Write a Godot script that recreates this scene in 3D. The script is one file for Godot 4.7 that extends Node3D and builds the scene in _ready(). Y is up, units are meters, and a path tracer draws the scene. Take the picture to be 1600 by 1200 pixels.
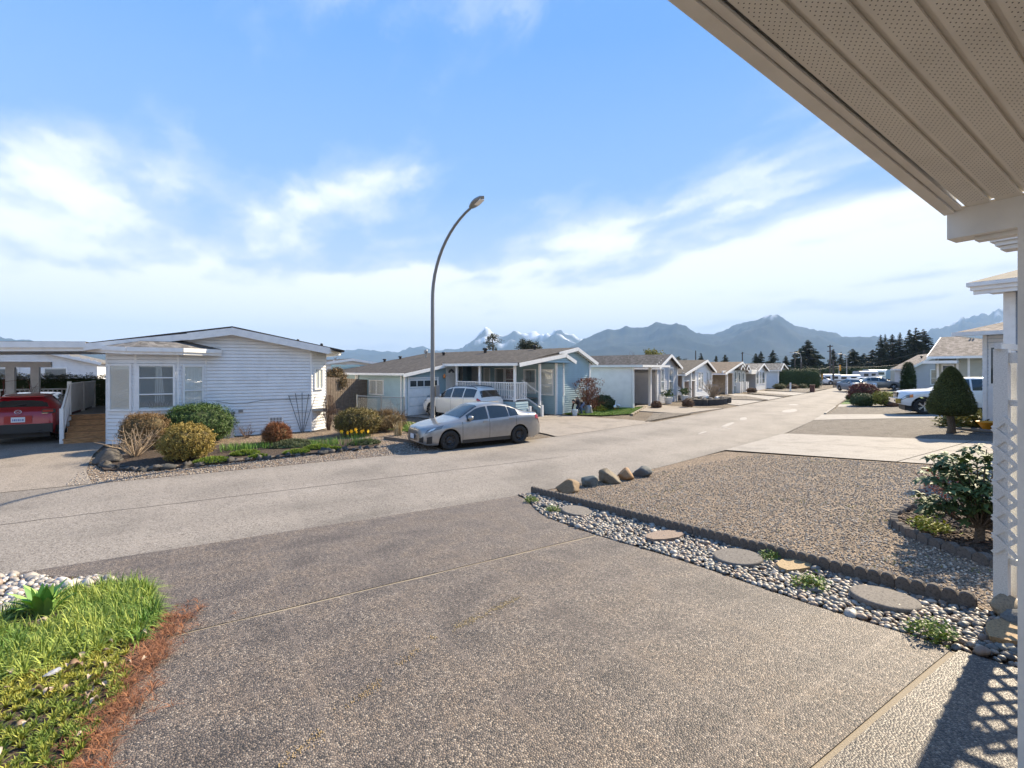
extends Node3D
# Street of manufactured homes seen from under a carport roof.
# World: x runs along the street (u), -z runs across it (v), y is up; the asphalt of the street lies at y = 0.

var rng := RandomNumberGenerator.new()
var M := {}
var T := {}
var used := {}
const NEAR_EDGE := [[-900.0, 8.5], [-2.0, 8.5], [5.0, 8.3], [10.0, 8.75], [13.9, 9.5], [19.8, 10.75], [26.2, 12.8], [33.75, 15.5], [43.4, 19.0], [53.5, 22.8], [65.0, 27.2], [900.0, 349.0]]
const FAR_EDGE := [[-900.0, 14.2], [4.0, 14.2], [7.0, 14.3], [9.9, 14.6], [11.4, 14.85], [18.3, 16.3], [24.2, 18.1], [28.4, 19.4], [37.1, 22.0], [44.5, 24.2], [54.9, 27.4], [62.0, 29.6], [900.0, 289.0]]

func _ready() -> void:
	rng.seed = 7
	make_camera()
	make_light()
	make_textures()
	make_materials()
	make_ground()
	make_mountains()
	make_near_yard()
	make_carport_roof()
	make_lattice_screen()
	make_right_bed()
	make_front_garden()
	make_white_house()
	make_rock_garden()
	make_blue_house()
	make_street_houses()
	make_right_side()
	make_vehicles()
	make_street_lamp()
	make_far_things()
	build_walls()

# ---------------------------------------------------------------- camera, sky, sun
func make_camera() -> void:
	var c := Camera3D.new()
	c.name = "camera"
	add_child(c)
	c.position = Vector3(0, 2.6, 0)
	c.look_at(Vector3(0.527, 2.6, -0.85), Vector3.UP)
	c.projection = Camera3D.PROJECTION_FRUSTUM
	c.near = 0.05
	c.far = 30000.0
	c.size = 2.0 * 0.05 * 600.0 / 750.0
	c.frustum_offset = Vector2(0, -23.0 / 750.0 * 0.05)
	c.current = true

func make_light() -> void:
	var we := WorldEnvironment.new()
	we.name = "world_environment"
	var e := Environment.new()
	e.background_mode = Environment.BG_SKY
	e.tonemap_mode = Environment.TONE_MAPPER_LINEAR
	e.tonemap_exposure = 2.5
	e.sdfgi_enabled = true
	e.ssao_enabled = true
	e.ssil_enabled = true
	e.fog_enabled = true
	e.fog_density = 0.0001
	e.fog_light_color = Color(0.68, 0.83, 1.0)
	var sky := Sky.new()
	var pm := PanoramaSkyMaterial.new()
	pm.panorama = sky_panorama()
	sky.sky_material = pm
	e.sky = sky
	e.background_energy_multiplier = 0.95
	we.environment = e
	add_child(we)
	var sun := DirectionalLight3D.new()
	sun.name = "sun"
	sun.light_energy = 1.6
	sun.light_angular_distance = 0.55
	sun.light_color = Color(1.0, 0.93, 0.81)
	sun.shadow_enabled = true
	add_child(sun)
	# the sun stands down the street, about 35 degrees high
	var el := deg_to_rad(36.0)
	var az := deg_to_rad(7.0)
	var to_sun := Vector3(cos(el) * cos(az), sin(el), -cos(el) * sin(az))
	sun.look_at_from_position(Vector3.ZERO, -to_sun, Vector3.UP)

func ramp_at(stops: Array, x: float) -> Vector3:
	for i in range(stops.size() - 1):
		if x <= stops[i + 1][0]:
			var t: float = clampf((x - stops[i][0]) / (stops[i + 1][0] - stops[i][0]), 0, 1)
			return (stops[i][1] as Vector3).lerp(stops[i + 1][1], t)
	return stops[stops.size() - 1][1]

func sky_panorama() -> ImageTexture:
	var w := 2048
	var h := 1024
	var nz := FastNoiseLite.new()
	nz.noise_type = FastNoiseLite.TYPE_SIMPLEX_SMOOTH
	nz.seed = 21
	nz.frequency = 0.0042
	nz.fractal_octaves = 6
	nz.fractal_gain = 0.55
	nz.domain_warp_enabled = true
	nz.domain_warp_amplitude = 60.0
	nz.domain_warp_frequency = 0.006
	var a := nz.get_seamless_image(1024, 1024, false, false, 0.15, false)
	nz.seed = 5
	nz.frequency = 0.0016
	nz.fractal_octaves = 3
	var b := nz.get_seamless_image(1024, 1024, false, false, 0.15, false)
	var stops := [[0.0, Vector3(0.55, 0.56, 0.57)], [5.0, Vector3(0.44, 0.48, 0.53)], [11.0, Vector3(0.26, 0.345, 0.46)], [20.0, Vector3(0.135, 0.25, 0.445)], [34.0, Vector3(0.078, 0.195, 0.435)], [60.0, Vector3(0.058, 0.165, 0.40)], [90.0, Vector3(0.05, 0.15, 0.37)]]
	var im := Image.create_empty(w, h, false, Image.FORMAT_RGBF)
	im.fill(Color(0.30, 0.30, 0.31))
	for y in range(0, h / 2 + 2):
		var el := 90.0 - (y + 0.5) / h * 180.0
		var base := ramp_at(stops, maxf(el, 0))
		var se := sin(deg_to_rad(maxf(el, 0.0)))
		var k := cos(deg_to_rad(el)) / (se + 0.10) * 150.0
		var low := smoothstep(24.0, 4.0, el)
		var high := smoothstep(13.0, 30.0, el)
		for x in w:
			var az := (x + 0.5) / w * TAU
			var px := cos(az) * k
			var py := sin(az) * k
			var ca := a.get_pixel(posmod(int(px * 1.0 + py * 0.35), 1024), posmod(int(py * 1.7 - px * 0.2), 1024)).r
			var cb := b.get_pixel(posmod(int(px * 0.8 + 300), 1024), posmod(int(py * 0.8 + 150), 1024)).r
			var c2 := a.get_pixel(posmod(int(az * 163.0), 1024), posmod(int(el * 9.0), 1024)).r
			var d := (ca - 0.5) * 1.15 + (cb - 0.5) * 1.25 + low * 0.72 + (c2 - 0.5) * low * 0.55 - 0.16 - high * 0.27
			d = smoothstep(-0.12, 0.46, d)
			var white := Vector3(0.50, 0.51, 0.53).lerp(Vector3(0.64, 0.635, 0.63), smoothstep(0.3, 1.0, d))
			var c := base.lerp(white, d * 0.82)
			im.set_pixel(x, y, Color(c.x, c.y, c.z))
	return ImageTexture.create_from_image(im)

# ---------------------------------------------------------------- terrain height
func edge_v(line: Array, u: float) -> float:
	for i in range(line.size() - 1):
		if u <= line[i + 1][0]:
			var t: float = (u - line[i][0]) / (line[i + 1][0] - line[i][0])
			return lerpf(line[i][1], line[i + 1][1], clampf(t, 0, 1))
	return line[line.size() - 1][1]

func H(u: float, v: float) -> float:
	var n := edge_v(NEAR_EDGE, u)
	var f := edge_v(FAR_EDGE, u)
	if v < n:
		return minf(0.8, 0.075 * (n - v) * (1.0 - 0.35 * smoothstep(20.0, 40.0, u)))
	if v > f:
		var cap := 0.28 * (1.0 - smoothstep(4.0, 9.0, u)) + 0.04
		return cap * (1.0 - exp(-(v - f) * 0.09 / cap))
	return 0.0

func W(u: float, v: float, y := 0.0) -> Vector3:
	return Vector3(u, y, -v)

func G(u: float, v: float, up := 0.0) -> Vector3:
	return Vector3(u, H(u, v) + up, -v)

# ---------------------------------------------------------------- mesh building
class MB:
	var v := PackedVector3Array()
	var n := PackedVector3Array()
	var uv := PackedVector2Array()
	var c := PackedColorArray()
	var ix := PackedInt32Array()
	var col := Color.WHITE
	func vert(p: Vector3, nn: Vector3, t := Vector2.ZERO) -> int:
		v.append(p); n.append(nn); uv.append(t); c.append(col)
		return v.size() - 1
	# corners counter-clockwise seen from outside
	func quad(p: Vector3, q: Vector3, r: Vector3, s: Vector3) -> void:
		var nn := (q - p).cross(r - p)
		if nn.length_squared() < 1e-14:
			nn = (r - p).cross(s - p)
		nn = nn.normalized()
		var lu := (q - p).length()
		var lv := (s - p).length()
		var i := vert(p, nn, Vector2(0, 0))
		vert(q, nn, Vector2(lu, 0)); vert(r, nn, Vector2(lu, lv)); vert(s, nn, Vector2(0, lv))
		ix.append_array([i, i + 2, i + 1, i, i + 3, i + 2])
	func tri(p: Vector3, q: Vector3, r: Vector3) -> void:
		var nn := (q - p).cross(r - p).normalized()
		var i := vert(p, nn, Vector2(p.x, p.z))
		vert(q, nn, Vector2(q.x, q.z)); vert(r, nn, Vector2(r.x, r.z))
		ix.append_array([i, i + 2, i + 1])
	func box(at: Vector3, size: Vector3, b := Basis.IDENTITY) -> void:
		var h := size / 2
		var p := []
		for k in 8:
			p.append(at + b * Vector3(h.x if k & 1 else -h.x, h.y if k & 2 else -h.y, h.z if k & 4 else -h.z))
		quad(p[0], p[2], p[3], p[1]); quad(p[4], p[5], p[7], p[6])
		quad(p[0], p[4], p[6], p[2]); quad(p[1], p[3], p[7], p[5])
		quad(p[2], p[6], p[7], p[3]); quad(p[0], p[1], p[5], p[4])
	# box given by two corners
	func bx(x0: float, x1: float, y0: float, y1: float, z0: float, z1: float) -> void:
		box(Vector3((x0 + x1) / 2, (y0 + y1) / 2, (z0 + z1) / 2), Vector3(absf(x1 - x0), absf(y1 - y0), absf(z1 - z0)))
	# bar with a rectangular section from p to q
	func bar(p: Vector3, q: Vector3, w: float, h: float, up := Vector3.UP) -> void:
		var d := (q - p).normalized()
		var s := d.cross(up)
		if s.length() < 0.01:
			s = d.cross(Vector3.RIGHT)
		s = s.normalized()
		var t := s.cross(d)
		box((p + q) / 2, Vector3(w, h, (q - p).length()), Basis(s, t, -d))
	# smooth grid of rows x columns
	func grid(rows: Array, closed := false, flip := false) -> void:
		var nr := rows.size()
		var nc: int = rows[0].size()
		var start := v.size()
		var nrm := PackedVector3Array()
		nrm.resize(nr * nc)
		var cols := nc if closed else nc - 1
		for r in nr - 1:
			for k in cols:
				var k2 := (k + 1) % nc
				var a: Vector3 = rows[r][k]
				var b: Vector3 = rows[r][k2]
				var cc: Vector3 = rows[r + 1][k2]
				var d: Vector3 = rows[r + 1][k]
				var fn := (cc - a).cross(d - b)
				if flip:
					fn = -fn
				for id in [r * nc + k, r * nc + k2, (r + 1) * nc + k2, (r + 1) * nc + k]:
					nrm[id] += fn
		for r in nr:
			for k in nc:
				var q := nrm[r * nc + k]
				vert(rows[r][k], q.normalized() if q.length_squared() > 1e-20 else Vector3.UP, Vector2(k, r))
		for r in nr - 1:
			for k in cols:
				var k2 := (k + 1) % nc
				var a := start + r * nc + k
				var b := start + r * nc + k2
				var cc := start + (r + 1) * nc + k2
				var d := start + (r + 1) * nc + k
				if flip:
					ix.append_array([a, b, cc, a, cc, d])
				else:
					ix.append_array([a, cc, b, a, d, cc])
	func tube(pts: Array, radii: Array, sides := 8, caps := true) -> void:
		var rows := []
		var prev := Vector3.ZERO
		for i in pts.size():
			var p: Vector3 = pts[i]
			var d: Vector3 = (pts[mini(i + 1, pts.size() - 1)] - pts[maxi(i - 1, 0)]).normalized()
			var s := prev - d * prev.dot(d)
			if s.length() < 0.05:
				s = d.cross(Vector3(0.3, 0.1, 0.95))
				if s.length() < 0.1:
					s = d.cross(Vector3.UP)
			s = s.normalized()
			prev = s
			var t := d.cross(s)
			var row := []
			for k in sides:
				var an := TAU * k / sides
				row.append(p + (s * cos(an) + t * sin(an)) * float(radii[i]))
			rows.append(row)
		grid(rows, true, false)
		if caps:
			for e in [0, rows.size() - 1]:
				for k in range(1, sides - 1):
					if e == 0:
						tri(rows[e][0], rows[e][k + 1], rows[e][k])
					else:
						tri(rows[e][0], rows[e][k], rows[e][k + 1])
	# profile of (radius, height) turned round the y axis
	func lathe(at: Vector3, prof: Array, sides := 16) -> void:
		var rows := []
		for p in prof:
			var row := []
			for k in sides:
				var an := TAU * k / sides
				row.append(at + Vector3(cos(an) * p[0], p[1], -sin(an) * p[0]))
			rows.append(row)
		grid(rows, true, false)
	# flat polygon (x, z) pushed up from y0 to y1
	func slab(poly: PackedVector2Array, y0: float, y1: float) -> void:
		var tris := Geometry2D.triangulate_polygon(poly)
		for i in range(0, tris.size(), 3):
			var p := poly[tris[i]]
			var q := poly[tris[i + 1]]
			var r := poly[tris[i + 2]]
			var up := (q - p).cross(r - p) < 0
			var a := Vector3(p.x, y1, p.y)
			var b := Vector3(q.x, y1, q.y)
			var cc := Vector3(r.x, y1, r.y)
			var dn := Vector3(0, y0 - y1, 0)
			if up:
				tri(a, b, cc); tri(a + dn, cc + dn, b + dn)
			else:
				tri(a, cc, b); tri(a + dn, b + dn, cc + dn)
		for i in poly.size():
			var p := poly[i]
			var q := poly[(i + 1) % poly.size()]
			quad(Vector3(p.x, y0, p.y), Vector3(q.x, y0, q.y), Vector3(q.x, y1, q.y), Vector3(p.x, y1, p.y))
	func mesh() -> ArrayMesh:
		var m := ArrayMesh.new()
		if v.is_empty():
			return m
		var arr := []
		arr.resize(Mesh.ARRAY_MAX)
		arr[Mesh.ARRAY_VERTEX] = v
		arr[Mesh.ARRAY_NORMAL] = n
		arr[Mesh.ARRAY_TEX_UV] = uv
		arr[Mesh.ARRAY_COLOR] = c
		arr[Mesh.ARRAY_INDEX] = ix
		m.add_surface_from_arrays(Mesh.PRIMITIVE_TRIANGLES, arr)
		return m

# ---------------------------------------------------------------- nodes
func numbered(called: String) -> String:
	if not used.has(called):
		used[called] = 0
		return called
	used[called] += 1
	return "%s_%03d" % [called, used[called]]

func tag(o: Node, label: String, category: String, group := "", kind := "") -> void:
	o.set_meta("label", label)
	if category:
		o.set_meta("category", category)
	if group:
		o.set_meta("group", group)
	if kind:
		o.set_meta("kind", kind)

func thing(called: String, label: String, category: String, at := Vector3.ZERO, turn := 0.0, group := "") -> Node3D:
	var o := Node3D.new()
	o.name = numbered(called)
	add_child(o)
	o.position = at
	o.rotation.y = turn
	tag(o, label, category, group)
	return o

func obj(called: String, mesh: Mesh, m: Material, parent: Node = null) -> MeshInstance3D:
	var o := MeshInstance3D.new()
	o.mesh = mesh
	o.material_override = m
	if parent == null:
		o.name = numbered(called)
		add_child(o)
	else:
		o.name = called
		parent.add_child(o, true)
	return o

func part(called: String, b: MB, m: Material, parent: Node) -> MeshInstance3D:
	return obj(called, b.mesh(), m, parent)

func struct(called: String, b: MB, m: Material, label: String) -> MeshInstance3D:
	var o := obj(called, b.mesh(), m)
	tag(o, label, "", "", "structure")
	return o

func copy_of(o: Node3D, called: String, at: Vector3, turn: float, label := "", group := "") -> Node3D:
	var d: Node3D = o.duplicate()
	d.name = numbered(called)
	add_child(d)
	d.position = at
	d.rotation.y = turn
	if label:
		d.set_meta("label", label)
	if group:
		d.set_meta("group", group)
	return d

func scatter(called: String, mesh: Mesh, m: Material, xf: Array, cols: Array, parent: Node = null) -> MultiMeshInstance3D:
	var mm := MultiMesh.new()
	mm.transform_format = MultiMesh.TRANSFORM_3D
	mm.use_colors = not cols.is_empty()
	mm.mesh = mesh
	mm.instance_count = xf.size()
	for i in xf.size():
		mm.set_instance_transform(i, xf[i])
		if not cols.is_empty():
			mm.set_instance_color(i, cols[i % cols.size()])
	var o := MultiMeshInstance3D.new()
	o.multimesh = mm
	o.material_override = m
	if parent == null:
		o.name = numbered(called)
		add_child(o)
	else:
		o.name = called
		parent.add_child(o, true)
	return o

# many small copies joined into one real mesh, so that a crown is a part with a surface of its own
func foliage(called: String, mesh: ArrayMesh, m: Material, xf: Array, cols: Array, parent: Node) -> MeshInstance3D:
	var arr := mesh.surface_get_arrays(0)
	var sv: PackedVector3Array = arr[Mesh.ARRAY_VERTEX]
	var sn: PackedVector3Array = arr[Mesh.ARRAY_NORMAL]
	var tv := PackedVector3Array()
	var tn := PackedVector3Array()
	for i in arr[Mesh.ARRAY_INDEX]:
		tv.append(sv[i])
		tn.append(sn[i])
	var n := tv.size()
	var v := PackedVector3Array()
	var nn := PackedVector3Array()
	var c := PackedColorArray()
	var one := PackedColorArray()
	one.resize(n)
	for k in xf.size():
		var t: Transform3D = xf[k]
		v.append_array(t * tv)
		nn.append_array(Transform3D(t.basis.orthonormalized(), Vector3.ZERO) * tn)
		one.fill((cols[k % cols.size()] as Color) * rng.randf_range(0.8, 1.12))
		c.append_array(one)
	var out := []
	out.resize(Mesh.ARRAY_MAX)
	out[Mesh.ARRAY_VERTEX] = v
	out[Mesh.ARRAY_NORMAL] = nn
	out[Mesh.ARRAY_COLOR] = c
	var am := ArrayMesh.new()
	am.add_surface_from_arrays(Mesh.PRIMITIVE_TRIANGLES, out)
	return obj(called, am, m, parent)

func rr(a: float, b: float) -> float:
	return rng.randf_range(a, b)

func turned(yaw: float, tilt := 0.0, roll := 0.0) -> Basis:
	return Basis.from_euler(Vector3(tilt, yaw, roll))

# a rounded lump: unit sphere bent by noise, squashed by the caller's scale
func lump(seed_: int, rough: float, rings := 6, sides := 10, freq := 0.9) -> ArrayMesh:
	var nz := FastNoiseLite.new()
	nz.seed = seed_
	nz.frequency = freq
	var b := MB.new()
	var rows := []
	for r in rings + 1:
		var th := PI * r / rings
		var row := []
		for k in sides:
			var an := TAU * k / sides
			var d := Vector3(sin(th) * cos(an), cos(th), sin(th) * sin(an))
			row.append(d * (1.0 + rough * nz.get_noise_3dv(d * 1.3)))
		rows.append(row)
	b.grid(rows, true, true)
	return b.mesh()

# ---------------------------------------------------------------- textures and materials
func lin(r: float, g: float, b: float, a := 1.0) -> Color:
	var c := Color(r, g, b).linear_to_srgb()
	c.a = a
	return c

func noise_tex(kind: int, freq: float, seed_: int, stops: Array, size := 512, octaves := 4, jitter := 1.0, ret := -1) -> NoiseTexture2D:
	var n := FastNoiseLite.new()
	n.noise_type = kind
	n.seed = seed_
	n.frequency = freq
	n.fractal_octaves = octaves
	if kind == FastNoiseLite.TYPE_CELLULAR:
		n.cellular_jitter = jitter
		n.fractal_type = FastNoiseLite.FRACTAL_NONE
		if ret >= 0:
			n.cellular_return_type = ret
	var t := NoiseTexture2D.new()
	t.noise = n
	t.width = size
	t.height = size
	t.seamless = true
	t.generate_mipmaps = false
	if not stops.is_empty():
		var g := Gradient.new()
		var off := PackedFloat32Array()
		var col := PackedColorArray()
		for s in stops:
			off.append(s[0])
			col.append(s[1])
		g.offsets = off
		g.colors = col
		t.color_ramp = g
	return t

func grey(a: float) -> Color:
	return lin(a, a, a)

func make_textures() -> void:
	var simplex := FastNoiseLite.TYPE_SIMPLEX_SMOOTH
	var cell := FastNoiseLite.TYPE_CELLULAR
	T.blotch = noise_tex(simplex, 0.008, 3, [[0.2, grey(0.90)], [0.5, grey(0.97)], [0.8, grey(1.0)]], 512, 5)
	T.fine = noise_tex(simplex, 0.12, 4, [[0.2, grey(0.78)], [0.8, grey(1.0)]], 512, 4)
	T.fine_h = noise_tex(simplex, 0.10, 5, [], 512, 4)
	# exposed aggregate: round pebbles in cement
	var peb := [[0.0, lin(0.055, 0.048, 0.043)], [0.14, lin(0.25, 0.21, 0.178)], [0.26, lin(0.085, 0.073, 0.065)], [0.38, lin(0.35, 0.275, 0.215)], [0.5, lin(0.13, 0.11, 0.097)], [0.62, lin(0.41, 0.335, 0.265)], [0.74, lin(0.155, 0.125, 0.105)], [0.88, lin(0.53, 0.455, 0.375)], [1.0, lin(0.08, 0.07, 0.064)]]
	pebble_tex("agg", 0.075, 11, peb, 0.55)
	var grv := [[0.0, lin(0.10, 0.08, 0.065)], [0.2, lin(0.33, 0.27, 0.21)], [0.4, lin(0.19, 0.15, 0.12)], [0.6, lin(0.42, 0.35, 0.28)], [0.8, lin(0.25, 0.20, 0.165)], [1.0, lin(0.5, 0.44, 0.36)]]
	pebble_tex("gravel", 0.055, 17, grv, 0.35)
	T.road = noise_tex(cell, 0.12, 23, [[0.0, lin(0.40, 0.38, 0.36)], [0.25, lin(0.95, 0.93, 0.9)], [0.5, lin(0.62, 0.59, 0.56)], [0.8, lin(1, 1, 0.98)], [1.0, lin(0.34, 0.32, 0.30)]], 1024, 1, 1.0, FastNoiseLite.RETURN_CELL_VALUE)
	T.road_h = noise_tex(cell, 0.16, 23, [], 1024, 1, 1.0, FastNoiseLite.RETURN_DISTANCE)
	T.stain = noise_tex(simplex, 0.006, 29, [[0.15, grey(0.74)], [0.42, grey(0.94)], [0.6, grey(1.0)], [0.85, grey(0.88)]], 1024, 6)
	T.drive_stain = noise_tex(simplex, 0.005, 53, [[0.12, lin(0.62, 0.61, 0.61)], [0.35, lin(0.86, 0.85, 0.85)], [0.5, lin(1.0, 0.99, 0.97)], [0.62, lin(1.0, 0.96, 0.90)], [0.8, lin(0.80, 0.79, 0.79)]], 1024, 7)
	T.soil = noise_tex(simplex, 0.05, 31, [[0.2, lin(0.025, 0.017, 0.012)], [0.45, lin(0.075, 0.05, 0.035)], [0.6, lin(0.05, 0.034, 0.024)], [0.8, lin(0.16, 0.11, 0.075)]], 512, 5)
	T.grass = noise_tex(simplex, 0.06, 37, [[0.2, lin(0.035, 0.075, 0.012)], [0.5, lin(0.08, 0.16, 0.022)], [0.8, lin(0.15, 0.24, 0.05)]], 512, 5)
	T.bark = noise_tex(simplex, 0.05, 41, [[0.2, lin(0.05, 0.038, 0.028)], [0.8, lin(0.2, 0.16, 0.12)]], 256, 5)
	T.rock = noise_tex(simplex, 0.02, 43, [[0.15, grey(0.45)], [0.4, grey(0.8)], [0.6, grey(1.0)], [0.85, grey(0.6)]], 512, 6)
	T.shingle = ImageTexture.create_from_image(shingle_image(false))
	T.shingle_h = ImageTexture.create_from_image(shingle_image(true))
	T.wood = ImageTexture.create_from_image(wood_image())
	T.forest = noise_tex(simplex, 0.03, 47, [[0.3, lin(0.022, 0.034, 0.024)], [0.6, lin(0.045, 0.06, 0.038)], [0.8, lin(0.085, 0.09, 0.062)]], 512, 6)

# rounded stones: each cell takes one tone from the ramp and darkens into the cement or grit between the stones
func pebble_tex(key: String, freq: float, seed_: int, stops: Array, gap: float) -> void:
	var n := FastNoiseLite.new()
	n.noise_type = FastNoiseLite.TYPE_CELLULAR
	n.seed = seed_
	n.frequency = freq
	n.cellular_jitter = 0.95
	n.fractal_type = FastNoiseLite.FRACTAL_NONE
	n.cellular_return_type = FastNoiseLite.RETURN_CELL_VALUE
	var size := 1024
	var a := n.get_seamless_image(size, size).get_data()
	n.cellular_return_type = FastNoiseLite.RETURN_DISTANCE2_DIV
	var d := n.get_seamless_image(size, size).get_data()
	var g := Gradient.new()
	g.offsets = PackedFloat32Array(stops.map(func(s): return s[0]))
	g.colors = PackedColorArray(stops.map(func(s): return s[1]))
	var lut := []
	for k in 256:
		var c := g.sample(k / 255.0)
		lut.append([c.r, c.g, c.b])
	var mul := PackedFloat32Array()
	for k in 256:
		mul.append(255.0 * lerpf(1.0, gap, smoothstep(0.60, 0.97, k / 255.0)))
	var out := PackedByteArray()
	out.resize(size * size * 3)
	var hh := PackedByteArray()
	hh.resize(size * size)
	var j := 0
	for i in size * size:
		var l: Array = lut[a[i]]
		var m := mul[d[i]]
		out[j] = int(l[0] * m)
		out[j + 1] = int(l[1] * m)
		out[j + 2] = int(l[2] * m)
		j += 3
		hh[i] = 255 - d[i]
	T[key] = ImageTexture.create_from_image(Image.create_from_data(size, size, false, Image.FORMAT_RGB8, out))
	T[key + "_h"] = ImageTexture.create_from_image(Image.create_from_data(size, size, false, Image.FORMAT_L8, hh))

func shingle_image(height: bool) -> Image:
	var r := RandomNumberGenerator.new()
	r.seed = 99
	var im := Image.create_empty(512, 512, false, Image.FORMAT_RGB8)
	var rows := 16
	for y in rows:
		var x := 0
		var off := r.randi_range(0, 40)
		while x < 512:
			var w := r.randi_range(26, 46)
			var tone := r.randf_range(0.62, 1.0)
			for yy in 32:
				var v := tone
				if height:
					v = 0.35 + 0.65 * yy / 31.0 * r.randf_range(0.85, 1.0)
				for xx in w - 1:
					var k := v
					if not height:
						k = v * r.randf_range(0.80, 1.0)
					im.set_pixel((x + xx + off) % 512, y * 32 + yy, Color(k, k, k))
				im.set_pixel((x + w - 1 + off) % 512, y * 32 + yy, Color(v * 0.5, v * 0.5, v * 0.5))
			x += w
	return im

func wood_image() -> Image:
	var n := FastNoiseLite.new()
	n.seed = 8
	n.frequency = 0.02
	var im := Image.create_empty(256, 256, false, Image.FORMAT_RGB8)
	for y in 256:
		for x in 256:
			var k := 0.72 + 0.28 * (0.5 + 0.5 * sin((n.get_noise_2d(x * 0.25, y * 3.0) * 9.0) + y * 0.25)) * (0.9 + 0.1 * n.get_noise_2d(x * 4.0, y * 9.0))
			im.set_pixel(x, y, Color(k, k, k))
	return im

func mat(key: String, color: Color, rough := 0.8, o := {}) -> StandardMaterial3D:
	var m := StandardMaterial3D.new()
	m.resource_name = key
	m.albedo_color = color
	m.roughness = rough
	m.metallic = o.get("metal", 0.0)
	m.metallic_specular = o.get("spec", 0.5)
	if o.has("tex"):
		m.albedo_texture = T[o.tex]
	if o.has("h"):
		m.heightmap_enabled = true
		m.heightmap_texture = T[o.h]
		m.heightmap_scale = o.get("hs", 0.5)
	if o.has("tri"):
		m.uv1_triplanar = true
		m.uv1_world_triplanar = o.get("world", true)
		m.uv1_scale = Vector3.ONE * float(o.tri)
	elif o.has("scale"):
		m.uv1_scale = Vector3(o.scale, o.scale, 1)
	if o.has("detail"):
		m.detail_enabled = true
		m.detail_blend_mode = BaseMaterial3D.BLEND_MODE_MUL
		m.detail_albedo = T[o.detail]
		m.detail_uv_layer = BaseMaterial3D.DETAIL_UV_2
		m.uv2_triplanar = true
		m.uv2_world_triplanar = true
		m.uv2_scale = Vector3.ONE * float(o.get("ds", 0.1))
	m.vertex_color_use_as_albedo = o.get("vc", false)
	if o.has("coat"):
		m.clearcoat_enabled = true
		m.clearcoat = o.coat
		m.clearcoat_roughness = 0.04
	if o.has("back"):
		m.backlight_enabled = true
		m.backlight = o.back
	M[key] = m
	return m

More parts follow.
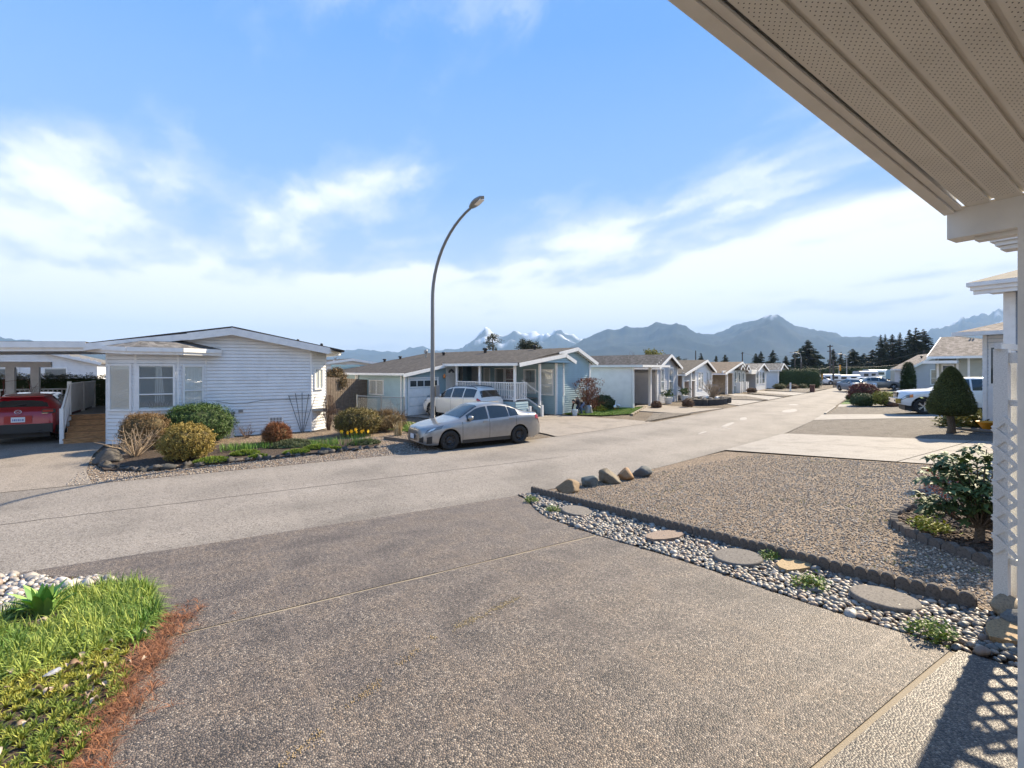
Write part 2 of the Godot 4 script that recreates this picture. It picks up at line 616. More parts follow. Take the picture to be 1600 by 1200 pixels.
func make_materials() -> void:
	mat("aggregate", lin(0.80, 0.80, 0.81), 0.6, {"tex": "agg", "h": "agg_h", "hs": 0.4, "scale": 1.0 / 1.05, "detail": "drive_stain", "ds": 0.16})
	mat("yard_gravel", lin(1.0, 0.90, 0.78), 0.9, {"tex": "gravel", "h": "gravel_h", "hs": 1.0, "scale": 1.0 / 1.5, "detail": "stain", "ds": 0.21})
	mat("grey_gravel", lin(0.72, 0.76, 0.8), 0.9, {"tex": "gravel", "h": "gravel_h", "hs": 1.0, "scale": 1.0 / 1.3, "detail": "stain", "ds": 0.21})
	mat("asphalt", lin(0.345, 0.318, 0.293), 0.85, {"tex": "road", "h": "road_h", "hs": 0.35, "scale": 1.0 / 2.2, "detail": "stain", "ds": 0.05, "vc": true})
	mat("concrete", lin(0.40, 0.375, 0.35), 0.85, {"tex": "road", "h": "road_h", "hs": 0.12, "scale": 1.0 / 1.3, "detail": "stain", "ds": 0.16})
	mat("dull_concrete", lin(0.36, 0.32, 0.28), 0.85, {"tex": "road", "h": "road_h", "hs": 0.15, "scale": 1.0 / 1.6, "detail": "stain", "ds": 0.12})
	mat("sand_joint", lin(0.34, 0.285, 0.21), 0.95, {"tex": "fine", "h": "fine_h", "hs": 0.3, "scale": 1.5})
	mat("old_concrete", lin(0.20, 0.18, 0.16), 0.9, {"tex": "rock", "h": "fine_h", "hs": 0.3, "tri": 2.2})
	mat("edging_concrete", lin(0.16, 0.135, 0.115), 0.92, {"tex": "rock", "h": "fine_h", "hs": 0.35, "tri": 2.7})
	mat("soil", Color.WHITE, 0.95, {"tex": "soil", "h": "fine_h", "hs": 2.0, "scale": 0.7})
	mat("ground", lin(0.7, 0.66, 0.58), 0.95, {"tex": "gravel", "h": "gravel_h", "hs": 1.0, "scale": 0.5, "detail": "stain", "ds": 0.05})
	mat("turf", Color.WHITE, 0.9, {"tex": "grass", "h": "fine_h", "hs": 2.0, "scale": 0.8})
	mat("stone", Color.WHITE, 0.75, {"tex": "rock", "h": "fine_h", "hs": 0.25, "tri": 3.0, "world": false, "vc": true})
	mat("pebble", Color.WHITE, 0.55, {"vc": true})
	mat("chip", Color.WHITE, 0.85, {"vc": true})
	mat("leaf", Color.WHITE, 0.65, {"vc": true, "back": Color(0.35, 0.35, 0.2)})
	mat("dry_leaf", Color.WHITE, 0.8, {"vc": true, "back": Color(0.2, 0.18, 0.12)})
	mat("needle", Color.WHITE, 0.7, {"vc": true})
	mat("bark", Color.WHITE, 0.9, {"tex": "bark", "h": "fine_h", "hs": 0.6, "tri": 3.0})
	mat("twig", lin(0.33, 0.25, 0.17), 0.8)
	mat("brown_twig", lin(0.12, 0.07, 0.045), 0.8)
	mat("red_twig", lin(0.20, 0.045, 0.03), 0.7)
	mat("white_siding", lin(0.82, 0.82, 0.82), 0.5, {"tex": "blotch", "tri": 0.35})
	mat("white_trim", lin(0.83, 0.825, 0.81), 0.45, {"tex": "blotch", "tri": 0.7})
	mat("cream_trim", lin(0.88, 0.84, 0.77), 0.5, {"tex": "blotch", "tri": 0.6, "h": "fine_h", "hs": 0.03})
	mat("soffit", lin(0.89, 0.85, 0.77), 0.5, {"tex": "blotch", "tri": 0.5, "h": "fine_h", "hs": 0.03})
	mat("hole", lin(0.012, 0.011, 0.01), 0.9)  # near-black colour stands in for the shade inside the soffit holes
	mat("old_white", lin(0.72, 0.715, 0.69), 0.7, {"tex": "fine", "tri": 1.2, "h": "fine_h", "hs": 0.05})
	mat("blue_siding", lin(0.36, 0.50, 0.55), 0.55, {"tex": "blotch", "tri": 0.4})
	mat("grey_siding", lin(0.50, 0.51, 0.54), 0.55, {"tex": "blotch", "tri": 0.4})
	mat("slate_siding", lin(0.30, 0.34, 0.40), 0.55, {"tex": "blotch", "tri": 0.4})
	mat("pink_siding", lin(0.62, 0.52, 0.48), 0.55, {"tex": "blotch", "tri": 0.4})
	mat("tan_siding", lin(0.45, 0.37, 0.27), 0.6, {"tex": "blotch", "tri": 0.4})
	mat("sage_siding", lin(0.42, 0.42, 0.36), 0.6, {"tex": "blotch", "tri": 0.4})
	mat("pale_blue_siding", lin(0.52, 0.60, 0.70), 0.55, {"tex": "blotch", "tri": 0.4})
	mat("roof_dark", lin(0.105, 0.088, 0.078), 0.9, {"tex": "shingle", "h": "shingle_h", "hs": 1.0, "scale": 0.45, "detail": "stain", "ds": 0.2})
	mat("roof_grey", lin(0.17, 0.155, 0.15), 0.9, {"tex": "shingle", "h": "shingle_h", "hs": 1.0, "scale": 0.45, "detail": "stain", "ds": 0.2})
	mat("roof_brown", lin(0.20, 0.135, 0.095), 0.9, {"tex": "shingle", "h": "shingle_h", "hs": 1.0, "scale": 0.45, "detail": "stain", "ds": 0.2})
	mat("roof_tan", lin(0.42, 0.345, 0.30), 0.9, {"tex": "shingle", "h": "shingle_h", "hs": 1.0, "scale": 0.45, "detail": "stain", "ds": 0.2})
	mat("roof_pale", lin(0.33, 0.31, 0.29), 0.9, {"tex": "shingle", "h": "shingle_h", "hs": 1.0, "scale": 0.45, "detail": "stain", "ds": 0.2})
	mat("opaque_dark_glass", lin(0.035, 0.042, 0.045), 0.04, {"spec": 0.6})  # opaque; the dark colour stands in for the unlit space behind the panes
	mat("pane", Color(0.9, 0.95, 0.95, 0.12), 0.02)
	M.pane.transparency = BaseMaterial3D.TRANSPARENCY_ALPHA
	mat("curtain", lin(0.66, 0.65, 0.60), 0.9, {"tex": "blotch", "tri": 1.5})
	mat("blind", lin(0.72, 0.67, 0.57), 0.8)
	mat("room_paint", lin(0.45, 0.42, 0.37), 0.9)
	mat("red_cloth", lin(0.12, 0.012, 0.012), 0.9)
	mat("deck_wood", lin(0.58, 0.30, 0.125), 0.7, {"tex": "wood", "tri": 1.3})
	mat("deck_grey", lin(0.30, 0.29, 0.27), 0.8, {"tex": "wood", "tri": 1.0})
	mat("fence_wood", lin(0.22, 0.17, 0.13), 0.85, {"tex": "wood", "tri": 0.8})
	mat("orange_wood", lin(0.42, 0.18, 0.05), 0.8, {"tex": "wood", "tri": 0.8})
	mat("pole_wood", lin(0.13, 0.11, 0.095), 0.9, {"tex": "wood", "tri": 0.8})
	mat("galvanised", lin(0.30, 0.31, 0.32), 0.45, {"metal": 0.6, "tex": "blotch", "tri": 0.8})
	mat("lamp_pole", lin(0.23, 0.235, 0.24), 0.5, {"metal": 0.5, "tex": "blotch", "tri": 0.6})
	mat("dark_metal", lin(0.03, 0.03, 0.032), 0.5)
	mat("black_plastic", lin(0.022, 0.022, 0.023), 0.5)
	mat("tyre", lin(0.022, 0.021, 0.02), 0.85, {"h": "fine_h", "hs": 0.2, "tri": 6.0})
	mat("steel_rim", lin(0.045, 0.046, 0.05), 0.45, {"metal": 0.5})
	mat("alloy", lin(0.55, 0.56, 0.58), 0.25, {"metal": 0.9})
	mat("chrome", lin(0.75, 0.76, 0.78), 0.08, {"metal": 1.0})
	mat("car_glass", lin(0.018, 0.022, 0.024), 0.03, {"spec": 0.7})
	mat("silver_paint", lin(0.33, 0.325, 0.32), 0.3, {"metal": 0.6, "coat": 0.8, "tex": "blotch", "tri": 0.8})
	mat("red_paint", lin(0.30, 0.006, 0.014), 0.28, {"metal": 0.25, "coat": 1.0})
	mat("pearl_paint", lin(0.68, 0.655, 0.61), 0.3, {"coat": 0.8})
	mat("white_paint", lin(0.74, 0.74, 0.74), 0.3, {"coat": 0.8})
	mat("slate_paint", lin(0.06, 0.07, 0.085), 0.3, {"metal": 0.4, "coat": 0.8})
	mat("blue_grey_paint", lin(0.22, 0.26, 0.32), 0.3, {"metal": 0.4, "coat": 0.8})
	mat("tail_red", lin(0.34, 0.012, 0.012), 0.12, {"coat": 1.0})
	mat("lamp_clear", lin(0.62, 0.62, 0.62), 0.08, {"metal": 0.6, "coat": 1.0})
	mat("head_lamp", lin(0.16, 0.165, 0.17), 0.06, {"coat": 1.0, "metal": 0.3})
	mat("wire", lin(0.08, 0.08, 0.085), 0.6)
	mat("amber", lin(0.7, 0.22, 0.04), 0.2, {"coat": 1.0})
	mat("plate", lin(0.72, 0.74, 0.78), 0.5)
	mat("plate_blue", lin(0.05, 0.09, 0.32), 0.5)
	mat("rock_wall", lin(0.085, 0.075, 0.068), 0.9, {"tex": "rock", "tri": 1.6, "h": "fine_h", "hs": 0.8})
	mat("yellow_plastic", lin(0.75, 0.33, 0.02), 0.45)
	mat("bucket", lin(0.50, 0.62, 0.72), 0.4)
	mat("bin_brown", lin(0.11, 0.04, 0.028), 0.6)
	mat("signal_yellow", lin(0.60, 0.26, 0.02), 0.5)
	mat("hedge_core", lin(0.04, 0.06, 0.02), 0.95)
	mat("bush_core", lin(0.10, 0.075, 0.035), 0.95)
	mat("mountain", Color.WHITE, 1.0, {"vc": true, "spec": 0.1})
	mat("skin", lin(0.45, 0.27, 0.19), 0.6)
	mat("person", Color.WHITE, 0.85, {"vc": true})

# ---------------------------------------------------------------- ground sheets
# rows of plan points (u, v) laid on the terrain; uv in metres
func sheet(rows: Array, lift: float, tint = null) -> MB:
	var b := MB.new()
	var nc: int = rows[0].size()
	for r in rows:
		for p in r:
			var e := 0.3
			var hx := H(p.x + e, p.y) - H(p.x - e, p.y)
			var hz := H(p.x, p.y + e) - H(p.x, p.y - e)
			if tint != null:
				b.col = tint.call(p)
			b.vert(G(p.x, p.y, lift), Vector3(-hx / (2 * e), 1, hz / (2 * e)).normalized(), p)
	var p0: Vector2 = rows[0][0]
	var flip: bool = (rows[0][nc - 1] - p0).cross(rows[rows.size() - 1][0] - p0) < 0.0
	for r in rows.size() - 1:
		for k in nc - 1:
			var i := r * nc + k
			if flip:
				b.ix.append_array([i, i + 1, i + nc + 1, i, i + nc + 1, i + nc])
			else:
				b.ix.append_array([i, i + nc + 1, i + 1, i, i + nc, i + nc + 1])
	return b

func between(a: Array, c: Array, along: int, across: int) -> Array:
	# a and c: polylines of Vector2 (u, v) with the same number of points
	var rows := []
	for j in across + 1:
		var row := []
		for i in along + 1:
			var t := float(i) / along * (a.size() - 1)
			var k := mini(int(t), a.size() - 2)
			var p: Vector2 = a[k].lerp(a[k + 1], t - k)
			var q: Vector2 = c[k].lerp(c[k + 1], t - k)
			row.append(p.lerp(q, float(j) / across))
		rows.append(row)
	return rows

func flat_poly(poly: PackedVector2Array, lift: float) -> MB:
	# polygon in (u, v) on the terrain with a skirt down its rim
	var b := MB.new()
	var tris := Geometry2D.triangulate_polygon(poly)
	for p in poly:
		b.vert(G(p.x, p.y, lift), Vector3.UP, p)
	for i in range(0, tris.size(), 3):
		var x := poly[tris[i]]
		var y := poly[tris[i + 1]]
		var z := poly[tris[i + 2]]
		if (y - x).cross(z - x) > 0:
			b.ix.append_array([tris[i], tris[i + 2], tris[i + 1]])
		else:
			b.ix.append_array([tris[i], tris[i + 1], tris[i + 2]])
	for i in poly.size():
		var p := poly[i]
		var q := poly[(i + 1) % poly.size()]
		b.quad(G(p.x, p.y, lift - 0.06), G(q.x, q.y, lift - 0.06), G(q.x, q.y, lift), G(p.x, p.y, lift))
	return b

func axis(fine0: float, fine1: float, step: float, lo: float, hi: float) -> Array:
	var out := []
	var x := fine0
	while x <= fine1 + 0.001:
		out.append(x)
		x += step
	var s := step
	x = fine1
	while x < hi:
		s *= 1.35
		x += s
		out.append(minf(x, hi))
	s = step
	x = fine0
	while x > lo:
		s *= 1.35
		x -= s
		out.push_front(maxf(x, lo))
	return out

func make_ground() -> void:
	var us := axis(-16.0, 70.0, 1.0, -9000.0, 9000.0)
	var vs := axis(-6.0, 40.0, 0.5, -9000.0, 9000.0)
	var rows := []
	for v in vs:
		var row := []
		for u in us:
			row.append(Vector2(u, v))
		rows.append(row)
	struct("ground", sheet(rows, -0.03), M.ground, "flat stony ground under the yards and the street")
	# street
	var a := []
	var c := []
	var u := -60.0
	while u < 78.0:
		a.append(Vector2(u, edge_v(NEAR_EDGE, u) - 0.02))
		c.append(Vector2(u, edge_v(FAR_EDGE, u) + 0.02))
		u += 1.0
	var nz := FastNoiseLite.new()
	nz.seed = 12
	nz.frequency = 0.25
	var tint := func(p: Vector2) -> Color:
		var w := edge_v(FAR_EDGE, p.x) - edge_v(NEAR_EDGE, p.x)
		var t := (p.y - edge_v(NEAR_EDGE, p.x)) / w
		# oily drip and dirt band along the lanes, a dirty gutter against the driveway
		var k := 1.0 - 0.13 * exp(-pow((t - 0.27) / 0.10, 2.0)) - 0.13 * exp(-pow((t - 0.68) / 0.12, 2.0)) - 0.12 * exp(-pow((t - 0.98) / 0.05, 2.0))
		k -= 0.30 * exp(-pow(t / 0.09, 2.0)) * (0.6 + 0.8 * nz.get_noise_2d(p.x * 2.0, p.y * 3.0))
		k += 0.08 * nz.get_noise_2d(p.x, p.y * 2.0)
		return Color(k, k * 0.992, k * 0.98)
	var road := struct("road", sheet(between(a, c, a.size() - 1, 24), 0.004, tint), M.asphalt, "light grey worn asphalt street curving away between the homes")
	# sealed crack along the middle of the street, and pale patches of filler further on
	var b := MB.new()
	var x := -12.0
	while x < 9.0:
		var v0 := 11.32 + 0.05 * nz.get_noise_1d(x * 9.0)
		var v1 := 11.32 + 0.05 * nz.get_noise_1d((x + 0.25) * 9.0)
		var hw := 0.012 + 0.006 * absf(nz.get_noise_1d(x * 31.0))
		b.quad(W(x, v0 - hw, 0.008), W(x + 0.25, v1 - hw, 0.008), W(x + 0.25, v1 + hw, 0.008), W(x, v0 + hw, 0.008))
		x += 0.25
	part("sealed_crack", b, M.dull_crack if M.has("dull_crack") else mat("dull_crack", lin(0.12, 0.105, 0.095), 0.9), road)
	mat("filler", lin(0.39, 0.36, 0.33), 0.9, {"tex": "fine", "scale": 1.0})
	for q in [[20.5, 13.8, 2.2, 0.12, 0.4], [23.6, 15.0, 1.7, 0.16, 0.5], [30.5, 16.3, 3.2, 0.35, 0.33], [17.0, 12.6, 1.0, 0.06, 0.35], [36.0, 19.0, 1.5, 0.3, 0.33], [19.2, 13.0, 0.8, 0.05, 1.2]]:
		var pb := MB.new()
		var poly := PackedVector2Array()
		for k in 18:
			var an := TAU * k / 18.0
			var rad := 1.0 + 0.35 * nz.get_noise_2d(q[0] + cos(an) * 3.0, q[1] + sin(an) * 3.0)
			var loc := Vector2(cos(an) * float(q[2]) * 0.5, sin(an) * float(q[3])) * rad
			loc = loc.rotated(q[4])
			poly.append(Vector2(q[0] + loc.x, q[1] + loc.y))
		part("patch", flat_poly(poly, 0.009), M.filler, road)

# ---------------------------------------------------------------- mountains
func ray_plan(px: float) -> Vector2:
	var X := (px - 800.0) / 750.0
	return Vector2(0.85 * X + 0.527, -0.527 * X + 0.85)

func make_range(label: String, prof: Array, dist: float, seed_: int, snow: float, rough: float) -> void:
	# prof: [x in the photograph, elevation above the horizon over its focal length x 750]; the crest stands dist metres off
	var nz := FastNoiseLite.new()
	nz.seed = seed_
	nz.frequency = 0.0005
	nz.fractal_type = FastNoiseLite.FRACTAL_RIDGED
	nz.fractal_octaves = 6
	var n2 := FastNoiseLite.new()
	n2.seed = seed_ + 1
	n2.frequency = 0.0016
	n2.fractal_octaves = 5
	var b := MB.new()
	var x0: float = prof[0][0]
	var x1: float = prof[prof.size() - 1][0]
	var cols := int((x1 - x0) / 2.0)
	var depth := 54
	var pts := []
	for j in depth + 1:
		var t := float(j) / depth            # 0 foot, 0.72 crest, 1 behind
		var row := []
		for i in cols + 1:
			var px := lerpf(x0, x1, float(i) / cols)
			var el := 0.0
			for k in prof.size() - 1:
				if px >= prof[k][0] and px <= prof[k + 1][0]:
					var s: float = (px - prof[k][0]) / (prof[k + 1][0] - prof[k][0])
					el = lerpf(prof[k][1], prof[k + 1][1], s)
			var dr := ray_plan(px)
			var along := dist * (0.55 + 0.62 * t)
			var p := dr * along
			var crest := el / 750.0 * dist
			var up := sin(minf(t / 0.72, 1.0) * PI / 2) if t < 0.72 else 1.0 - (t - 0.72) * 1.8
			up = pow(maxf(up, 0.0), 1.35)
			var rg := nz.get_noise_2d(p.x, p.y)
			var hh := crest * up * (1.0 + rough * (rg - 0.25) * (1.0 - pow(t / 0.72, 6.0) if t < 0.72 else 0.0)) + crest * 0.03 * n2.get_noise_2d(p.x, p.y)
			if j == 0:
				hh = -30.0
			row.append(Vector3(p.x, 2.6 + hh, -p.y))
		pts.append(row)
	var start := b.v.size()
	b.grid(pts, false, true)
	for k in range(start, b.v.size()):
		var p := b.v[k]
		var f := n2.get_noise_2d(p.x * 0.9, p.z * 0.9)
		var g := n2.get_noise_2d(p.x * 0.6 + 900.0, p.z * 0.6)
		var c := Color(0.020, 0.030, 0.027).lerp(Color(0.048, 0.052, 0.045), clampf(0.4 + g * 1.1 + f * 0.5, 0, 1))
		var line := snow + 460.0 * f + 160.0 * g
		c = c.lerp(Color(0.78, 0.80, 0.84), smoothstep(line - 70.0, line + 90.0, p.y))
		b.c[k] = c
	struct("mountain", b, M.mountain, label)

func make_mountains() -> void:
	# crest lines as heights above the horizon in pixels of a 750-pixel lens
	make_range("hazy blue snow-topped peaks far behind the blue house", [[380, 10], [480, 20], [520, 24], [560, 26], [600, 24], [622, 24], [660, 30], [690, 25], [722, 28], [742, 42], [757, 52], [770, 49], [785, 46], [800, 52], [815, 49], [840, 47], [858, 46], [871, 52], [884, 48], [900, 42], [925, 36], [960, 30], [1020, 20]], 11000.0, 61, 640.0, 0.5)
	make_range("broad blue forested mountain rising behind the end of the street", [[840, 6], [880, 22], [912, 41], [950, 52], [985, 55], [1010, 56], [1030, 59], [1053, 64], [1072, 61], [1090, 56], [1115, 53], [1140, 58], [1170, 66], [1190, 71], [1203, 74], [1218, 71], [1235, 62], [1250, 54], [1290, 52], [1312, 45], [1335, 41], [1368, 44], [1400, 40], [1440, 30], [1500, 20]], 7000.0, 71, 860.0, 0.45)
	make_range("blue mountain with snow streaks behind the shingled house", [[1380, 10], [1420, 24], [1455, 54], [1480, 62], [1500, 66], [1530, 72], [1560, 80], [1600, 86], [1680, 92], [1800, 80]], 9000.0, 83, 880.0, 0.45)
	make_range("low dark blue hill behind the open carport", [[-420, 30], [-300, 60], [-150, 55], [-60, 46], [0, 43], [28, 40], [45, 42], [70, 36], [110, 34], [160, 30], [260, 22], [360, 14], [420, 8]], 6000.0, 97, 900.0, 0.4)

# ---------------------------------------------------------------- our driveway, gravel yard, pebble strip
func make_near_yard() -> void:
	# driveway slabs of exposed aggregate, with sand-filled joints
	var drv := Node3D.new()
	drv.name = numbered("driveway")
	add_child(drv)
	tag(drv, "exposed aggregate concrete driveway with sand joints between its slabs", "", "", "structure")
	var edge := func(v: float) -> float:
		return 4.63 + 0.03 * sin(v * 2.1) + smoothstep(6.3, 8.4, v) * 0.68
	var far_u := []
	var far_w := []
	for k in 15:
		var u := lerpf(-6.0, edge.call(8.3), k / 14.0)
		far_u.append(Vector2(u, 5.166 + 0.010 * sin(u * 7.3) + 0.006 * sin(u * 17.0)))
		far_w.append(Vector2(u, edge_v(NEAR_EDGE, u) - 0.01))
	var rows := between(far_u, far_w, 28, 10)
	for j in rows.size():
		var r: Array = rows[j]
		for i in r.size():
			r[i] = Vector2(minf(r[i].x, edge.call(r[i].y)), r[i].y)
	part("slab", sheet(rows, 0.012), M.aggregate, drv)
	var mid := []
	for j in 13:
		var v := lerpf(1.30, 5.13, j / 12.0)
		var row := []
		for i in 25:
			var mu := lerpf(-6.0, edge.call(v), i / 24.0)
			row.append(Vector2(mu, v + (0.008 * sin(mu * 5.1 + 1.0) if j == 12 else (0.004 * sin(mu * 2.0) if j == 0 else 0.0))))
		mid.append(row)
	part("slab", sheet(mid, 0.012), M.aggregate, drv)
	var low := []
	for j in 13:
		var v := lerpf(-6.0, 1.265, j / 12.0)
		var row := []
		for i in 25:
			row.append(Vector2(lerpf(-6.0, edge.call(v), i / 24.0), v))
		low.append(row)
	part("slab", sheet(low, 0.012), M.wet_aggregate if M.has("wet_aggregate") else wet_material(), drv)
	var sand := between([Vector2(-6, 1.2), Vector2(4.6, 1.2)], [Vector2(-6, 5.3), Vector2(4.6, 5.3)], 20, 20)
	part("joint_sand", sheet(sand, 0.006), M.sand_joint, drv)
	# moss and grit that washed along a hairline joint
	var nz := FastNoiseLite.new()
	nz.seed = 77
	nz.frequency = 0.8
	var xf := []
	var cols := []
	for k in 1500:
		var t := rr(0, 1)
		var c := Vector2(1.55, 3.75).lerp(Vector2(3.0, 4.1), t)
		if k % 3 == 0:
			c = Vector2(0.3, 2.9).lerp(Vector2(1.6, 3.8), t)
		c += Vector2(rr(-1, 1), rr(-1, 1)) * rr(0, 0.075)
		if nz.get_noise_2d(c.x * 2.0, c.y * 2.0) < -0.1:
			continue
		xf.append(Transform3D(turned(rr(0, TAU)).scaled(Vector3(1, 0.5, 1) * rr(0.003, 0.007)), G(c.x, c.y, 0.014)))
		cols.append([Color(0.30, 0.22, 0.12), Color(0.36, 0.29, 0.19), Color(0.22, 0.17, 0.08)][k % 3])
	var grit := scatter("grit", lump(3, 0.3, 3, 5), M.chip, xf, cols, drv)
	grit.set_meta("kind", "stuff")

	# gravel yard between our pebble strip and the neighbour's driveway
	var yard_a := [Vector2(5.66, -4.0), Vector2(5.66, 4.0), Vector2(5.7, 8.3)]
	var yard_c := [Vector2(14.3, -4.0), Vector2(14.15, 3.3), Vector2(13.7, 9.35)]
	var yr := between(yard_a, yard_c, 24, 18)
	for r in yr:
		for i in r.size():
			r[i].y = minf(r[i].y, edge_v(NEAR_EDGE, r[i].x) - 0.03)
	var yard := struct("gravel_yard", sheet(yr, 0.0), M.yard_gravel, "tan crushed gravel yard beside the aggregate driveway")
	xf = []
	cols = []
	var tones := [Color(0.34, 0.28, 0.22), Color(0.22, 0.18, 0.15), Color(0.45, 0.39, 0.32), Color(0.28, 0.22, 0.17), Color(0.16, 0.135, 0.115), Color(0.52, 0.47, 0.40)]
	for k in 42000:
		var v := 8.4 - 8.2 * pow(rr(0, 1), 0.8)
		var u := 5.75 + 8.2 * pow(rr(0, 1), 1.1)
		if u > 13.6 + (9.4 - v) * 0.07 or v > edge_v(NEAR_EDGE, u) - 0.06:
			continue
		var s := rr(0.006, 0.014)
		xf.append(Transform3D(turned(rr(0, TAU), rr(-0.5, 0.5), rr(-0.5, 0.5)).scaled_local(Vector3(s * rr(0.8, 1.5), s * 0.65, s)), G(u, v, s * 0.3)))
		cols.append(tones[rng.randi() % 6])
	var loose := scatter("gravel", lump(5, 0.5, 3, 6), M.chip, xf, cols, yard)
	loose.set_meta("kind", "stuff")
	# low weeds in the gravel
	var blades := tuft_mesh(9, 0.10, 0.004, 31)
	xf = []
	cols = []
	nz.frequency = 0.5
	for k in 2600:
		var u := rr(5.8, 13.5)
		var v := rr(1.2, 8.9)
		if v > edge_v(NEAR_EDGE, u) - 0.1 or nz.get_noise_2d(u, v) < 0.28 - 0.3 * smoothstep(4.0, 2.0, v) * smoothstep(6.0, 7.5, u):
			continue
		xf.append(Transform3D(turned(rr(0, TAU)).scaled(Vector3.ONE * rr(0.2, 0.5)), G(u, v)))
		cols.append(Color(0.16, 0.20, 0.03).lerp(Color(0.30, 0.27, 0.09), rr(0, 1)))
	var weeds := scatter("low_weeds", blades, M.leaf, xf, cols, yard)
	weeds.set_meta("kind", "stuff")

	make_pebble_strip(edge)
	# scalloped edging blocks
	var proto: Node3D = null
	var n_blocks := 12
	for k in n_blocks:
		var v0 := 8.33 - k * 0.578
		var at := G(5.66 - k * 0.008, v0 - 0.287, 0.0)
		var lab: String = "dark scalloped concrete edging block between the river pebbles and the gravel"
		var o: Node3D
		if proto == null:
			o = Node3D.new()
			o.name = numbered("edging_block")
			add_child(o)
			obj("block", scallop_mesh(), M.edging_concrete, o)
			proto = o
		else:
			o = proto.duplicate()
			o.name = numbered("edging_block")
			add_child(o)
		o.position = at
		o.rotation = Vector3(rr(-0.02, 0.02) - 0.075, rr(-0.012, 0.012), rr(-0.04, 0.04))
		tag(o, lab, "edging block", "scalloped edging blocks in a straight row")
	# boulders along the kerb end of the gravel
	var bl := [
		[6.31, 7.95, 0.29, 0.145, Color(0.26, 0.17, 0.09), "rust brown boulder, the one nearest the scalloped edging row"],
		[7.02, 8.12, 0.22, 0.155, Color(0.15, 0.17, 0.16), "grey green squarish boulder between two brown ones by the street"],
		[7.62, 8.10, 0.29, 0.185, Color(0.19, 0.15, 0.10), "tall brown grey boulder, largest of the five by the street"],
		[8.17, 8.14, 0.23, 0.15, Color(0.36, 0.21, 0.10), "orange tan block-shaped boulder by the street"],
		[8.74, 8.16, 0.25, 0.14, Color(0.11, 0.125, 0.125), "dark slate boulder farthest from the scalloped edging row"]]
	for i in bl.size():
		var q: Array = bl[i]
		boulder("boulder", q[5], G(q[0], q[1]), Vector3(q[2], q[3], q[2] * 0.85), q[4], 200 + i, rr(0, TAU), "boulders at the street end of the gravel")
	boulder("boulder", "smooth tan cobble that ends the scalloped edging row", G(5.66, 1.22), Vector3(0.15, 0.10, 0.12), Color(0.34, 0.26, 0.17), 221, 0.4, "", 0.22)
	boulder("boulder", "smooth pinkish brown cobble against the lattice post", G(5.70, 1.02), Vector3(0.17, 0.11, 0.13), Color(0.27, 0.19, 0.14), 222, 1.0, "", 0.2)
	boulder("boulder", "smooth slate grey cobble leaning in front of the lattice screen", G(5.48, 1.05), Vector3(0.17, 0.09, 0.10), Color(0.15, 0.155, 0.15), 223, 2.2, "", 0.2)
	# round stepping stones
	var disc := MB.new()
	disc.lathe(Vector3.ZERO, [[0.0, -0.03], [0.25, -0.03], [0.262, -0.015], [0.262, 0.018], [0.255, 0.029], [0.24, 0.033], [0.0, 0.033]], 36)
	var dm := disc.mesh()
	var sp := [[5.24, 6.36, "round concrete stepping stone nearest the street among the pebbles"], [5.17, 3.36, "round concrete stepping stone sitting proud beside a green weed"], [5.17, 1.92, "round concrete stepping stone opposite the last edging blocks"]]
	for q in sp:
		var st := thing("stepping_stone", q[2], "stepping stone", G(q[0], q[1], 0.03), rr(0, TAU), "round stepping stones in the pebble strip")
		obj("disc", dm, M.old_concrete, st)
		st.rotation.x = -0.06 + rr(-0.02, 0.02)
	# flagstones
	var fl := [[5.22, 4.48, 0.34, Color(0.30, 0.22, 0.17), "flat pinkish flagstone sunk among the pebbles"], [5.40, 2.84, 0.25, Color(0.42, 0.30, 0.16), "flat ochre flagstone beside the scalloped edging"], [5.22, 1.12, 0.26, Color(0.40, 0.26, 0.13), "flat orange brown flagstone in front of the lattice screen"]]
	for q in fl:
		var o := thing("flagstone", q[4], "flagstone", G(q[0], q[1], 0.035))
		var fb := MB.new()
		var poly := PackedVector2Array()
		for k in 9:
			var an := -TAU * k / 9.0
			poly.append(Vector2(cos(an), sin(an) * 0.62) * float(q[2]) * rr(0.8, 1.08))
		fb.col = q[3]
		fb.slab(poly, -0.03, 0.02)
		part("slab", fb, M.stone, o)
		o.rotation.x = -0.07
	# weeds in the pebble strip
	var wd := [[5.0, 2.47, 0.15, "bushy green weed among the pebbles beside the ochre flagstone"], [4.72, 1.45, 0.15, "bright green leafy weed at the pebble edge by the driveway joint"], [5.45, 3.15, 0.11, "small light green weed beside the proud stepping stone"], [5.0, 6.7, 0.12, "small green weed beside the stepping stone nearest the street"], [5.15, 7.6, 0.13, "pale green weed at the street end of the pebble strip"]]
	for q in wd:
		leafy_clump("weed", q[3], G(q[0], q[1], 0.02), q[2], 70, Color(0.10, 0.19, 0.035), Color(0.24, 0.30, 0.06), "weeds in the pebble strip")

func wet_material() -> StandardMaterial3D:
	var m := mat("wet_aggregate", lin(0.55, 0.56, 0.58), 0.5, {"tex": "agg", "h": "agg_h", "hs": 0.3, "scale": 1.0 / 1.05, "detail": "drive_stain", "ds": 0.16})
	return m

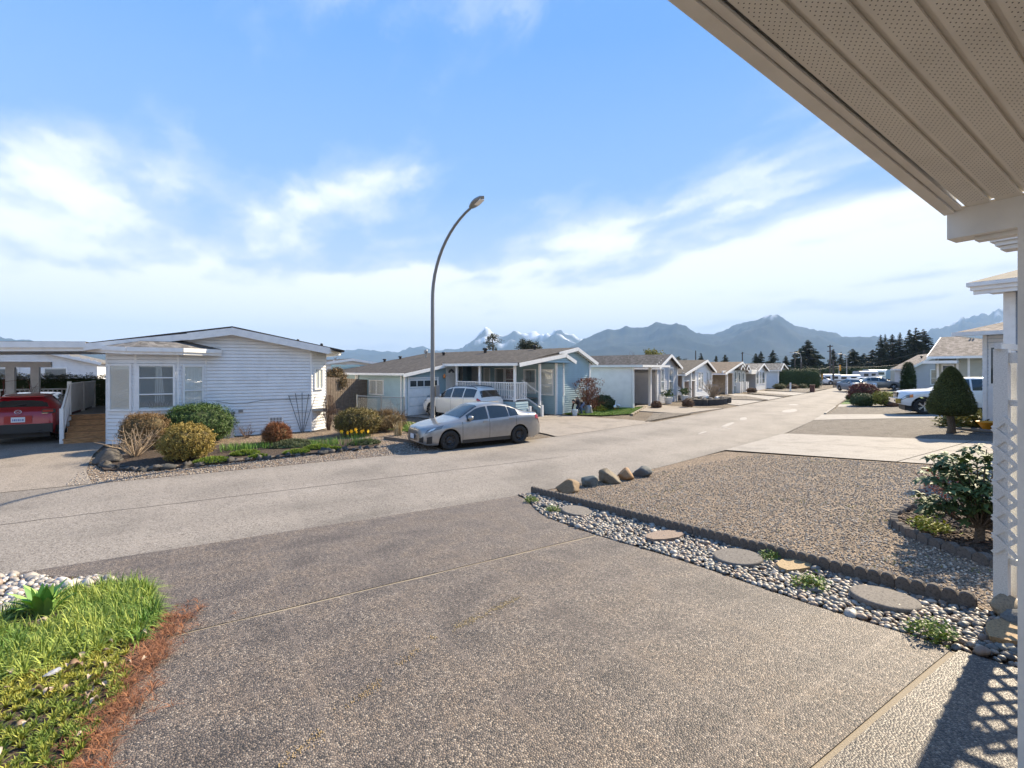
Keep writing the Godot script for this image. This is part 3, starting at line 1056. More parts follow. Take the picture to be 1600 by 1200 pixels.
func scallop_mesh() -> ArrayMesh:
	# 0.57 m long block along z with five rounded tops
	var b := MB.new()
	var prof := []
	var n := 5
	var w := 0.57 / n
	for i in n:
		for k in 7:
			var t := k / 6.0
			var z := -0.285 + (i + t) * w
			prof.append(Vector2(z, 0.095 + 0.055 * sqrt(maxf(0.0, 1.0 - pow(2.0 * t - 1.0, 2.0)))))
	for i in prof.size() - 1:
		var p: Vector2 = prof[i]
		var q: Vector2 = prof[i + 1]
		var k := i % 7
		if k == 6:
			continue
		# each scallop bulges a little to both sides
		var b0 := 0.030 + 0.012 * sin(PI * k / 6.0)
		var b1 := 0.030 + 0.012 * sin(PI * (k + 1) / 6.0)
		b.quad(Vector3(-b0, -0.08, p.x), Vector3(-b1, -0.08, q.x), Vector3(-b1, q.y - 0.012, q.x), Vector3(-b0, p.y - 0.012, p.x))
		b.quad(Vector3(b1, -0.08, q.x), Vector3(b0, -0.08, p.x), Vector3(b0, p.y - 0.012, p.x), Vector3(b1, q.y - 0.012, q.x))
		b.quad(Vector3(-b0, p.y - 0.012, p.x), Vector3(-b1, q.y - 0.012, q.x), Vector3(-b1 + 0.014, q.y, q.x), Vector3(-b0 + 0.014, p.y, p.x))
		b.quad(Vector3(b1, q.y - 0.012, q.x), Vector3(b0, p.y - 0.012, p.x), Vector3(b0 - 0.014, p.y, p.x), Vector3(b1 - 0.014, q.y, q.x))
		b.quad(Vector3(-b0 + 0.014, p.y, p.x), Vector3(-b1 + 0.014, q.y, q.x), Vector3(b1 - 0.014, q.y, q.x), Vector3(b0 - 0.014, p.y, p.x))
	b.quad(Vector3(-0.03, -0.08, -0.285), Vector3(-0.03, 0.09, -0.285), Vector3(0.03, 0.09, -0.285), Vector3(0.03, -0.08, -0.285))
	b.quad(Vector3(-0.03, -0.08, 0.285), Vector3(0.03, -0.08, 0.285), Vector3(0.03, 0.09, 0.285), Vector3(-0.03, 0.09, 0.285))
	return b.mesh()

func boulder(called: String, label: String, at: Vector3, size: Vector3, c: Color, seed_: int, turn: float, group := "", rough := 0.55) -> Node3D:
	var o := thing(called, label, "boulder", at + Vector3(0, size.y * 0.55, 0), turn, group)
	var nz := FastNoiseLite.new()
	nz.seed = seed_
	nz.frequency = 1.1
	var b := MB.new()
	var rows := []
	for r in 23:
		var th := PI * r / 22
		var row := []
		for k in 34:
			var an := TAU * k / 34
			var d := Vector3(sin(th) * cos(an), cos(th), sin(th) * sin(an))
			# facets: the nearest of a few random planes cuts the ball
			var rad := 1.25
			var fr := RandomNumberGenerator.new()
			fr.seed = seed_
			for f in 13:
				var pn := Vector3(fr.randf_range(-1, 1), fr.randf_range(-1, 1), fr.randf_range(-1, 1)).normalized()
				var cut := fr.randf_range(0.60, 0.92)
				var dd := d.dot(pn)
				if dd > 0.05:
					rad = minf(rad, lerpf(1.0, cut / dd, clampf(rough * 1.8, 0, 1)))
			rad = minf(rad, 1.2) * (1.0 + 0.05 * nz.get_noise_3dv(d * 2.5) + 0.03 * nz.get_noise_3dv(d * 7.0))
			row.append(d * rad * size)
		rows.append(row)
	b.col = c
	b.grid(rows, true, true)
	part("rock", b, M.stone, o)
	return o

func make_pebble_strip(edge: Callable) -> void:
	var bed := Node3D.new()
	bed.name = numbered("pebble_bed")
	add_child(bed)
	tag(bed, "strip of rounded river pebbles along the driveway", "", "", "structure")
	var a := []
	var c := []
	for k in 20:
		var v := lerpf(-2.0, 8.35, k / 19.0)
		a.append(Vector2(edge.call(v) + 0.005, v))
		c.append(Vector2(5.66, v))
	part("bed_soil", sheet(between(a, c, 40, 4), -0.012), M.soil, bed)
	var shapes := []
	for s in 5:
		shapes.append(lump(50 + s, 0.35, 6, 10))
	var tones := [Color(0.22, 0.205, 0.185), Color(0.145, 0.14, 0.13), Color(0.30, 0.25, 0.20), Color(0.20, 0.15, 0.115), Color(0.085, 0.082, 0.08), Color(0.36, 0.33, 0.29), Color(0.25, 0.185, 0.14), Color(0.155, 0.16, 0.15)]
	var mats := []
	for k in tones.size():
		mats.append(mat("pebble_tone_%d" % k, lin(tones[k].r, tones[k].g, tones[k].b), 0.5, {"tex": "fine", "tri": 4.0}))
	var placed := []
	var cell := {}
	for k in 14000:
		var v := 8.3 - 7.6 * sqrt(rr(0, 1))
		if rr(0, 1) < 0.12:
			v = rr(6.0, 8.3)
		var e: float = edge.call(v)
		var u := rr(e + 0.03, 5.61)
		var s := rr(0.018, 0.036)
		if rr(0, 1) < 0.05:
			s = rr(0.04, 0.055)
		var key := Vector2i(int(u * 20), int(v * 20))
		var ok := true
		for dx in [-1, 0, 1]:
			for dy in [-1, 0, 1]:
				for q in cell.get(key + Vector2i(dx, dy), []):
					if Vector2(q[0] - u, q[1] - v).length() < (q[2] + s) * 0.72:
						ok = false
		if not ok:
			continue
		if not cell.has(key):
			cell[key] = []
		cell[key].append([u, v, s])
		placed.append([u, v, s, v + absf(u - 5.1) * 0.2 - s * 12.0])
	placed.sort_custom(func(p, q): return p[3] < q[3])
	var xf := []
	var cols := []
	var alone := 0
	for q in placed:
		var s: float = q[2]
		var t := Transform3D(turned(rr(0, TAU), rr(-0.35, 0.35), rr(-0.35, 0.35)).scaled_local(Vector3(s * rr(1.0, 1.45), s * rr(0.6, 0.8), s)), G(q[0], q[1], s * rr(0.25, 0.75)))
		var tone := rng.randi() % 8
		if alone < 300 and q[1] > 0.75:
			var o := obj("pebble", shapes[alone % 5], mats[tone], bed)
			o.transform = t
			alone += 1
		else:
			xf.append(t)
			cols.append(tones[tone])
	var rest := scatter("pebbles", shapes[0], M.pebble, xf, cols, bed)
	rest.set_meta("kind", "stuff")

# ---------------------------------------------------------------- plants
# a tuft of arching blades, each a bent strip
func tuft_mesh(n: int, length: float, width: float, seed_: int, droop := 0.6, segs := 4) -> ArrayMesh:
	var r := RandomNumberGenerator.new()
	r.seed = seed_
	var b := MB.new()
	for k in n:
		var an := r.randf_range(0, TAU)
		var dir := Vector3(cos(an), 0, sin(an))
		var side := Vector3(-dir.z, 0, dir.x)
		var l := length * r.randf_range(0.6, 1.1)
		var lean := r.randf_range(0.15, 1.0)
		var foot := dir * r.randf_range(0, length * 0.12)
		b.col = Color.WHITE * r.randf_range(0.65, 1.1)
		var rows := []
		for i in segs + 1:
			var t := i / float(segs)
			var p := foot + dir * l * lean * t * (0.35 + 0.65 * t) + Vector3.UP * l * (t - droop * lean * t * t)
			var w := width * (1.0 - pow(t, 2.0)) + 0.0004
			rows.append([p - side * w, p + side * w])
		b.grid(rows, false)
	return b.mesh()

# a short stem with pointed oval leaves
func sprig_mesh(n: int, leaf: float, width: float, seed_: int, spread := 1.0) -> ArrayMesh:
	var r := RandomNumberGenerator.new()
	r.seed = seed_
	var b := MB.new()
	for k in n:
		var an := r.randf_range(0, TAU)
		var up := r.randf_range(-0.2, 1.0)
		var dir := Vector3(cos(an), up, sin(an)).normalized()
		var side := dir.cross(Vector3(r.randf_range(-1, 1), r.randf_range(-1, 1), r.randf_range(-1, 1))).normalized()
		var nn := dir.cross(side).normalized()
		var p := Vector3(r.randf_range(-1, 1), r.randf_range(-1, 1), r.randf_range(-1, 1)) * leaf * spread
		var l := leaf * r.randf_range(0.7, 1.15)
		b.col = Color.WHITE * r.randf_range(0.7, 1.12)
		var tip := p + dir * l
		var ml := p + dir * l * 0.45 + side * width + nn * width * 0.25
		var mr := p + dir * l * 0.45 - side * width + nn * width * 0.25
		b.tri(p, mr, tip)
		b.tri(p, tip, ml)
	return b.mesh()

func leafy_clump(called: String, label: String, at: Vector3, size: float, n: int, c0: Color, c1: Color, group := "") -> Node3D:
	var o := thing(called, label, "plant", at, rr(0, TAU), group)
	var xf := []
	var cols := []
	for k in n:
		var an := rr(0, TAU)
		var rad := sqrt(rr(0, 1)) * size
		var y := (1.0 - pow(rad / size, 2.0)) * size * 0.7 * rr(0.2, 1.0)
		xf.append(Transform3D(turned(rr(0, TAU), rr(-0.5, 0.5)).scaled(Vector3.ONE * rr(0.7, 1.2)), Vector3(cos(an) * rad, y, sin(an) * rad)))
		cols.append(c0.lerp(c1, rr(0, 1)))
	foliage("foliage", sprig_mesh(5, size * 0.32, size * 0.06, 5), M.leaf, xf, cols, o)
	var st := MB.new()
	for k in 5:
		var an := TAU * k / 5.0
		st.tube([Vector3(0, -0.02, 0), Vector3(cos(an) * size * 0.5, size * 0.4, sin(an) * size * 0.5)], [0.004, 0.002], 5)
	part("stem", st, M.brown_twig, o)
	return o

# clipped or rounded shrub: bumpy dark core under a coat of leaf sprigs
func shrub(called: String, label: String, at: Vector3, size: Vector3, n: int, leaf: float, tones: Array, o := {}) -> Node3D:
	var t := thing(called, label, o.get("category", "shrub"), at, o.get("turn", 0.0), o.get("group", ""))
	var nz := FastNoiseLite.new()
	nz.seed = o.get("seed", 1)
	nz.frequency = 1.0
	var bump: float = o.get("bump", 0.12)
	var square: float = o.get("square", 2.0)
	var low: float = o.get("low", 0.0)
	var shape := func(d: Vector3) -> Vector3:
		var q := pow(pow(absf(d.x), square) + pow(absf(d.y), square) + pow(absf(d.z), square), 1.0 / square)
		var s := (1.0 + bump * nz.get_noise_3dv(d * 1.6) + bump * 0.5 * nz.get_noise_3dv(d * 4.0)) / q
		var p := d * s
		if low > 0.0 and d.y < 0.0:
			p.x *= 1.0 - low * d.y * d.y
			p.z *= 1.0 - low * d.y * d.y
		return Vector3(p.x * size.x, (p.y * 0.5 + 0.5) * size.y + o.get("lift", 0.0), p.z * size.z)
	var b := MB.new()
	var rows := []
	for r in 13:
		var th := PI * r / 12
		var row := []
		for k in 22:
			var an := TAU * k / 22
			var d := Vector3(sin(th) * cos(an), cos(th), sin(th) * sin(an))
			var p: Vector3 = shape.call(d)
			var mid := Vector3(0, size.y * 0.5, 0)
			row.append(mid + (p - mid) * o.get("core", 0.86))
		rows.append(row)
	b.grid(rows, true, true)
	part("branches", b, o.get("core_mat", M.bush_core), t)
	var xf := []
	var cols := []
	for k in n:
		var d := Vector3(rng.randfn(), rng.randfn(), rng.randfn()).normalized()
		if d.y < -0.75:
			d.y = -d.y
		var p: Vector3 = shape.call(d)
		var mid := Vector3(0, size.y * 0.5, 0)
		p = mid + (p - mid) * (rr(0.84, 1.03) if k % 9 else rr(1.0, 1.13))
		var bas := Basis(Quaternion(Vector3.UP, (d + Vector3(rr(-0.5, 0.5), rr(-0.2, 0.6), rr(-0.5, 0.5))).normalized())) * Basis(Vector3.UP, rr(0, TAU))
		xf.append(Transform3D(bas.scaled(Vector3.ONE * rr(0.7, 1.25)), p))
		var g := 0.5 + 0.5 * nz.get_noise_3dv(d * 3.0) + rr(-0.35, 0.35)
		cols.append((tones[0] as Color).lerp(tones[1], clampf(g, 0, 1)))
	foliage("foliage", o.get("sprig", sprig_mesh(6, leaf, leaf * 0.24, 9)), o.get("leaf_mat", M.leaf), xf, cols, t)
	return t

# branching stems without leaves
func twig_bush(called: String, label: String, at: Vector3, height: float, spread: float, n: int, m: Material, seed_: int, thick := 0.008, droop := 0.0, category := "shrub") -> Node3D:
	var t := thing(called, label, category, at)
	var r := RandomNumberGenerator.new()
	r.seed = seed_
	var b := MB.new()
	for k in n:
		var an := r.randf_range(0, TAU)
		var out := r.randf_range(0.15, 1.0) * spread
		var hh := height * r.randf_range(0.5, 1.0) * (1.15 - 0.5 * out / spread)
		var p0 := Vector3(cos(an), 0, sin(an)) * r.randf_range(0, 0.06)
		var tip := Vector3(cos(an) * out, hh, sin(an) * out)
		var mid := p0.lerp(tip, 0.5) + Vector3(r.randf_range(-1, 1), r.randf_range(0.2, 1.2) + droop * 2.0, r.randf_range(-1, 1)) * height * 0.09
		tip.y -= droop * height * 0.35
		b.tube([p0, mid, tip], [thick, thick * 0.7, thick * 0.3], 5, false)
		for j in 5:
			var s := r.randf_range(0.3, 0.95)
			var q := p0.lerp(mid, s * 2.0) if s < 0.5 else mid.lerp(tip, s * 2.0 - 1.0)
			var e := q + Vector3(cos(an) * 0.6 + r.randf_range(-1, 1), r.randf_range(0.1, 1.0) - droop, sin(an) * 0.6 + r.randf_range(-1, 1)).normalized() * height * r.randf_range(0.12, 0.3)
			b.tube([q, e], [thick * 0.5, thick * 0.18], 4, false)
	part("branches", b, m, t)
	return t

# ---------------------------------------------------------------- roof we stand under
func make_carport_roof() -> void:
	# the soffit slopes down along the street to a beam at u = 3.43
	var t := thing("carport", "cream carport roof with perforated soffit panels, end beam and white post", "carport", Vector3.ZERO)
	var u1 := 3.43
	var yb := 2.6 + 0.715          # underside of the beam
	var slope := 0.125
	var y_at := func(u: float) -> float:
		return yb + 0.155 + (u1 - u) * slope
	var v_edge := 0.985
	var b: MB
	# soffit panels, each with a recessed seam beside it
	var w := 0.116
	var holes := []  # positions of the dark discs; the panels themselves are not pierced
	var disc := MB.new()
	for k in 6:
		var a0 := TAU * k / 6
		var a1 := TAU * (k + 1) / 6
		disc.tri(Vector3.ZERO, Vector3(cos(a0), 0, sin(a0)), Vector3(cos(a1), 0, sin(a1)))
	var bas := Basis(Vector3(0, 0, 1), -atan(slope))
	for k in 26:
		var v0 := v_edge - 0.075 - k * w
		b = MB.new()
		var pa := Vector3(-4.0, y_at.call(-4.0), -(v0 - w / 2 + 0.004))
		var pb := Vector3(u1, y_at.call(u1), -(v0 - w / 2 + 0.004))
		b.bar(pa + Vector3(0, 0.006, 0), pb + Vector3(0, 0.006, 0), w - 0.020, 0.012)
		# rounded rib beside the flat strip
		b.bar(pa + Vector3(0, 0.020, w / 2 - 0.004), pb + Vector3(0, 0.020, w / 2 - 0.004), 0.024, 0.010)
		part("soffit_panel", b, M.soffit, t)
		if k < 14:
			var u := -1.6
			var i := 0
			while u < u1 - 0.05:
				for j in 4:
					var v := v0 - 0.022 - j * 0.0195 - (0.0095 if i % 2 else 0.0)
					holes.append(Transform3D(bas.scaled(Vector3.ONE * 0.0023), Vector3(u, y_at.call(u) - 0.0009, -v)))
				u += 0.0135
				i += 1
	var hl := scatter("dark_hole_discs", disc.mesh(), M.hole, holes, [], t)  # flat discs paint the holes' inner shade onto the solid panels
	hl.set_meta("kind", "stuff")
	# j-channel, fascia and drip edge along the street side
	b = MB.new()
	b.bar(Vector3(-4, y_at.call(-4.0) - 0.004, -(v_edge - 0.055)), Vector3(u1, y_at.call(u1) - 0.004, -(v_edge - 0.055)), 0.03, 0.012)
	part("channel", b, M.cream_trim, t)
	b = MB.new()
	b.bar(Vector3(-4, y_at.call(-4.0) + 0.055, -(v_edge - 0.010)), Vector3(u1 + 0.02, y_at.call(u1) + 0.055, -(v_edge - 0.010)), 0.05, 0.15)
	part("fascia", b, M.cream_trim, t)
	# roof deck above
	b = MB.new()
	b.bar(Vector3(-4.2, y_at.call(-4.2) + 0.16, 2.0), Vector3(u1 + 0.1, y_at.call(u1 + 0.1) + 0.16, 2.0), 6.05, 0.04)
	part("roof", b, M.roof_grey, t)
	# beam at the low end, with its cladding lip
	b = MB.new()
	b.bx(u1, u1 + 0.14, yb, yb + 0.165, -v_edge + 0.0, 4.0)
	part("beam", b, M.cream_trim, t)
	b = MB.new()
	b.bx(u1 + 0.055, u1 + 0.13, yb - 0.022, yb - 0.001, -v_edge + 0.10, 4.0)
	part("beam_lip", b, M.cream_trim, t)
	# eave gutter of the next roof bay beyond the beam, stepped moulding
	var gy := 2.6 + 0.84
	for k in 4:
		b = MB.new()
		b.bx(4.70 - 0.022 * k, 4.84, gy + 0.028 * k, gy + 0.028 * (k + 1) - 0.001, -1.06 - 0.022 * k, 3.8)
		part("gutter_moulding", b, M.white_trim, t)
	b = MB.new()
	b.bx(u1 + 0.14, 4.69, gy + 0.03, gy + 0.05, -0.9, 3.8)
	part("soffit_panel", b, M.soffit, t)
	# end post; only its street-side edge shows
	b = MB.new()
	var g := H(3.46, 0.62)
	b.bx(3.40, 3.53, g, yb + 0.03, -0.705, -0.575)
	part("post", b, M.cream_trim, t)
	# house wall and shaded room behind the camera keep the light real
	var hw := thing("house", "cream house wall behind the carport", "house", Vector3(0, 0, 0))
	b = MB.new()
	b.bx(-9.0, 3.4, 0.4, 4.2, 3.6, 3.8)
	part("wall", b, M.cream_trim, hw)

func make_lattice_screen() -> void:
	# white garden screen at the end of the pebble strip: posts, rails and diagonal slats
	var at := G(5.72, 1.28)
	var t := thing("lattice_screen", "weathered white wooden lattice screen with posts and top rail", "screen", at)
	var H1 := 2.24
	var b := MB.new()
	b.bx(-0.045, 0.045, -0.1, H1, -0.045, 0.045)
	part("post", b, M.old_white, t)
	b = MB.new()
	b.bx(0.12, 0.165, -0.05, H1 - 0.07, 0.02, 0.065)
	part("post", b, M.old_white, t)
	b = MB.new()
	b.bx(-0.04, 0.04, -0.1, H1 - 0.03, 0.46, 0.54)
	part("post", b, M.old_white, t)
	b = MB.new()
	b.bx(0.85, 0.93, -0.1, H1 - 0.03, 0.3, 0.38)
	part("post", b, M.old_white, t)
	for q in [[-0.08, 1.0, H1 + 0.0, H1 + 0.05, -0.03, 0.01], [-0.02, 0.02, H1 - 0.12, H1 - 0.03, 0.04, 0.47], [-0.02, 0.02, 0.42, 0.47, 0.04, 0.47], [0.17, 0.9, H1 - 0.13, H1 - 0.05, 0.3, 0.34], [-0.02, 0.02, 0.08, 0.14, 0.04, 0.47], [-0.02, 0.02, H1 - 0.48, H1 - 0.43, 0.04, 0.47]]:
		b = MB.new()
		b.bx(q[0], q[1], q[2], q[3], q[4], q[5])
		part("rail", b, M.old_white, t)
	# diagonal slats on two layers, between 0.62 and 1.62 m, running towards the camera side
	var w := 0.036
	var y0 := 0.50
	var y1 := 1.66
	var z0 := -0.045
	var z1 := 0.50
	var step := 0.152
	for layer in 2:
		var sgn := 1.0 if layer == 0 else -1.0
		var k := -12
		while k < 22:
			# line y = y0 + k*step + sgn*(z - z0)
			var pts := []
			for z in [z0, z1]:
				pts.append(Vector2(z, y0 + k * step + sgn * (z - z0)))
			var za := z0
			var zb := z1
			var ya: float = pts[0].y
			var yb: float = pts[1].y
			var lo := minf(ya, yb)
			var hi := maxf(ya, yb)
			if hi > y0 + 0.02 and lo < y1 - 0.02:
				var f := func(y: float) -> float:
					return z0 + (y - (y0 + k * step)) * sgn
				if sgn > 0:
					if ya < y0: za = f.call(y0)
					if yb > y1: zb = f.call(y1)
				else:
					if ya > y1: za = f.call(y1)
					if yb < y0: zb = f.call(y0)
				if zb - za > 0.04:
					b = MB.new()
					var x := -0.052 - layer * 0.008
					var g := func(z: float) -> Vector3:
						return Vector3(x, y0 + k * step + sgn * (z - z0), z)
					b.bar(g.call(za), g.call(zb), 0.007, w, Vector3(0, 1, 0))
					part("slat", b, M.old_white, t)
			k += 1
	# a second lattice leaf turned along the street between the inner posts
	for q in [[0.2, 0.5, 0.9, 1.62], [0.3, 0.5, 0.9, 1.3], [0.2, 0.9, 0.62, 1.62], [0.2, 1.2, 0.45, 1.62], [0.2, 1.62, 0.9, 0.7], [0.2, 1.32, 0.85, 0.5], [0.2, 0.98, 0.65, 0.5]]:
		b = MB.new()
		b.bar(Vector3(q[0], q[1], 0.32), Vector3(q[2], q[3], 0.32), 0.007, w, Vector3(0, 0, 1))
		part("slat", b, M.old_white, t)
	b = MB.new()
	b.bar(Vector3(0.16, H1 - 0.4, 0.04), Vector3(0.9, H1 - 0.38, 0.33), 0.03, 0.09)
	part("rail", b, M.old_white, t)

func make_right_bed() -> void:
	# mulched bed with an edging of small half-round blocks
	var rim := []
	for k in 19:
		var an := deg_to_rad(lerpf(60.0, 225.0, k / 18.0))
		rim.append(Vector2(8.55 + cos(an) * 1.55 * 0.62 - 0.1, 2.05) + Vector2(0, sin(an) * 1.02))
	var poly := PackedVector2Array()
	for p in [Vector2(9.9, 2.9), Vector2(9.0, 3.02), Vector2(8.4, 2.98), Vector2(7.95, 2.8), Vector2(7.6, 2.5), Vector2(7.35, 2.15), Vector2(7.1, 1.75), Vector2(6.85, 1.3), Vector2(6.6, 0.8), Vector2(6.5, 0.2), Vector2(10.0, 0.2)]:
		poly.append(p)
	struct("garden_bed", flat_poly(poly, 0.035), M.soil, "mulched bed of dark bark beside the gravel")
	var path := [Vector2(9.6, 2.97), Vector2(9.0, 3.05), Vector2(8.4, 3.01), Vector2(7.93, 2.83), Vector2(7.57, 2.52), Vector2(7.31, 2.16), Vector2(7.06, 1.75), Vector2(6.81, 1.29), Vector2(6.6, 0.85)]
	var cv := Curve2D.new()
	for p in path:
		cv.add_point(p)
	var proto := MB.new()
	var prof := []
	for k in 9:
		var an := PI * k / 8
		prof.append(Vector2(cos(an) * 0.085, 0.05 + sin(an) * 0.075))
	for i in prof.size() - 1:
		proto.quad(Vector3(prof[i].x, prof[i].y, -0.04), Vector3(prof[i].x, prof[i].y, 0.04), Vector3(prof[i + 1].x, prof[i + 1].y, 0.04), Vector3(prof[i + 1].x, prof[i + 1].y, -0.04))
	for s in [-1.0, 1.0]:
		for i in range(1, prof.size() - 1):
			if s > 0:
				proto.tri(Vector3(prof[0].x, prof[0].y, 0.04), Vector3(prof[i].x, prof[i].y, 0.04), Vector3(prof[i + 1].x, prof[i + 1].y, 0.04))
			else:
				proto.tri(Vector3(prof[0].x, prof[0].y, -0.04), Vector3(prof[i + 1].x, prof[i + 1].y, -0.04), Vector3(prof[i].x, prof[i].y, -0.04))
	proto.bx(-0.085, 0.085, -0.08, 0.05, -0.04, 0.04)
	var pm := proto.mesh()
	var n := int(cv.get_baked_length() / 0.185)
	for k in n:
		var p := cv.sample_baked(k * 0.185)
		var q := cv.sample_baked(k * 0.185 + 0.05)
		var o := thing("half_round_edging", "brown half-round edging block curving round the mulched bed", "edging block", G(p.x, p.y, rr(-0.02, 0.0)), atan2(q.y - p.y, q.x - p.x) + rr(-0.08, 0.08), "half-round blocks round the mulched bed")
		obj("block", pm, M.edging_concrete, o)
	# bark chips
	var xf := []
	var cols := []
	for k in 3000:
		var u := rr(6.6, 9.9)
		var v := rr(0.3, 3.0)
		if not Geometry2D.is_point_in_polygon(Vector2(u, v), poly):
			continue
		var s := rr(0.012, 0.035)
		xf.append(Transform3D(turned(rr(0, TAU), rr(-0.4, 0.4), rr(-0.4, 0.4)).scaled_local(Vector3(s * 1.6, s * 0.3, s * 0.7)), G(u, v, 0.045)))
		cols.append(Color(0.05, 0.032, 0.022).lerp(Color(0.17, 0.105, 0.07), pow(rr(0, 1), 2.0)))
	var chips := scatter("bark_chips", lump(8, 0.4, 3, 6), M.chip, xf, cols)
	tag(chips, "dark bark chips strewn over the bed", "bark", "", "stuff")
	# rhododendron: open framework with leathery leaves
	var at := G(7.85, 1.95, 0.03)
	var t := thing("rhododendron", "dark green rhododendron with leathery leaves beside the lattice screen", "shrub", at)
	var b := MB.new()
	b.tube([Vector3(0, -0.05, 0), Vector3(0.02, 0.2, 0.0)], [0.05, 0.045], 8)
	var tips := []
	for k in 46:
		var an := rr(0, TAU)
		var out := sqrt(rr(0.02, 1)) * 0.50
		var tip := Vector3(cos(an) * out, 0.25 + rr(0.15, 0.95) * (1.0 - 0.45 * out), sin(an) * out)
		b.tube([Vector3(0.02, 0.15, 0), Vector3(tip.x * 0.4, tip.y * 0.5, tip.z * 0.4), tip], [0.02, 0.012, 0.005], 5, false)
		tips.append(tip)
	part("stems", b, M.bark, t)
	var xf2 := []
	var c2 := []
	for tip in tips:
		for j in 9:
			var p: Vector3 = tip + Vector3(rr(-1, 1), rr(-1.1, 0.6), rr(-1, 1)) * 0.13
			xf2.append(Transform3D(turned(rr(0, TAU), rr(-0.5, 0.5)).scaled(Vector3.ONE * rr(0.8, 1.2)), p))
			c2.append(Color(0.045, 0.085, 0.03).lerp(Color(0.13, 0.19, 0.07), rr(0, 1)))
	foliage("foliage", whorl_mesh(), M.leaf, xf2, c2, t)
	leafy_clump("groundcover_plant", "low yellow green plant in the mulched bed", G(7.95, 2.45, 0.03), 0.22, 80, Color(0.20, 0.25, 0.03), Color(0.36, 0.36, 0.05))
	var rt := twig_bush("red_shrub", "thin red-stemmed shrub with reddish leaves behind the rhododendron", G(9.0, 2.55, 0.02), 0.85, 0.5, 9, M.red_twig, 14, 0.008)
	xf2 = []
	c2 = []
	for k in 90:
		xf2.append(Transform3D(turned(rr(0, TAU), rr(-0.6, 0.6)).scaled(Vector3.ONE * rr(0.7, 1.2)), Vector3(rr(-0.32, 0.3), rr(0.3, 0.62), rr(-0.3, 0.3))))
		c2.append(Color(0.16, 0.03, 0.02).lerp(Color(0.30, 0.09, 0.04), rr(0, 1)))
	foliage("foliage", sprig_mesh(5, 0.05, 0.014, 12), M.leaf, xf2, c2, rt)

func whorl_mesh() -> ArrayMesh:
	# ring of long leathery leaves round a bud
	var b := MB.new()
	var r := RandomNumberGenerator.new()
	r.seed = 4
	for k in 8:
		var an := TAU * k / 8.0 + r.randf_range(-0.25, 0.25)
		var dir := Vector3(cos(an), r.randf_range(-0.25, 0.5), sin(an)).normalized()
		var side := dir.cross(Vector3.UP).normalized()
		var l := r.randf_range(0.075, 0.115)
		var rows := []
		b.col = Color.WHITE * r.randf_range(0.75, 1.1)
		for i in 5:
			var t := i / 4.0
			var w := 0.021 * sin(PI * clampf(t * 0.9 + 0.08, 0, 1))
			var p := dir * l * t - Vector3.UP * 0.035 * t * t
			rows.append([p - side * w + Vector3.UP * w * 0.25, p, p + side * w + Vector3.UP * w * 0.25])
		b.grid(rows, false)
	return b.mesh()

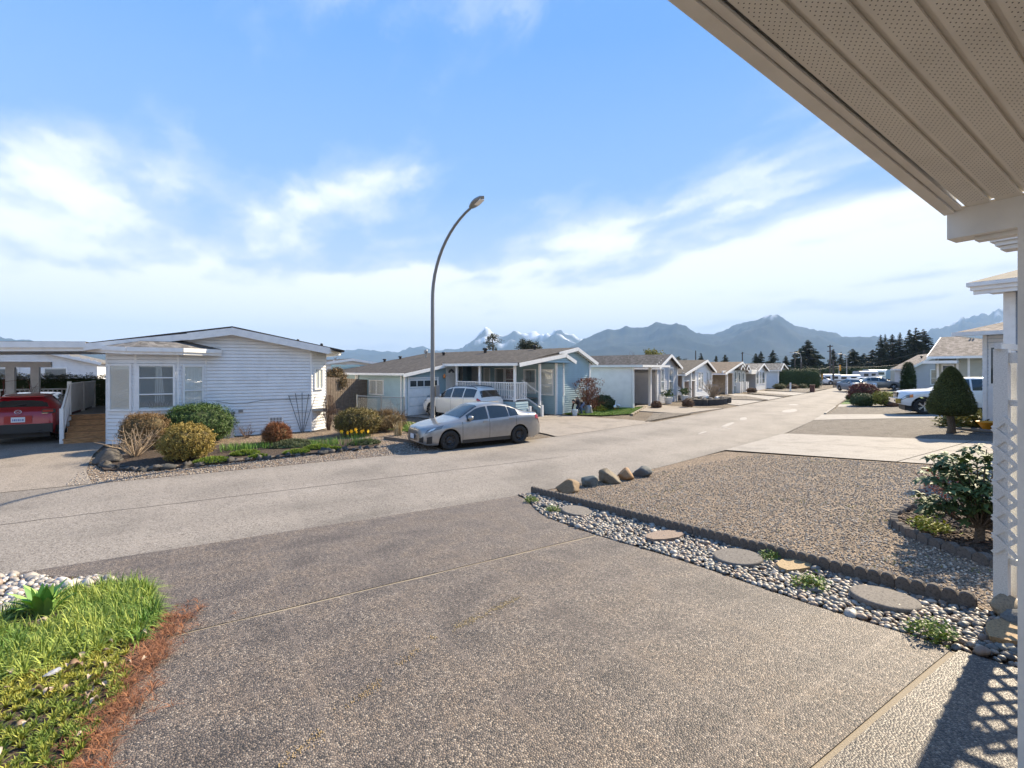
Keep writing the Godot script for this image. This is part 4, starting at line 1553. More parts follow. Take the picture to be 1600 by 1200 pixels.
# ---------------------------------------------------------------- planting at our own corner
func make_front_garden() -> void:
	var poly := PackedVector2Array()
	for p in [Vector2(-4.5, 3.0), Vector2(-0.72, 3.2), Vector2(-0.6, 4.0), Vector2(-0.42, 4.7), Vector2(-0.3, 5.3), Vector2(-0.42, 5.9), Vector2(-0.62, 6.6), Vector2(-0.95, 7.25), Vector2(-1.25, 7.6), Vector2(-2.2, 8.35), Vector2(-4.5, 8.4)]:
		poly.append(p)
	var bed := struct("garden_bed", flat_poly(poly, 0.03), M.soil, "planted corner bed of grass at the mouth of the driveway")
	# white pebbles along the street side
	var peb := Node3D.new()
	peb.name = numbered("pale_pebble_bed")
	add_child(peb)
	tag(peb, "pale rounded pebbles along the street side of the corner bed", "", "", "structure")
	var shapes := [lump(91, 0.35, 6, 9), lump(92, 0.4, 6, 9)]
	var tones := [Color(0.44, 0.41, 0.375), Color(0.34, 0.305, 0.27), Color(0.52, 0.495, 0.465), Color(0.29, 0.225, 0.185), Color(0.22, 0.215, 0.21)]
	var mats := []
	for k in 5:
		mats.append(mat("pale_pebble_%d" % k, lin(tones[k].r, tones[k].g, tones[k].b), 0.6, {"tex": "fine", "tri": 4.0}))
	var xf := []
	var cols := []
	var alone := 0
	for k in 2600:
		var u := rr(-4.4, -1.0)
		var v := rr(6.6, 8.4)
		if (v < 7.05 - (u + 1.0) * 0.12 and (u > -1.6 or v < 6.5)) or v > 7.5 + (-1.05 - u) * 0.72 or not Geometry2D.is_point_in_polygon(Vector2(u, v), poly):
			continue
		var s := rr(0.016, 0.034)
		if rr(0, 1) < 0.05:
			s = rr(0.04, 0.06)
		var tr := Transform3D(turned(rr(0, TAU), rr(-0.4, 0.4), rr(-0.4, 0.4)).scaled_local(Vector3(s * rr(1, 1.4), s * 0.75, s)), G(u, v, 0.03 + s * rr(0.1, 0.8)))
		if alone < 220 and u > -2.5:
			var o := obj("pebble", shapes[alone % 2], mats[rng.randi() % 5], peb)
			o.transform = tr
			alone += 1
		else:
			xf.append(tr)
			cols.append(tones[rng.randi() % 5])
	var rest := scatter("pebbles", shapes[0], M.pebble, xf, cols, peb)
	rest.set_meta("kind", "stuff")
	# tufts of long arching grass
	var nz := FastNoiseLite.new()
	nz.seed = 3
	nz.frequency = 0.9
	var xa := []
	var ca := []
	var xm := []
	var cm := []
	var xr := []
	var cr := []
	for k in 8600:
		var u := rr(-4.2, -0.25)
		var v := rr(3.1, 7.4)
		if not Geometry2D.is_point_in_polygon(Vector2(u, v), poly):
			continue
		var n := nz.get_noise_2d(u, v)
		var rim := -0.38 - 0.04 * (v - 5.3) * (v - 5.3) - u    # distance in from the driveway side
		var long_grass := v > 5.15 + rr(-0.2, 0.2) + 0.35 * (u + 0.9)
		if rim < 0.16 + 0.2 * n and v < 6.1:
			continue
		if v > 7.0 - (u + 1.0) * 0.3 or (u < -1.25 and v > 6.2 + 0.9 * (u + 2.2)) or Vector2(u + 1.42, (v - 6.25) * 0.8).length() < 0.24:
			continue
		if long_grass and k % 3 != 2:
			xa.append(Transform3D(turned(rr(0, TAU), rr(-0.2, 0.2), rr(-0.2, 0.2)).scaled(Vector3.ONE * rr(0.6, 1.1)), G(u, v, 0.03)))
			ca.append(Color(0.10, 0.23, 0.03).lerp(Color(0.46, 0.52, 0.10), clampf(0.45 + n * 0.6 + rr(-0.4, 0.4), 0, 1)))
		elif not long_grass:
			xm.append(Transform3D(turned(rr(0, TAU), rr(-0.3, 0.3)).scaled(Vector3.ONE * rr(0.6, 1.2)), G(u, v, 0.03)))
			cm.append(Color(0.15, 0.23, 0.025).lerp(Color(0.48, 0.45, 0.07), clampf(0.5 + n * 0.7 + rr(-0.4, 0.4), 0, 1)))
	var grass := scatter("grass", tuft_mesh(18, 0.25, 0.0040, 7, 1.05), M.leaf, xa, ca)
	tag(grass, "long arching yellow green grass in the corner bed", "grass", "", "stuff")
	var moss := scatter("ground_cover", tuft_mesh(18, 0.06, 0.004, 17, 0.5), M.leaf, xm, cm)
	tag(moss, "low yellow green ground cover along the driveway", "ground cover", "", "stuff")
	# rust red dry needles spilling onto the driveway
	for k in 430:
		var t := rr(0, 1)
		var c := Vector2(-0.64, 3.2).lerp(Vector2(-0.28, 5.7), t) + Vector2(rng.randfn() * 0.085 - 0.03, rng.randfn() * 0.16)
		if t > 0.72:
			c += Vector2(rr(0, 0.30) * pow(rr(0, 1), 2.0), 0)
		xr.append(Transform3D(turned(rr(0, TAU), rr(-0.15, 0.25)).scaled(Vector3(1, 0.45, 1) * rr(0.5, 1.2)), G(c.x, c.y, 0.015 + rr(0, 0.04))))
		cr.append(Color(0.16, 0.055, 0.024).lerp(Color(0.42, 0.19, 0.09), rr(0, 1)))
	var needles := scatter("dry_needles", tuft_mesh(14, 0.13, 0.0014, 27, 0.9), M.dry_leaf, xr, cr)
	tag(needles, "rust red dry needles along the driveway edge", "needles", "", "stuff")
	# fallen leaves, curled and pale
	xf = []
	cols = []
	for k in 190:
		var u := rr(-3.6, -0.4)
		var v := 3.2 + 3.0 * rr(0, 1)
		if not Geometry2D.is_point_in_polygon(Vector2(u, v), poly):
			continue
		xf.append(Transform3D(turned(rr(0, TAU), rr(-0.7, 0.7), rr(-0.7, 0.7)).scaled(Vector3.ONE * rr(0.6, 1.2)), G(u, v, rr(0.05, 0.09))))
		cols.append(Color(0.22, 0.14, 0.09).lerp(Color(0.52, 0.42, 0.33), rr(0, 1)))
	var fallen := scatter("fallen_leaves", curled_leaf(), M.dry_leaf, xf, cols)
	tag(fallen, "pale curled dead leaves lying in the ground cover", "leaves", "", "stuff")
	# broad-leaved clump
	var pl := thing("broad_leaf_plant", "clump of upright broad glossy green leaves by the pale pebbles", "plant", G(-1.42, 6.42, 0.03))
	for k in 30:
		var b := MB.new()
		var an := rr(0, TAU)
		var lean := rr(0.2, 0.95)
		var l := rr(0.25, 0.38)
		var dir := Vector3(cos(an), 0, sin(an))
		var side := Vector3(-dir.z, 0, dir.x)
		var rows := []
		b.col = Color(0.10, 0.24, 0.045).lerp(Color(0.26, 0.44, 0.11), rr(0, 1))
		var base := dir * rr(0.0, 0.07) + side * rr(-0.06, 0.06)
		for i in 7:
			var t := i / 6.0
			var p := base + dir * l * lean * (0.4 * t + 0.5 * t * t) + Vector3.UP * l * (t - 0.35 * lean * t * t)
			var wd := 0.036 * sin(PI * pow(clampf(t * 0.92 + 0.06, 0, 1), 0.85)) + 0.002
			rows.append([p - side * wd + Vector3.UP * wd * 0.4, p, p + side * wd + Vector3.UP * wd * 0.4])
		b.grid(rows, false)
		part("leaf", b, M.leaf, pl)
	# slate chip in the grass
	boulder("stone", "flat blue grey stone lying in the long grass", G(-1.02, 4.85, 0.06), Vector3(0.06, 0.015, 0.035), Color(0.42, 0.43, 0.46), 301, 0.6, "", 0.3)

func curled_leaf() -> ArrayMesh:
	var b := MB.new()
	var rows := []
	for i in 6:
		var t := i / 5.0
		var w := 0.018 * sin(PI * clampf(t * 0.9 + 0.05, 0, 1))
		var p := Vector3((t - 0.5) * 0.06, 0.012 * sin(t * 4.0), 0)
		rows.append([p + Vector3(0, w * 0.9, -w), p, p + Vector3(0, w * 0.9, w)])
	b.grid(rows, false)
	return b.mesh()

# ---------------------------------------------------------------- house kit (local axes: x along the street, z towards it)
func lap_siding(b: MB, a: Vector2, c: Vector2, y0: float, top: Array, e := 0.115, holes := []) -> void:
	# top: [[t along the wall 0..1, height], ...]; boards overlap, each leaning out at its foot
	var d := Vector3(c.x - a.x, 0, c.y - a.y)
	var n := d.normalized().cross(Vector3.UP)
	var p0 := Vector3(a.x, 0, a.y)
	var peak := 0.0
	for q in top:
		peak = maxf(peak, q[1])
	var y := y0
	while y < peak - 0.01:
		var yt := minf(y + e, peak)
		var ym := y + e * 0.55
		var ta := 2.0
		var tb := -1.0
		for k in top.size() - 1:
			var t0: float = top[k][0]
			var t1: float = top[k + 1][0]
			var h0: float = top[k][1]
			var h1: float = top[k + 1][1]
			if h0 >= ym:
				ta = minf(ta, t0); tb = maxf(tb, t0)
			if h1 >= ym:
				ta = minf(ta, t1); tb = maxf(tb, t1)
			if (h0 - ym) * (h1 - ym) < 0:
				var s := t0 + (t1 - t0) * (ym - h0) / (h1 - h0)
				ta = minf(ta, s); tb = maxf(tb, s)
		if tb > ta:
			# leave the boards out where a window opens the wall
			var spans := [[ta, tb]]
			for hole in holes:
				if ym > hole[2] and ym < hole[3]:
					var cut := []
					for sp in spans:
						if hole[1] <= sp[0] or hole[0] >= sp[1]:
							cut.append(sp)
						else:
							if hole[0] > sp[0]:
								cut.append([sp[0], hole[0]])
							if hole[1] < sp[1]:
								cut.append([hole[1], sp[1]])
					spans = cut
			for sp in spans:
				lap_board(b, p0 + d * float(sp[0]), p0 + d * float(sp[1]), n, y, yt, e)
		y += e

func lap_board(b: MB, q0: Vector3, q1: Vector3, n: Vector3, y: float, yt: float, e: float) -> void:
	# the slot under each board's lip is a real gap, three centimetres deep
	var lo := n * 0.026
	var hi := n * 0.003
	var deep := n * -0.03
	var u := Vector3.UP
	var ys := y + minf(0.015, e * 0.13)
	b.quad(q0 + lo + u * ys, q1 + lo + u * ys, q1 + hi + u * yt, q0 + hi + u * yt)
	b.quad(q0 + deep + u * ys, q1 + deep + u * ys, q1 + lo + u * ys, q0 + lo + u * ys)
	b.quad(q0 + deep + u * y, q1 + deep + u * y, q1 + deep + u * ys, q0 + deep + u * ys)
	b.quad(q0 + hi + u * y, q1 + hi + u * y, q1 + deep + u * y, q0 + deep + u * y)

# walls wait until all windows are known, so that each window is a real opening into the house
var walls := []
var openings := {}

func wall_key(parent: Node, a: Vector2, c: Vector2) -> String:
	return "%d %s %s" % [parent.get_instance_id(), a, c]

func wall(parent: Node, a: Vector2, c: Vector2, y0: float, top, m: Material, e := 0.115) -> void:
	walls.append([parent, a, c, y0, top if top is Array else [[0.0, top], [1.0, top]], m, e])

func build_walls() -> void:
	for w in walls:
		var b := MB.new()
		lap_siding(b, w[1], w[2], w[3], w[4], w[6], openings.get(wall_key(w[0], w[1], w[2]), []))
		part("wall", b, w[5], w[0])

func corner(parent: Node, p: Vector2, y0: float, y1: float, m: Material, w := 0.10) -> void:
	var b := MB.new()
	b.bx(p.x - w / 2, p.x + w / 2, y0, y1, p.y - w / 2, p.y + w / 2)
	part("corner_board", b, m, parent)

func window(parent: Node, a: Vector2, c: Vector2, t: float, y: float, w: float, h: float, o := {}) -> void:
	# t: distance along the wall from a; y: height of the middle
	var d := Vector3(c.x - a.x, 0, c.y - a.y).normalized()
	var n := d.cross(Vector3.UP)
	var p := Vector3(a.x, y, a.y) + d * t
	var bas := Basis(d, Vector3.UP, n)
	var len := (c - a).length()
	var key := wall_key(parent, a, c)
	if not openings.has(key):
		openings[key] = []
	openings[key].append([(t - w / 2) / len, (t + w / 2) / len, y - h / 2, y + h / 2])
	var win := Node3D.new()
	win.name = "window"
	parent.add_child(win, true)
	var fw: float = o.get("frame", 0.055)
	var b := MB.new()
	var dep := 0.062
	b.box(p + n * (dep / 2 + 0.008) + Vector3.UP * (h / 2 + fw / 2), Vector3(w + 2 * fw, fw, dep), bas)
	b.box(p + n * (dep / 2 + 0.008) - Vector3.UP * (h / 2 + fw / 2), Vector3(w + 2 * fw, fw, dep + 0.015), bas)
	for s in [-1.0, 1.0]:
		b.box(p + n * (dep / 2 + 0.008) + d * s * (w / 2 + fw / 2), Vector3(fw, h, dep), bas)
	for q in o.get("rails", []):
		b.box(p + n * 0.053 + Vector3.UP * float(q) * h, Vector3(w, 0.035, 0.03), bas)
	for q in o.get("mullions", []):
		b.box(p + n * 0.053 + d * float(q) * w, Vector3(0.035, h, 0.03), bas)
	part("frame", b, o.get("trim", M.white_trim), win)
	var back: Material = o.get("back")
	b = MB.new()
	if back == M.curtain:
		# gathered cloth
		var rows := []
		for r in 2:
			var row := []
			for k in 41:
				var s := k / 40.0
				row.append(p + d * (s - 0.5) * w + Vector3.UP * (float(r) - 0.5) * h + n * (0.034 + 0.0035 * sin(s * 40.0 + sin(s * 9.0) * 2.0)))
			rows.append(row)
		b.grid(rows, false, false)
		part("curtain", b, back, win)
	elif back == M.blind:
		var k := 0.0
		while k < h:
			b.box(p + n * 0.034 + Vector3.UP * (k - h / 2 + 0.012), Vector3(w, 0.022, 0.004), bas * Basis(Vector3.RIGHT, 0.35))
			k += 0.03
		part("blind", b, back, win)
	if back == M.red_cloth:
		b = MB.new()
		b.box(p + n * 0.0285, Vector3(w, h, 0.001), bas)
		part("curtain", b, back, win)
	# jambs line the opening
	b = MB.new()
	for sg in [-1.0, 1.0]:
		b.box(p - n * 0.05 + d * sg * (w / 2 + 0.005), Vector3(0.01, h, 0.13), bas)
		b.box(p - n * 0.05 + Vector3.UP * sg * (h / 2 + 0.06), Vector3(w, 0.12, 0.07), bas)
	part("jamb", b, M.white_trim, win)
	b = MB.new()
	b.box(p + n * 0.045, Vector3(w, h, 0.002), bas)
	part("pane", b, M.pane, win)
	if o.has("half"):
		# cloth drawn over part of the opening: [from, to] of the height
		b = MB.new()
		b.box(p + n * 0.033 + Vector3.UP * ((o.half[0] + o.half[1]) / 2 - 0.5) * h, Vector3(w, (o.half[1] - o.half[0]) * h, 0.003), bas)
		part("curtain", b, o.get("half_mat", M.curtain), win)

func room_floor(t: Node, x0: float, x1: float, y: float, z0: float, z1: float) -> void:
	var b := MB.new()
	b.bx(x0, x1, y - 0.1, y, z0, z1)
	b.bx(x0, x1, y, y + 2.0, z0 * 0.35 + z1 * 0.65 - 0.05, z0 * 0.35 + z1 * 0.65 + 0.05)
	part("room", b, M.room_paint, t)

func roof_plane(parent: Node, e0: Vector3, e1: Vector3, r1: Vector3, r0: Vector3, m: Material, thick := 0.10, called := "roof") -> MeshInstance3D:
	# eave from e0 to e1, ridge r0 to r1
	var b := MB.new()
	var dn := Vector3.DOWN * thick
	b.quad(e0, e1, r1, r0)
	b.quad(e0 + dn, r0 + dn, r1 + dn, e1 + dn)
	b.quad(e0 + dn, e1 + dn, e1, e0)
	b.quad(e1 + dn, r1 + dn, r1, e1)
	b.quad(r0 + dn, e0 + dn, e0, r0)
	b.quad(r1 + dn, r0 + dn, r0, r1)
	return part(called, b, m, parent)

func board(parent: Node, p: Vector3, q: Vector3, w: float, h: float, m: Material, called := "fascia") -> void:
	var b := MB.new()
	b.bar(p, q, w, h)
	part(called, b, m, parent)

func vent_pipe(parent: Node, at: Vector3, r: float, h: float, m: Material, called := "roof_vent") -> void:
	var b := MB.new()
	b.lathe(at, [[r * 0.6, 0], [r * 0.6, h * 0.6], [r, h * 0.6], [r, h * 0.9], [r * 0.7, h], [0.0, h]], 10)
	part(called, b, m, parent)

# ---------------------------------------------------------------- white house with the bay window and open carport
func make_white_house() -> void:
	var g := 0.25
	var t := thing("white_house", "white sided house with bay window, low gable and open carport", "house", Vector3(0, g, -19.45))
	var S: Material = M.white_siding
	# gable wall, chamfered corner, sides
	var apex := [0.52, 3.60]
	wall(t, Vector2(-0.24, 0), Vector2(3.1, 0), 0.0, [[0.0, 3.50], [0.2275, 3.66], [1.0, 3.12]], S)
	wall(t, Vector2(-2.86, 0), Vector2(-0.24, 0), 2.9, [[0.0, 3.06], [1.0, 3.5]], S)
	wall(t, Vector2(3.1, 0), Vector2(3.75, -0.65), 0.0, [[0.0, 3.12], [1.0, 2.98]], S)
	wall(t, Vector2(3.75, -0.65), Vector2(3.75, -13.0), 0.0, 2.9, S)
	wall(t, Vector2(-2.86, -13.0), Vector2(-2.86, 0), 0.0, 3.05, S)
	wall(t, Vector2(3.75, -13.0), Vector2(-2.86, -13.0), 0.0, 3.0, S)
	room_floor(t, -2.8, 3.7, 0.85, -12.9, 0.0)
	# skirting line at the foot
	var b := MB.new()
	b.bx(-0.2, 3.1, -0.15, 0.02, -0.1, 0.004)
	part("skirting", b, M.dark_metal, t)
	# bay
	var bay := [Vector2(-2.86, 0), Vector2(-2.08, 0.6), Vector2(-1.0, 0.6), Vector2(-0.24, 0)]
	for k in 3:
		wall(t, bay[k], bay[k + 1], 0.0, 2.98, S)
	for p in [bay[0], bay[1], bay[2], bay[3], Vector2(3.1, 0.0), Vector2(3.75, -0.65)]:
		corner(t, p, 0.0, 2.98, M.white_trim, 0.055)
	window(t, bay[0], bay[1], 0.50, 1.78, 0.66, 1.36, {"back": M.blind})
	window(t, bay[1], bay[2], 0.52, 1.78, 0.86, 1.36, {"rails": [0.22, -0.16], "frame": 0.06})
	window(t, bay[2], bay[3], 0.48, 1.78, 0.60, 1.30, {"back": M.curtain, "rails": [-0.10]})
	window(t, Vector2(3.1, 0), Vector2(3.75, -0.65), 0.42, 1.98, 0.42, 0.72, {"back": M.curtain, "mullions": [0.0]})
	# sheer drape seen in the middle bay window
	b = MB.new()
	for k in 5:
		b.bar(Vector3(-1.56 + k * 0.03, 2.42, 0.637), Vector3(-1.58 + k * 0.055, 1.3, 0.637), 0.003, 0.016, Vector3(1, 0, 0))
	part("drape", b, M.curtain, t)
	# plant pots on the sill
	b = MB.new()
	for k in 14:
		b.bar(Vector3(-1.72 + k * 0.035, 1.12, 0.637), Vector3(-1.78 + k * 0.045, 1.30 + 0.05 * sin(k * 2.0), 0.637), 0.003, 0.012, Vector3(1, 0, 0))
	part("sill_plant", b, M.brown_twig, t)
	# lattice of thin rails beside the middle window
	b = MB.new()
	for y in [2.55, 2.08, 1.56, 1.06]:
		b.bx(-2.06, -1.02, y - 0.012, y + 0.012, 0.622, 0.640)
	part("trellis_rails", b, M.white_trim, t)
	# main roof
	var zr := 0.38
	var ay := 3.83
	roof_plane(t, Vector3(4.25, 3.08, zr), Vector3(4.25, 3.08, -13.4), Vector3(0.52, ay, -13.4), Vector3(0.52, ay, zr), M.roof_dark, 0.07)
	roof_plane(t, Vector3(-3.35, 3.14, -13.4), Vector3(-3.35, 3.14, zr), Vector3(0.52, ay, zr), Vector3(0.52, ay, -13.4), M.roof_dark, 0.07)
	# barge boards and gutters
	board(t, Vector3(0.47, ay - 0.165, zr), Vector3(3.70, ay - 0.17 - 0.62, zr), 0.04, 0.24, M.white_trim, "barge_board")
	board(t, Vector3(-0.75, ay - 0.17 - 0.235, zr), Vector3(0.57, ay - 0.165, zr - 0.004), 0.04, 0.24, M.white_trim, "barge_board")
	board(t, Vector3(-3.36, 3.14 - 0.12, zr), Vector3(-0.75, ay - 0.17 - 0.235, zr), 0.04, 0.20, M.white_trim, "barge_board")
	board(t, Vector3(3.70, ay - 0.80, zr - 0.0), Vector3(4.24, 2.98, -0.25), 0.05, 0.17, M.white_trim, "barge_board")
	board(t, Vector3(4.22, 2.97, -0.2), Vector3(4.22, 2.97, -13.3), 0.07, 0.14, M.white_trim, "gutter")
	# soffit of the gable overhang
	b = MB.new()
	b.quad(Vector3(0.52, ay - 0.12, 0.0), Vector3(4.2, ay - 0.12 - 0.75, 0.0), Vector3(4.2, ay - 0.12 - 0.75, zr), Vector3(0.52, ay - 0.12, zr))
	b.quad(Vector3(-0.7, ay - 0.12 - 0.22, 0.0), Vector3(0.52, ay - 0.12, 0.0), Vector3(0.52, ay - 0.12, zr), Vector3(-0.7, ay - 0.12 - 0.22, zr))
	part("soffit", b, M.white_trim, t)
	# hipped roof over the bay
	var ev := [Vector3(-3.35, 3.10, -0.05), Vector3(-2.25, 3.02, 1.0), Vector3(-0.85, 3.02, 1.0), Vector3(0.20, 3.02, 0.12)]
	var hp := [Vector3(-1.75, 3.44, -0.1), Vector3(-1.35, 3.44, -0.1)]
	b = MB.new()
	b.tri(ev[0], ev[1], hp[0])
	b.quad(ev[1], ev[2], hp[1], hp[0])
	b.tri(ev[2], ev[3], hp[1])
	b.tri(ev[3], Vector3(0.2, 3.05, 0.0), hp[1])
	part("roof", b, M.roof_pale, t)
	b = MB.new()
	for k in 3:
		b.bar(ev[k] + Vector3(0, -0.06, 0), ev[k + 1] + Vector3(0, -0.06, 0), 0.07, 0.13)
		b.bar(ev[k] + Vector3(0, -0.16, -0.04), ev[k + 1] + Vector3(0, -0.16, -0.04), 0.03, 0.10)
	part("gutter", b, M.white_trim, t)
	b = MB.new()
	b.tri(ev[0] + Vector3(0, -0.11, 0), Vector3(-1.5, 2.95, 0), ev[1] + Vector3(0, -0.11, 0))
	b.tri(ev[1] + Vector3(0, -0.11, 0), Vector3(-1.5, 2.95, 0), ev[2] + Vector3(0, -0.11, 0))
	b.tri(ev[2] + Vector3(0, -0.11, 0), Vector3(-1.5, 2.95, 0), ev[3] + Vector3(0, -0.11, 0))
	part("soffit", b, M.white_trim, t)
	vent_pipe(t, Vector3(2.3, 3.44, -1.6), 0.16, 0.16, M.galvanised)
	vent_pipe(t, Vector3(2.9, 3.3, -1.8), 0.05, 0.28, M.dark_metal)
	vent_pipe(t, Vector3(3.9, 3.12, -2.3), 0.06, 0.34, M.dark_metal)
	# crawl-space vents, hose bib, cable
	b = MB.new()
	for k in 4:
		b.bx(1.72 + k * 0.10, 1.80 + k * 0.10, 0.42, 0.60, 0.012, 0.024)
	part("wall_vent", b, M.galvanised, t)
	b = MB.new()
	b.bx(1.66, 2.16, 0.37, 0.65, 0.0, 0.019)
	part("vent_frame", b, M.white_trim, t)
	b = MB.new()
	b.tube([Vector3(0.05, 1.25, 0.025), Vector3(0.5, 1.16, 0.025), Vector3(1.0, 1.16, 0.025), Vector3(1.5, 1.24, 0.025), Vector3(3.08, 1.24, 0.025)], [0.010, 0.010, 0.010, 0.010, 0.010], 6)
	part("cable", b, M.galvanised, t)
	b = MB.new()
	b.bx(0.72, 0.86, 0.84, 0.92, 0.0, 0.06)
	part("outlet_box", b, M.galvanised, t)

	# open carport
	var roof_l := Vector3(-10.5, 2.92, 0.0)
	b = MB.new()
	b.bar(Vector3(-10.5, 2.86, -3.4), Vector3(-2.9, 3.04, -3.4), 7.4, 0.05)
	part("carport_ceiling", b, M.white_trim, t)
	b = MB.new()
	b.bar(Vector3(-10.5, 3.00, -3.5), Vector3(-3.3, 3.17, -3.5), 7.8, 0.03)
	part("carport_roof", b, M.roof_dark, t)
	b = MB.new()
	b.bar(Vector3(-10.5, 2.93, 0.36), Vector3(-3.3, 3.09, 0.36), 0.09, 0.17)
	part("gutter", b, M.white_trim, t)
	b = MB.new()
	b.bar(Vector3(-10.5, 2.80, 0.30), Vector3(-3.3, 2.96, 0.30), 0.05, 0.12)
	part("fascia", b, M.white_trim, t)
	b = MB.new()
	b.bx(-10.5, -5.0, 2.42, 2.62, -4.15, -3.95)
	part("beam", b, M.white_trim, t)
	for x in [-6.05, -5.42, -9.6]:
		b = MB.new()
		b.bx(x - 0.11, x + 0.11, -0.05, 2.42, -4.16, -3.94)
		part("post", b, M.white_trim, t)
	# deck, steps, rails
	b = MB.new()
	b.bx(-9.6, -2.90, 0.80, 0.85, -8.0, -5.4)
	b.bx(-4.05, -2.90, 0.80, 0.851, -5.4, -1.62)
	part("deck", b, M.deck_grey, t)
	b = MB.new()
	b.bx(-4.03, -2.92, 0.0, 0.79, -8.0, -1.66)
	part("deck_skirt", b, M.deck_grey, t)
	for k in 5:
		var y := 0.17 * (k + 1)
		var z := -0.62 - 0.25 * k
		b = MB.new()
		b.bx(-4.02, -2.92, y - 0.04, y - 0.001, z - 0.27, z + 0.025)
		part("tread", b, M.deck_wood, t)
		b = MB.new()
		b.bx(-4.0, -2.94, y - 0.17, y - 0.041, z - 0.03, z)
		part("riser", b, M.deck_wood, t)
	for q in [[-4.06, -0.75, -0.05, 1.12], [-4.06, -1.68, 0.0, 1.95]]:
		b = MB.new()
		b.bx(q[0] - 0.05, q[0] + 0.05, q[2], q[3], q[1] - 0.05, q[1] + 0.05)
		part("newel", b, M.white_trim, t)
	b = MB.new()
	b.bar(Vector3(-4.06, 1.05, -0.75), Vector3(-4.06, 1.86, -1.68), 0.05, 0.08)
	part("handrail", b, M.white_trim, t)
	b = MB.new()
	b.bar(Vector3(-4.06, 0.26, -0.75), Vector3(-4.06, 1.0, -1.68), 0.05, 0.06)
	part("bottom_rail", b, M.white_trim, t)
	for k in 6:
		var s := (k + 1) / 7.0
		b = MB.new()
		b.bx(-4.075, -4.045, lerpf(0.26, 1.0, s), lerpf(1.05, 1.86, s), -0.75 - 0.93 * s - 0.015, -0.75 - 0.93 * s + 0.015)
		part("baluster", b, M.white_trim, t)
	for k in 2:
		b = MB.new()
		b.bx(-4.075, -4.045, 0.92, 1.84, -1.75 - k * 1.85, -3.55 - k * 1.85)
		part("rail_panel", b, M.white_siding, t)
		b = MB.new()
		b.bx(-4.11, -4.01, 0.8, 1.90, -3.55 - k * 1.85, -3.64 - k * 1.85)
		part("rail_post", b, M.white_trim, t)
	b = MB.new()
	b.bx(-4.12, -4.0, 1.84, 1.89, -1.7, -5.4)
	part("handrail", b, M.white_trim, t)
	b = MB.new()
	b.bx(-9.6, -4.06, 1.56, 1.62, -5.48, -5.40)
	part("handrail", b, M.white_trim, t)
	b = MB.new()
	b.bx(-9.6, -4.06, 0.90, 0.95, -5.47, -5.41)
	part("bottom_rail", b, M.white_trim, t)
	for k in 42:
		b = MB.new()
		var x := -9.55 + k * 0.13
		b.bx(x - 0.018, x + 0.018, 0.95, 1.56, -5.46, -5.42)
		part("baluster", b, M.white_trim, t)
	# rail at the far end of the deck
	b = MB.new()
	b.bx(-4.0, -2.9, 1.80, 1.86, -7.9, -7.85)
	for k in 8:
		b.bx(-3.98 + k * 0.14, -3.95 + k * 0.14, 0.85, 1.8, -7.9, -7.86)
	part("back_rail", b, M.white_trim, t)
	# utility cabinet against the wall
	var cab := thing("utility_cabinet", "white utility cabinet with grey lid against the white gable wall", "cabinet", Vector3(0.42, g - 0.02, -19.20))
	b = MB.new()
	b.bx(-0.16, 0.16, 0.0, 0.84, -0.2, 0.14)
	part("body", b, M.white_trim, cab)
	b = MB.new()
	b.bx(-0.19, 0.19, 0.84, 0.90, -0.2, 0.17)
	part("lid", b, M.galvanised, cab)
	# wire trellis and a bare climber on the sunny corner
	var tr := thing("fan_trellis", "thin dark wire fan trellis leaning on the white gable wall", "trellis", Vector3(2.75, g, -19.36))
	b = MB.new()
	for k in 5:
		b.tube([Vector3(0.02 * k, 0, 0), Vector3(-0.42 + k * 0.23, 1.38 + 0.10 * sin(k * 0.9), -0.04)], [0.009, 0.009], 5)
	b.tube([Vector3(-0.42, 1.36, -0.03), Vector3(0.5, 1.36, -0.03)], [0.007, 0.007], 5)
	b.tube([Vector3(-0.2, 0.75, -0.02), Vector3(0.28, 0.75, -0.02)], [0.007, 0.007], 5)
	part("wire", b, M.dark_metal, tr)
	var vine := twig_bush("climbing_vine", "bare brown climbing vine hanging on the sunlit corner of the white house", G(3.75, 19.45, 0.0), 1.6, 0.32, 34, M.brown_twig, 33, 0.007, 0.55, "vine")
	b = MB.new()
	for k in 26:
		var x := rr(-0.3, 0.25)
		b.tube([Vector3(x * 0.3, 1.35, rr(-0.15, 0.1)), Vector3(x, rr(0.8, 1.35), rr(0.0, 0.25)), Vector3(x * 1.15, rr(0.1, 0.6), rr(0.0, 0.22))], [0.006, 0.007, 0.004], 4, false)
	b.tube([Vector3(0.05, 1.3, -0.1), Vector3(0.12, 1.75, -0.25), Vector3(0.3, 2.1, -0.5)], [0.008, 0.007, 0.004], 4, false)
	part("hanging_stems", b, M.brown_twig, vine)

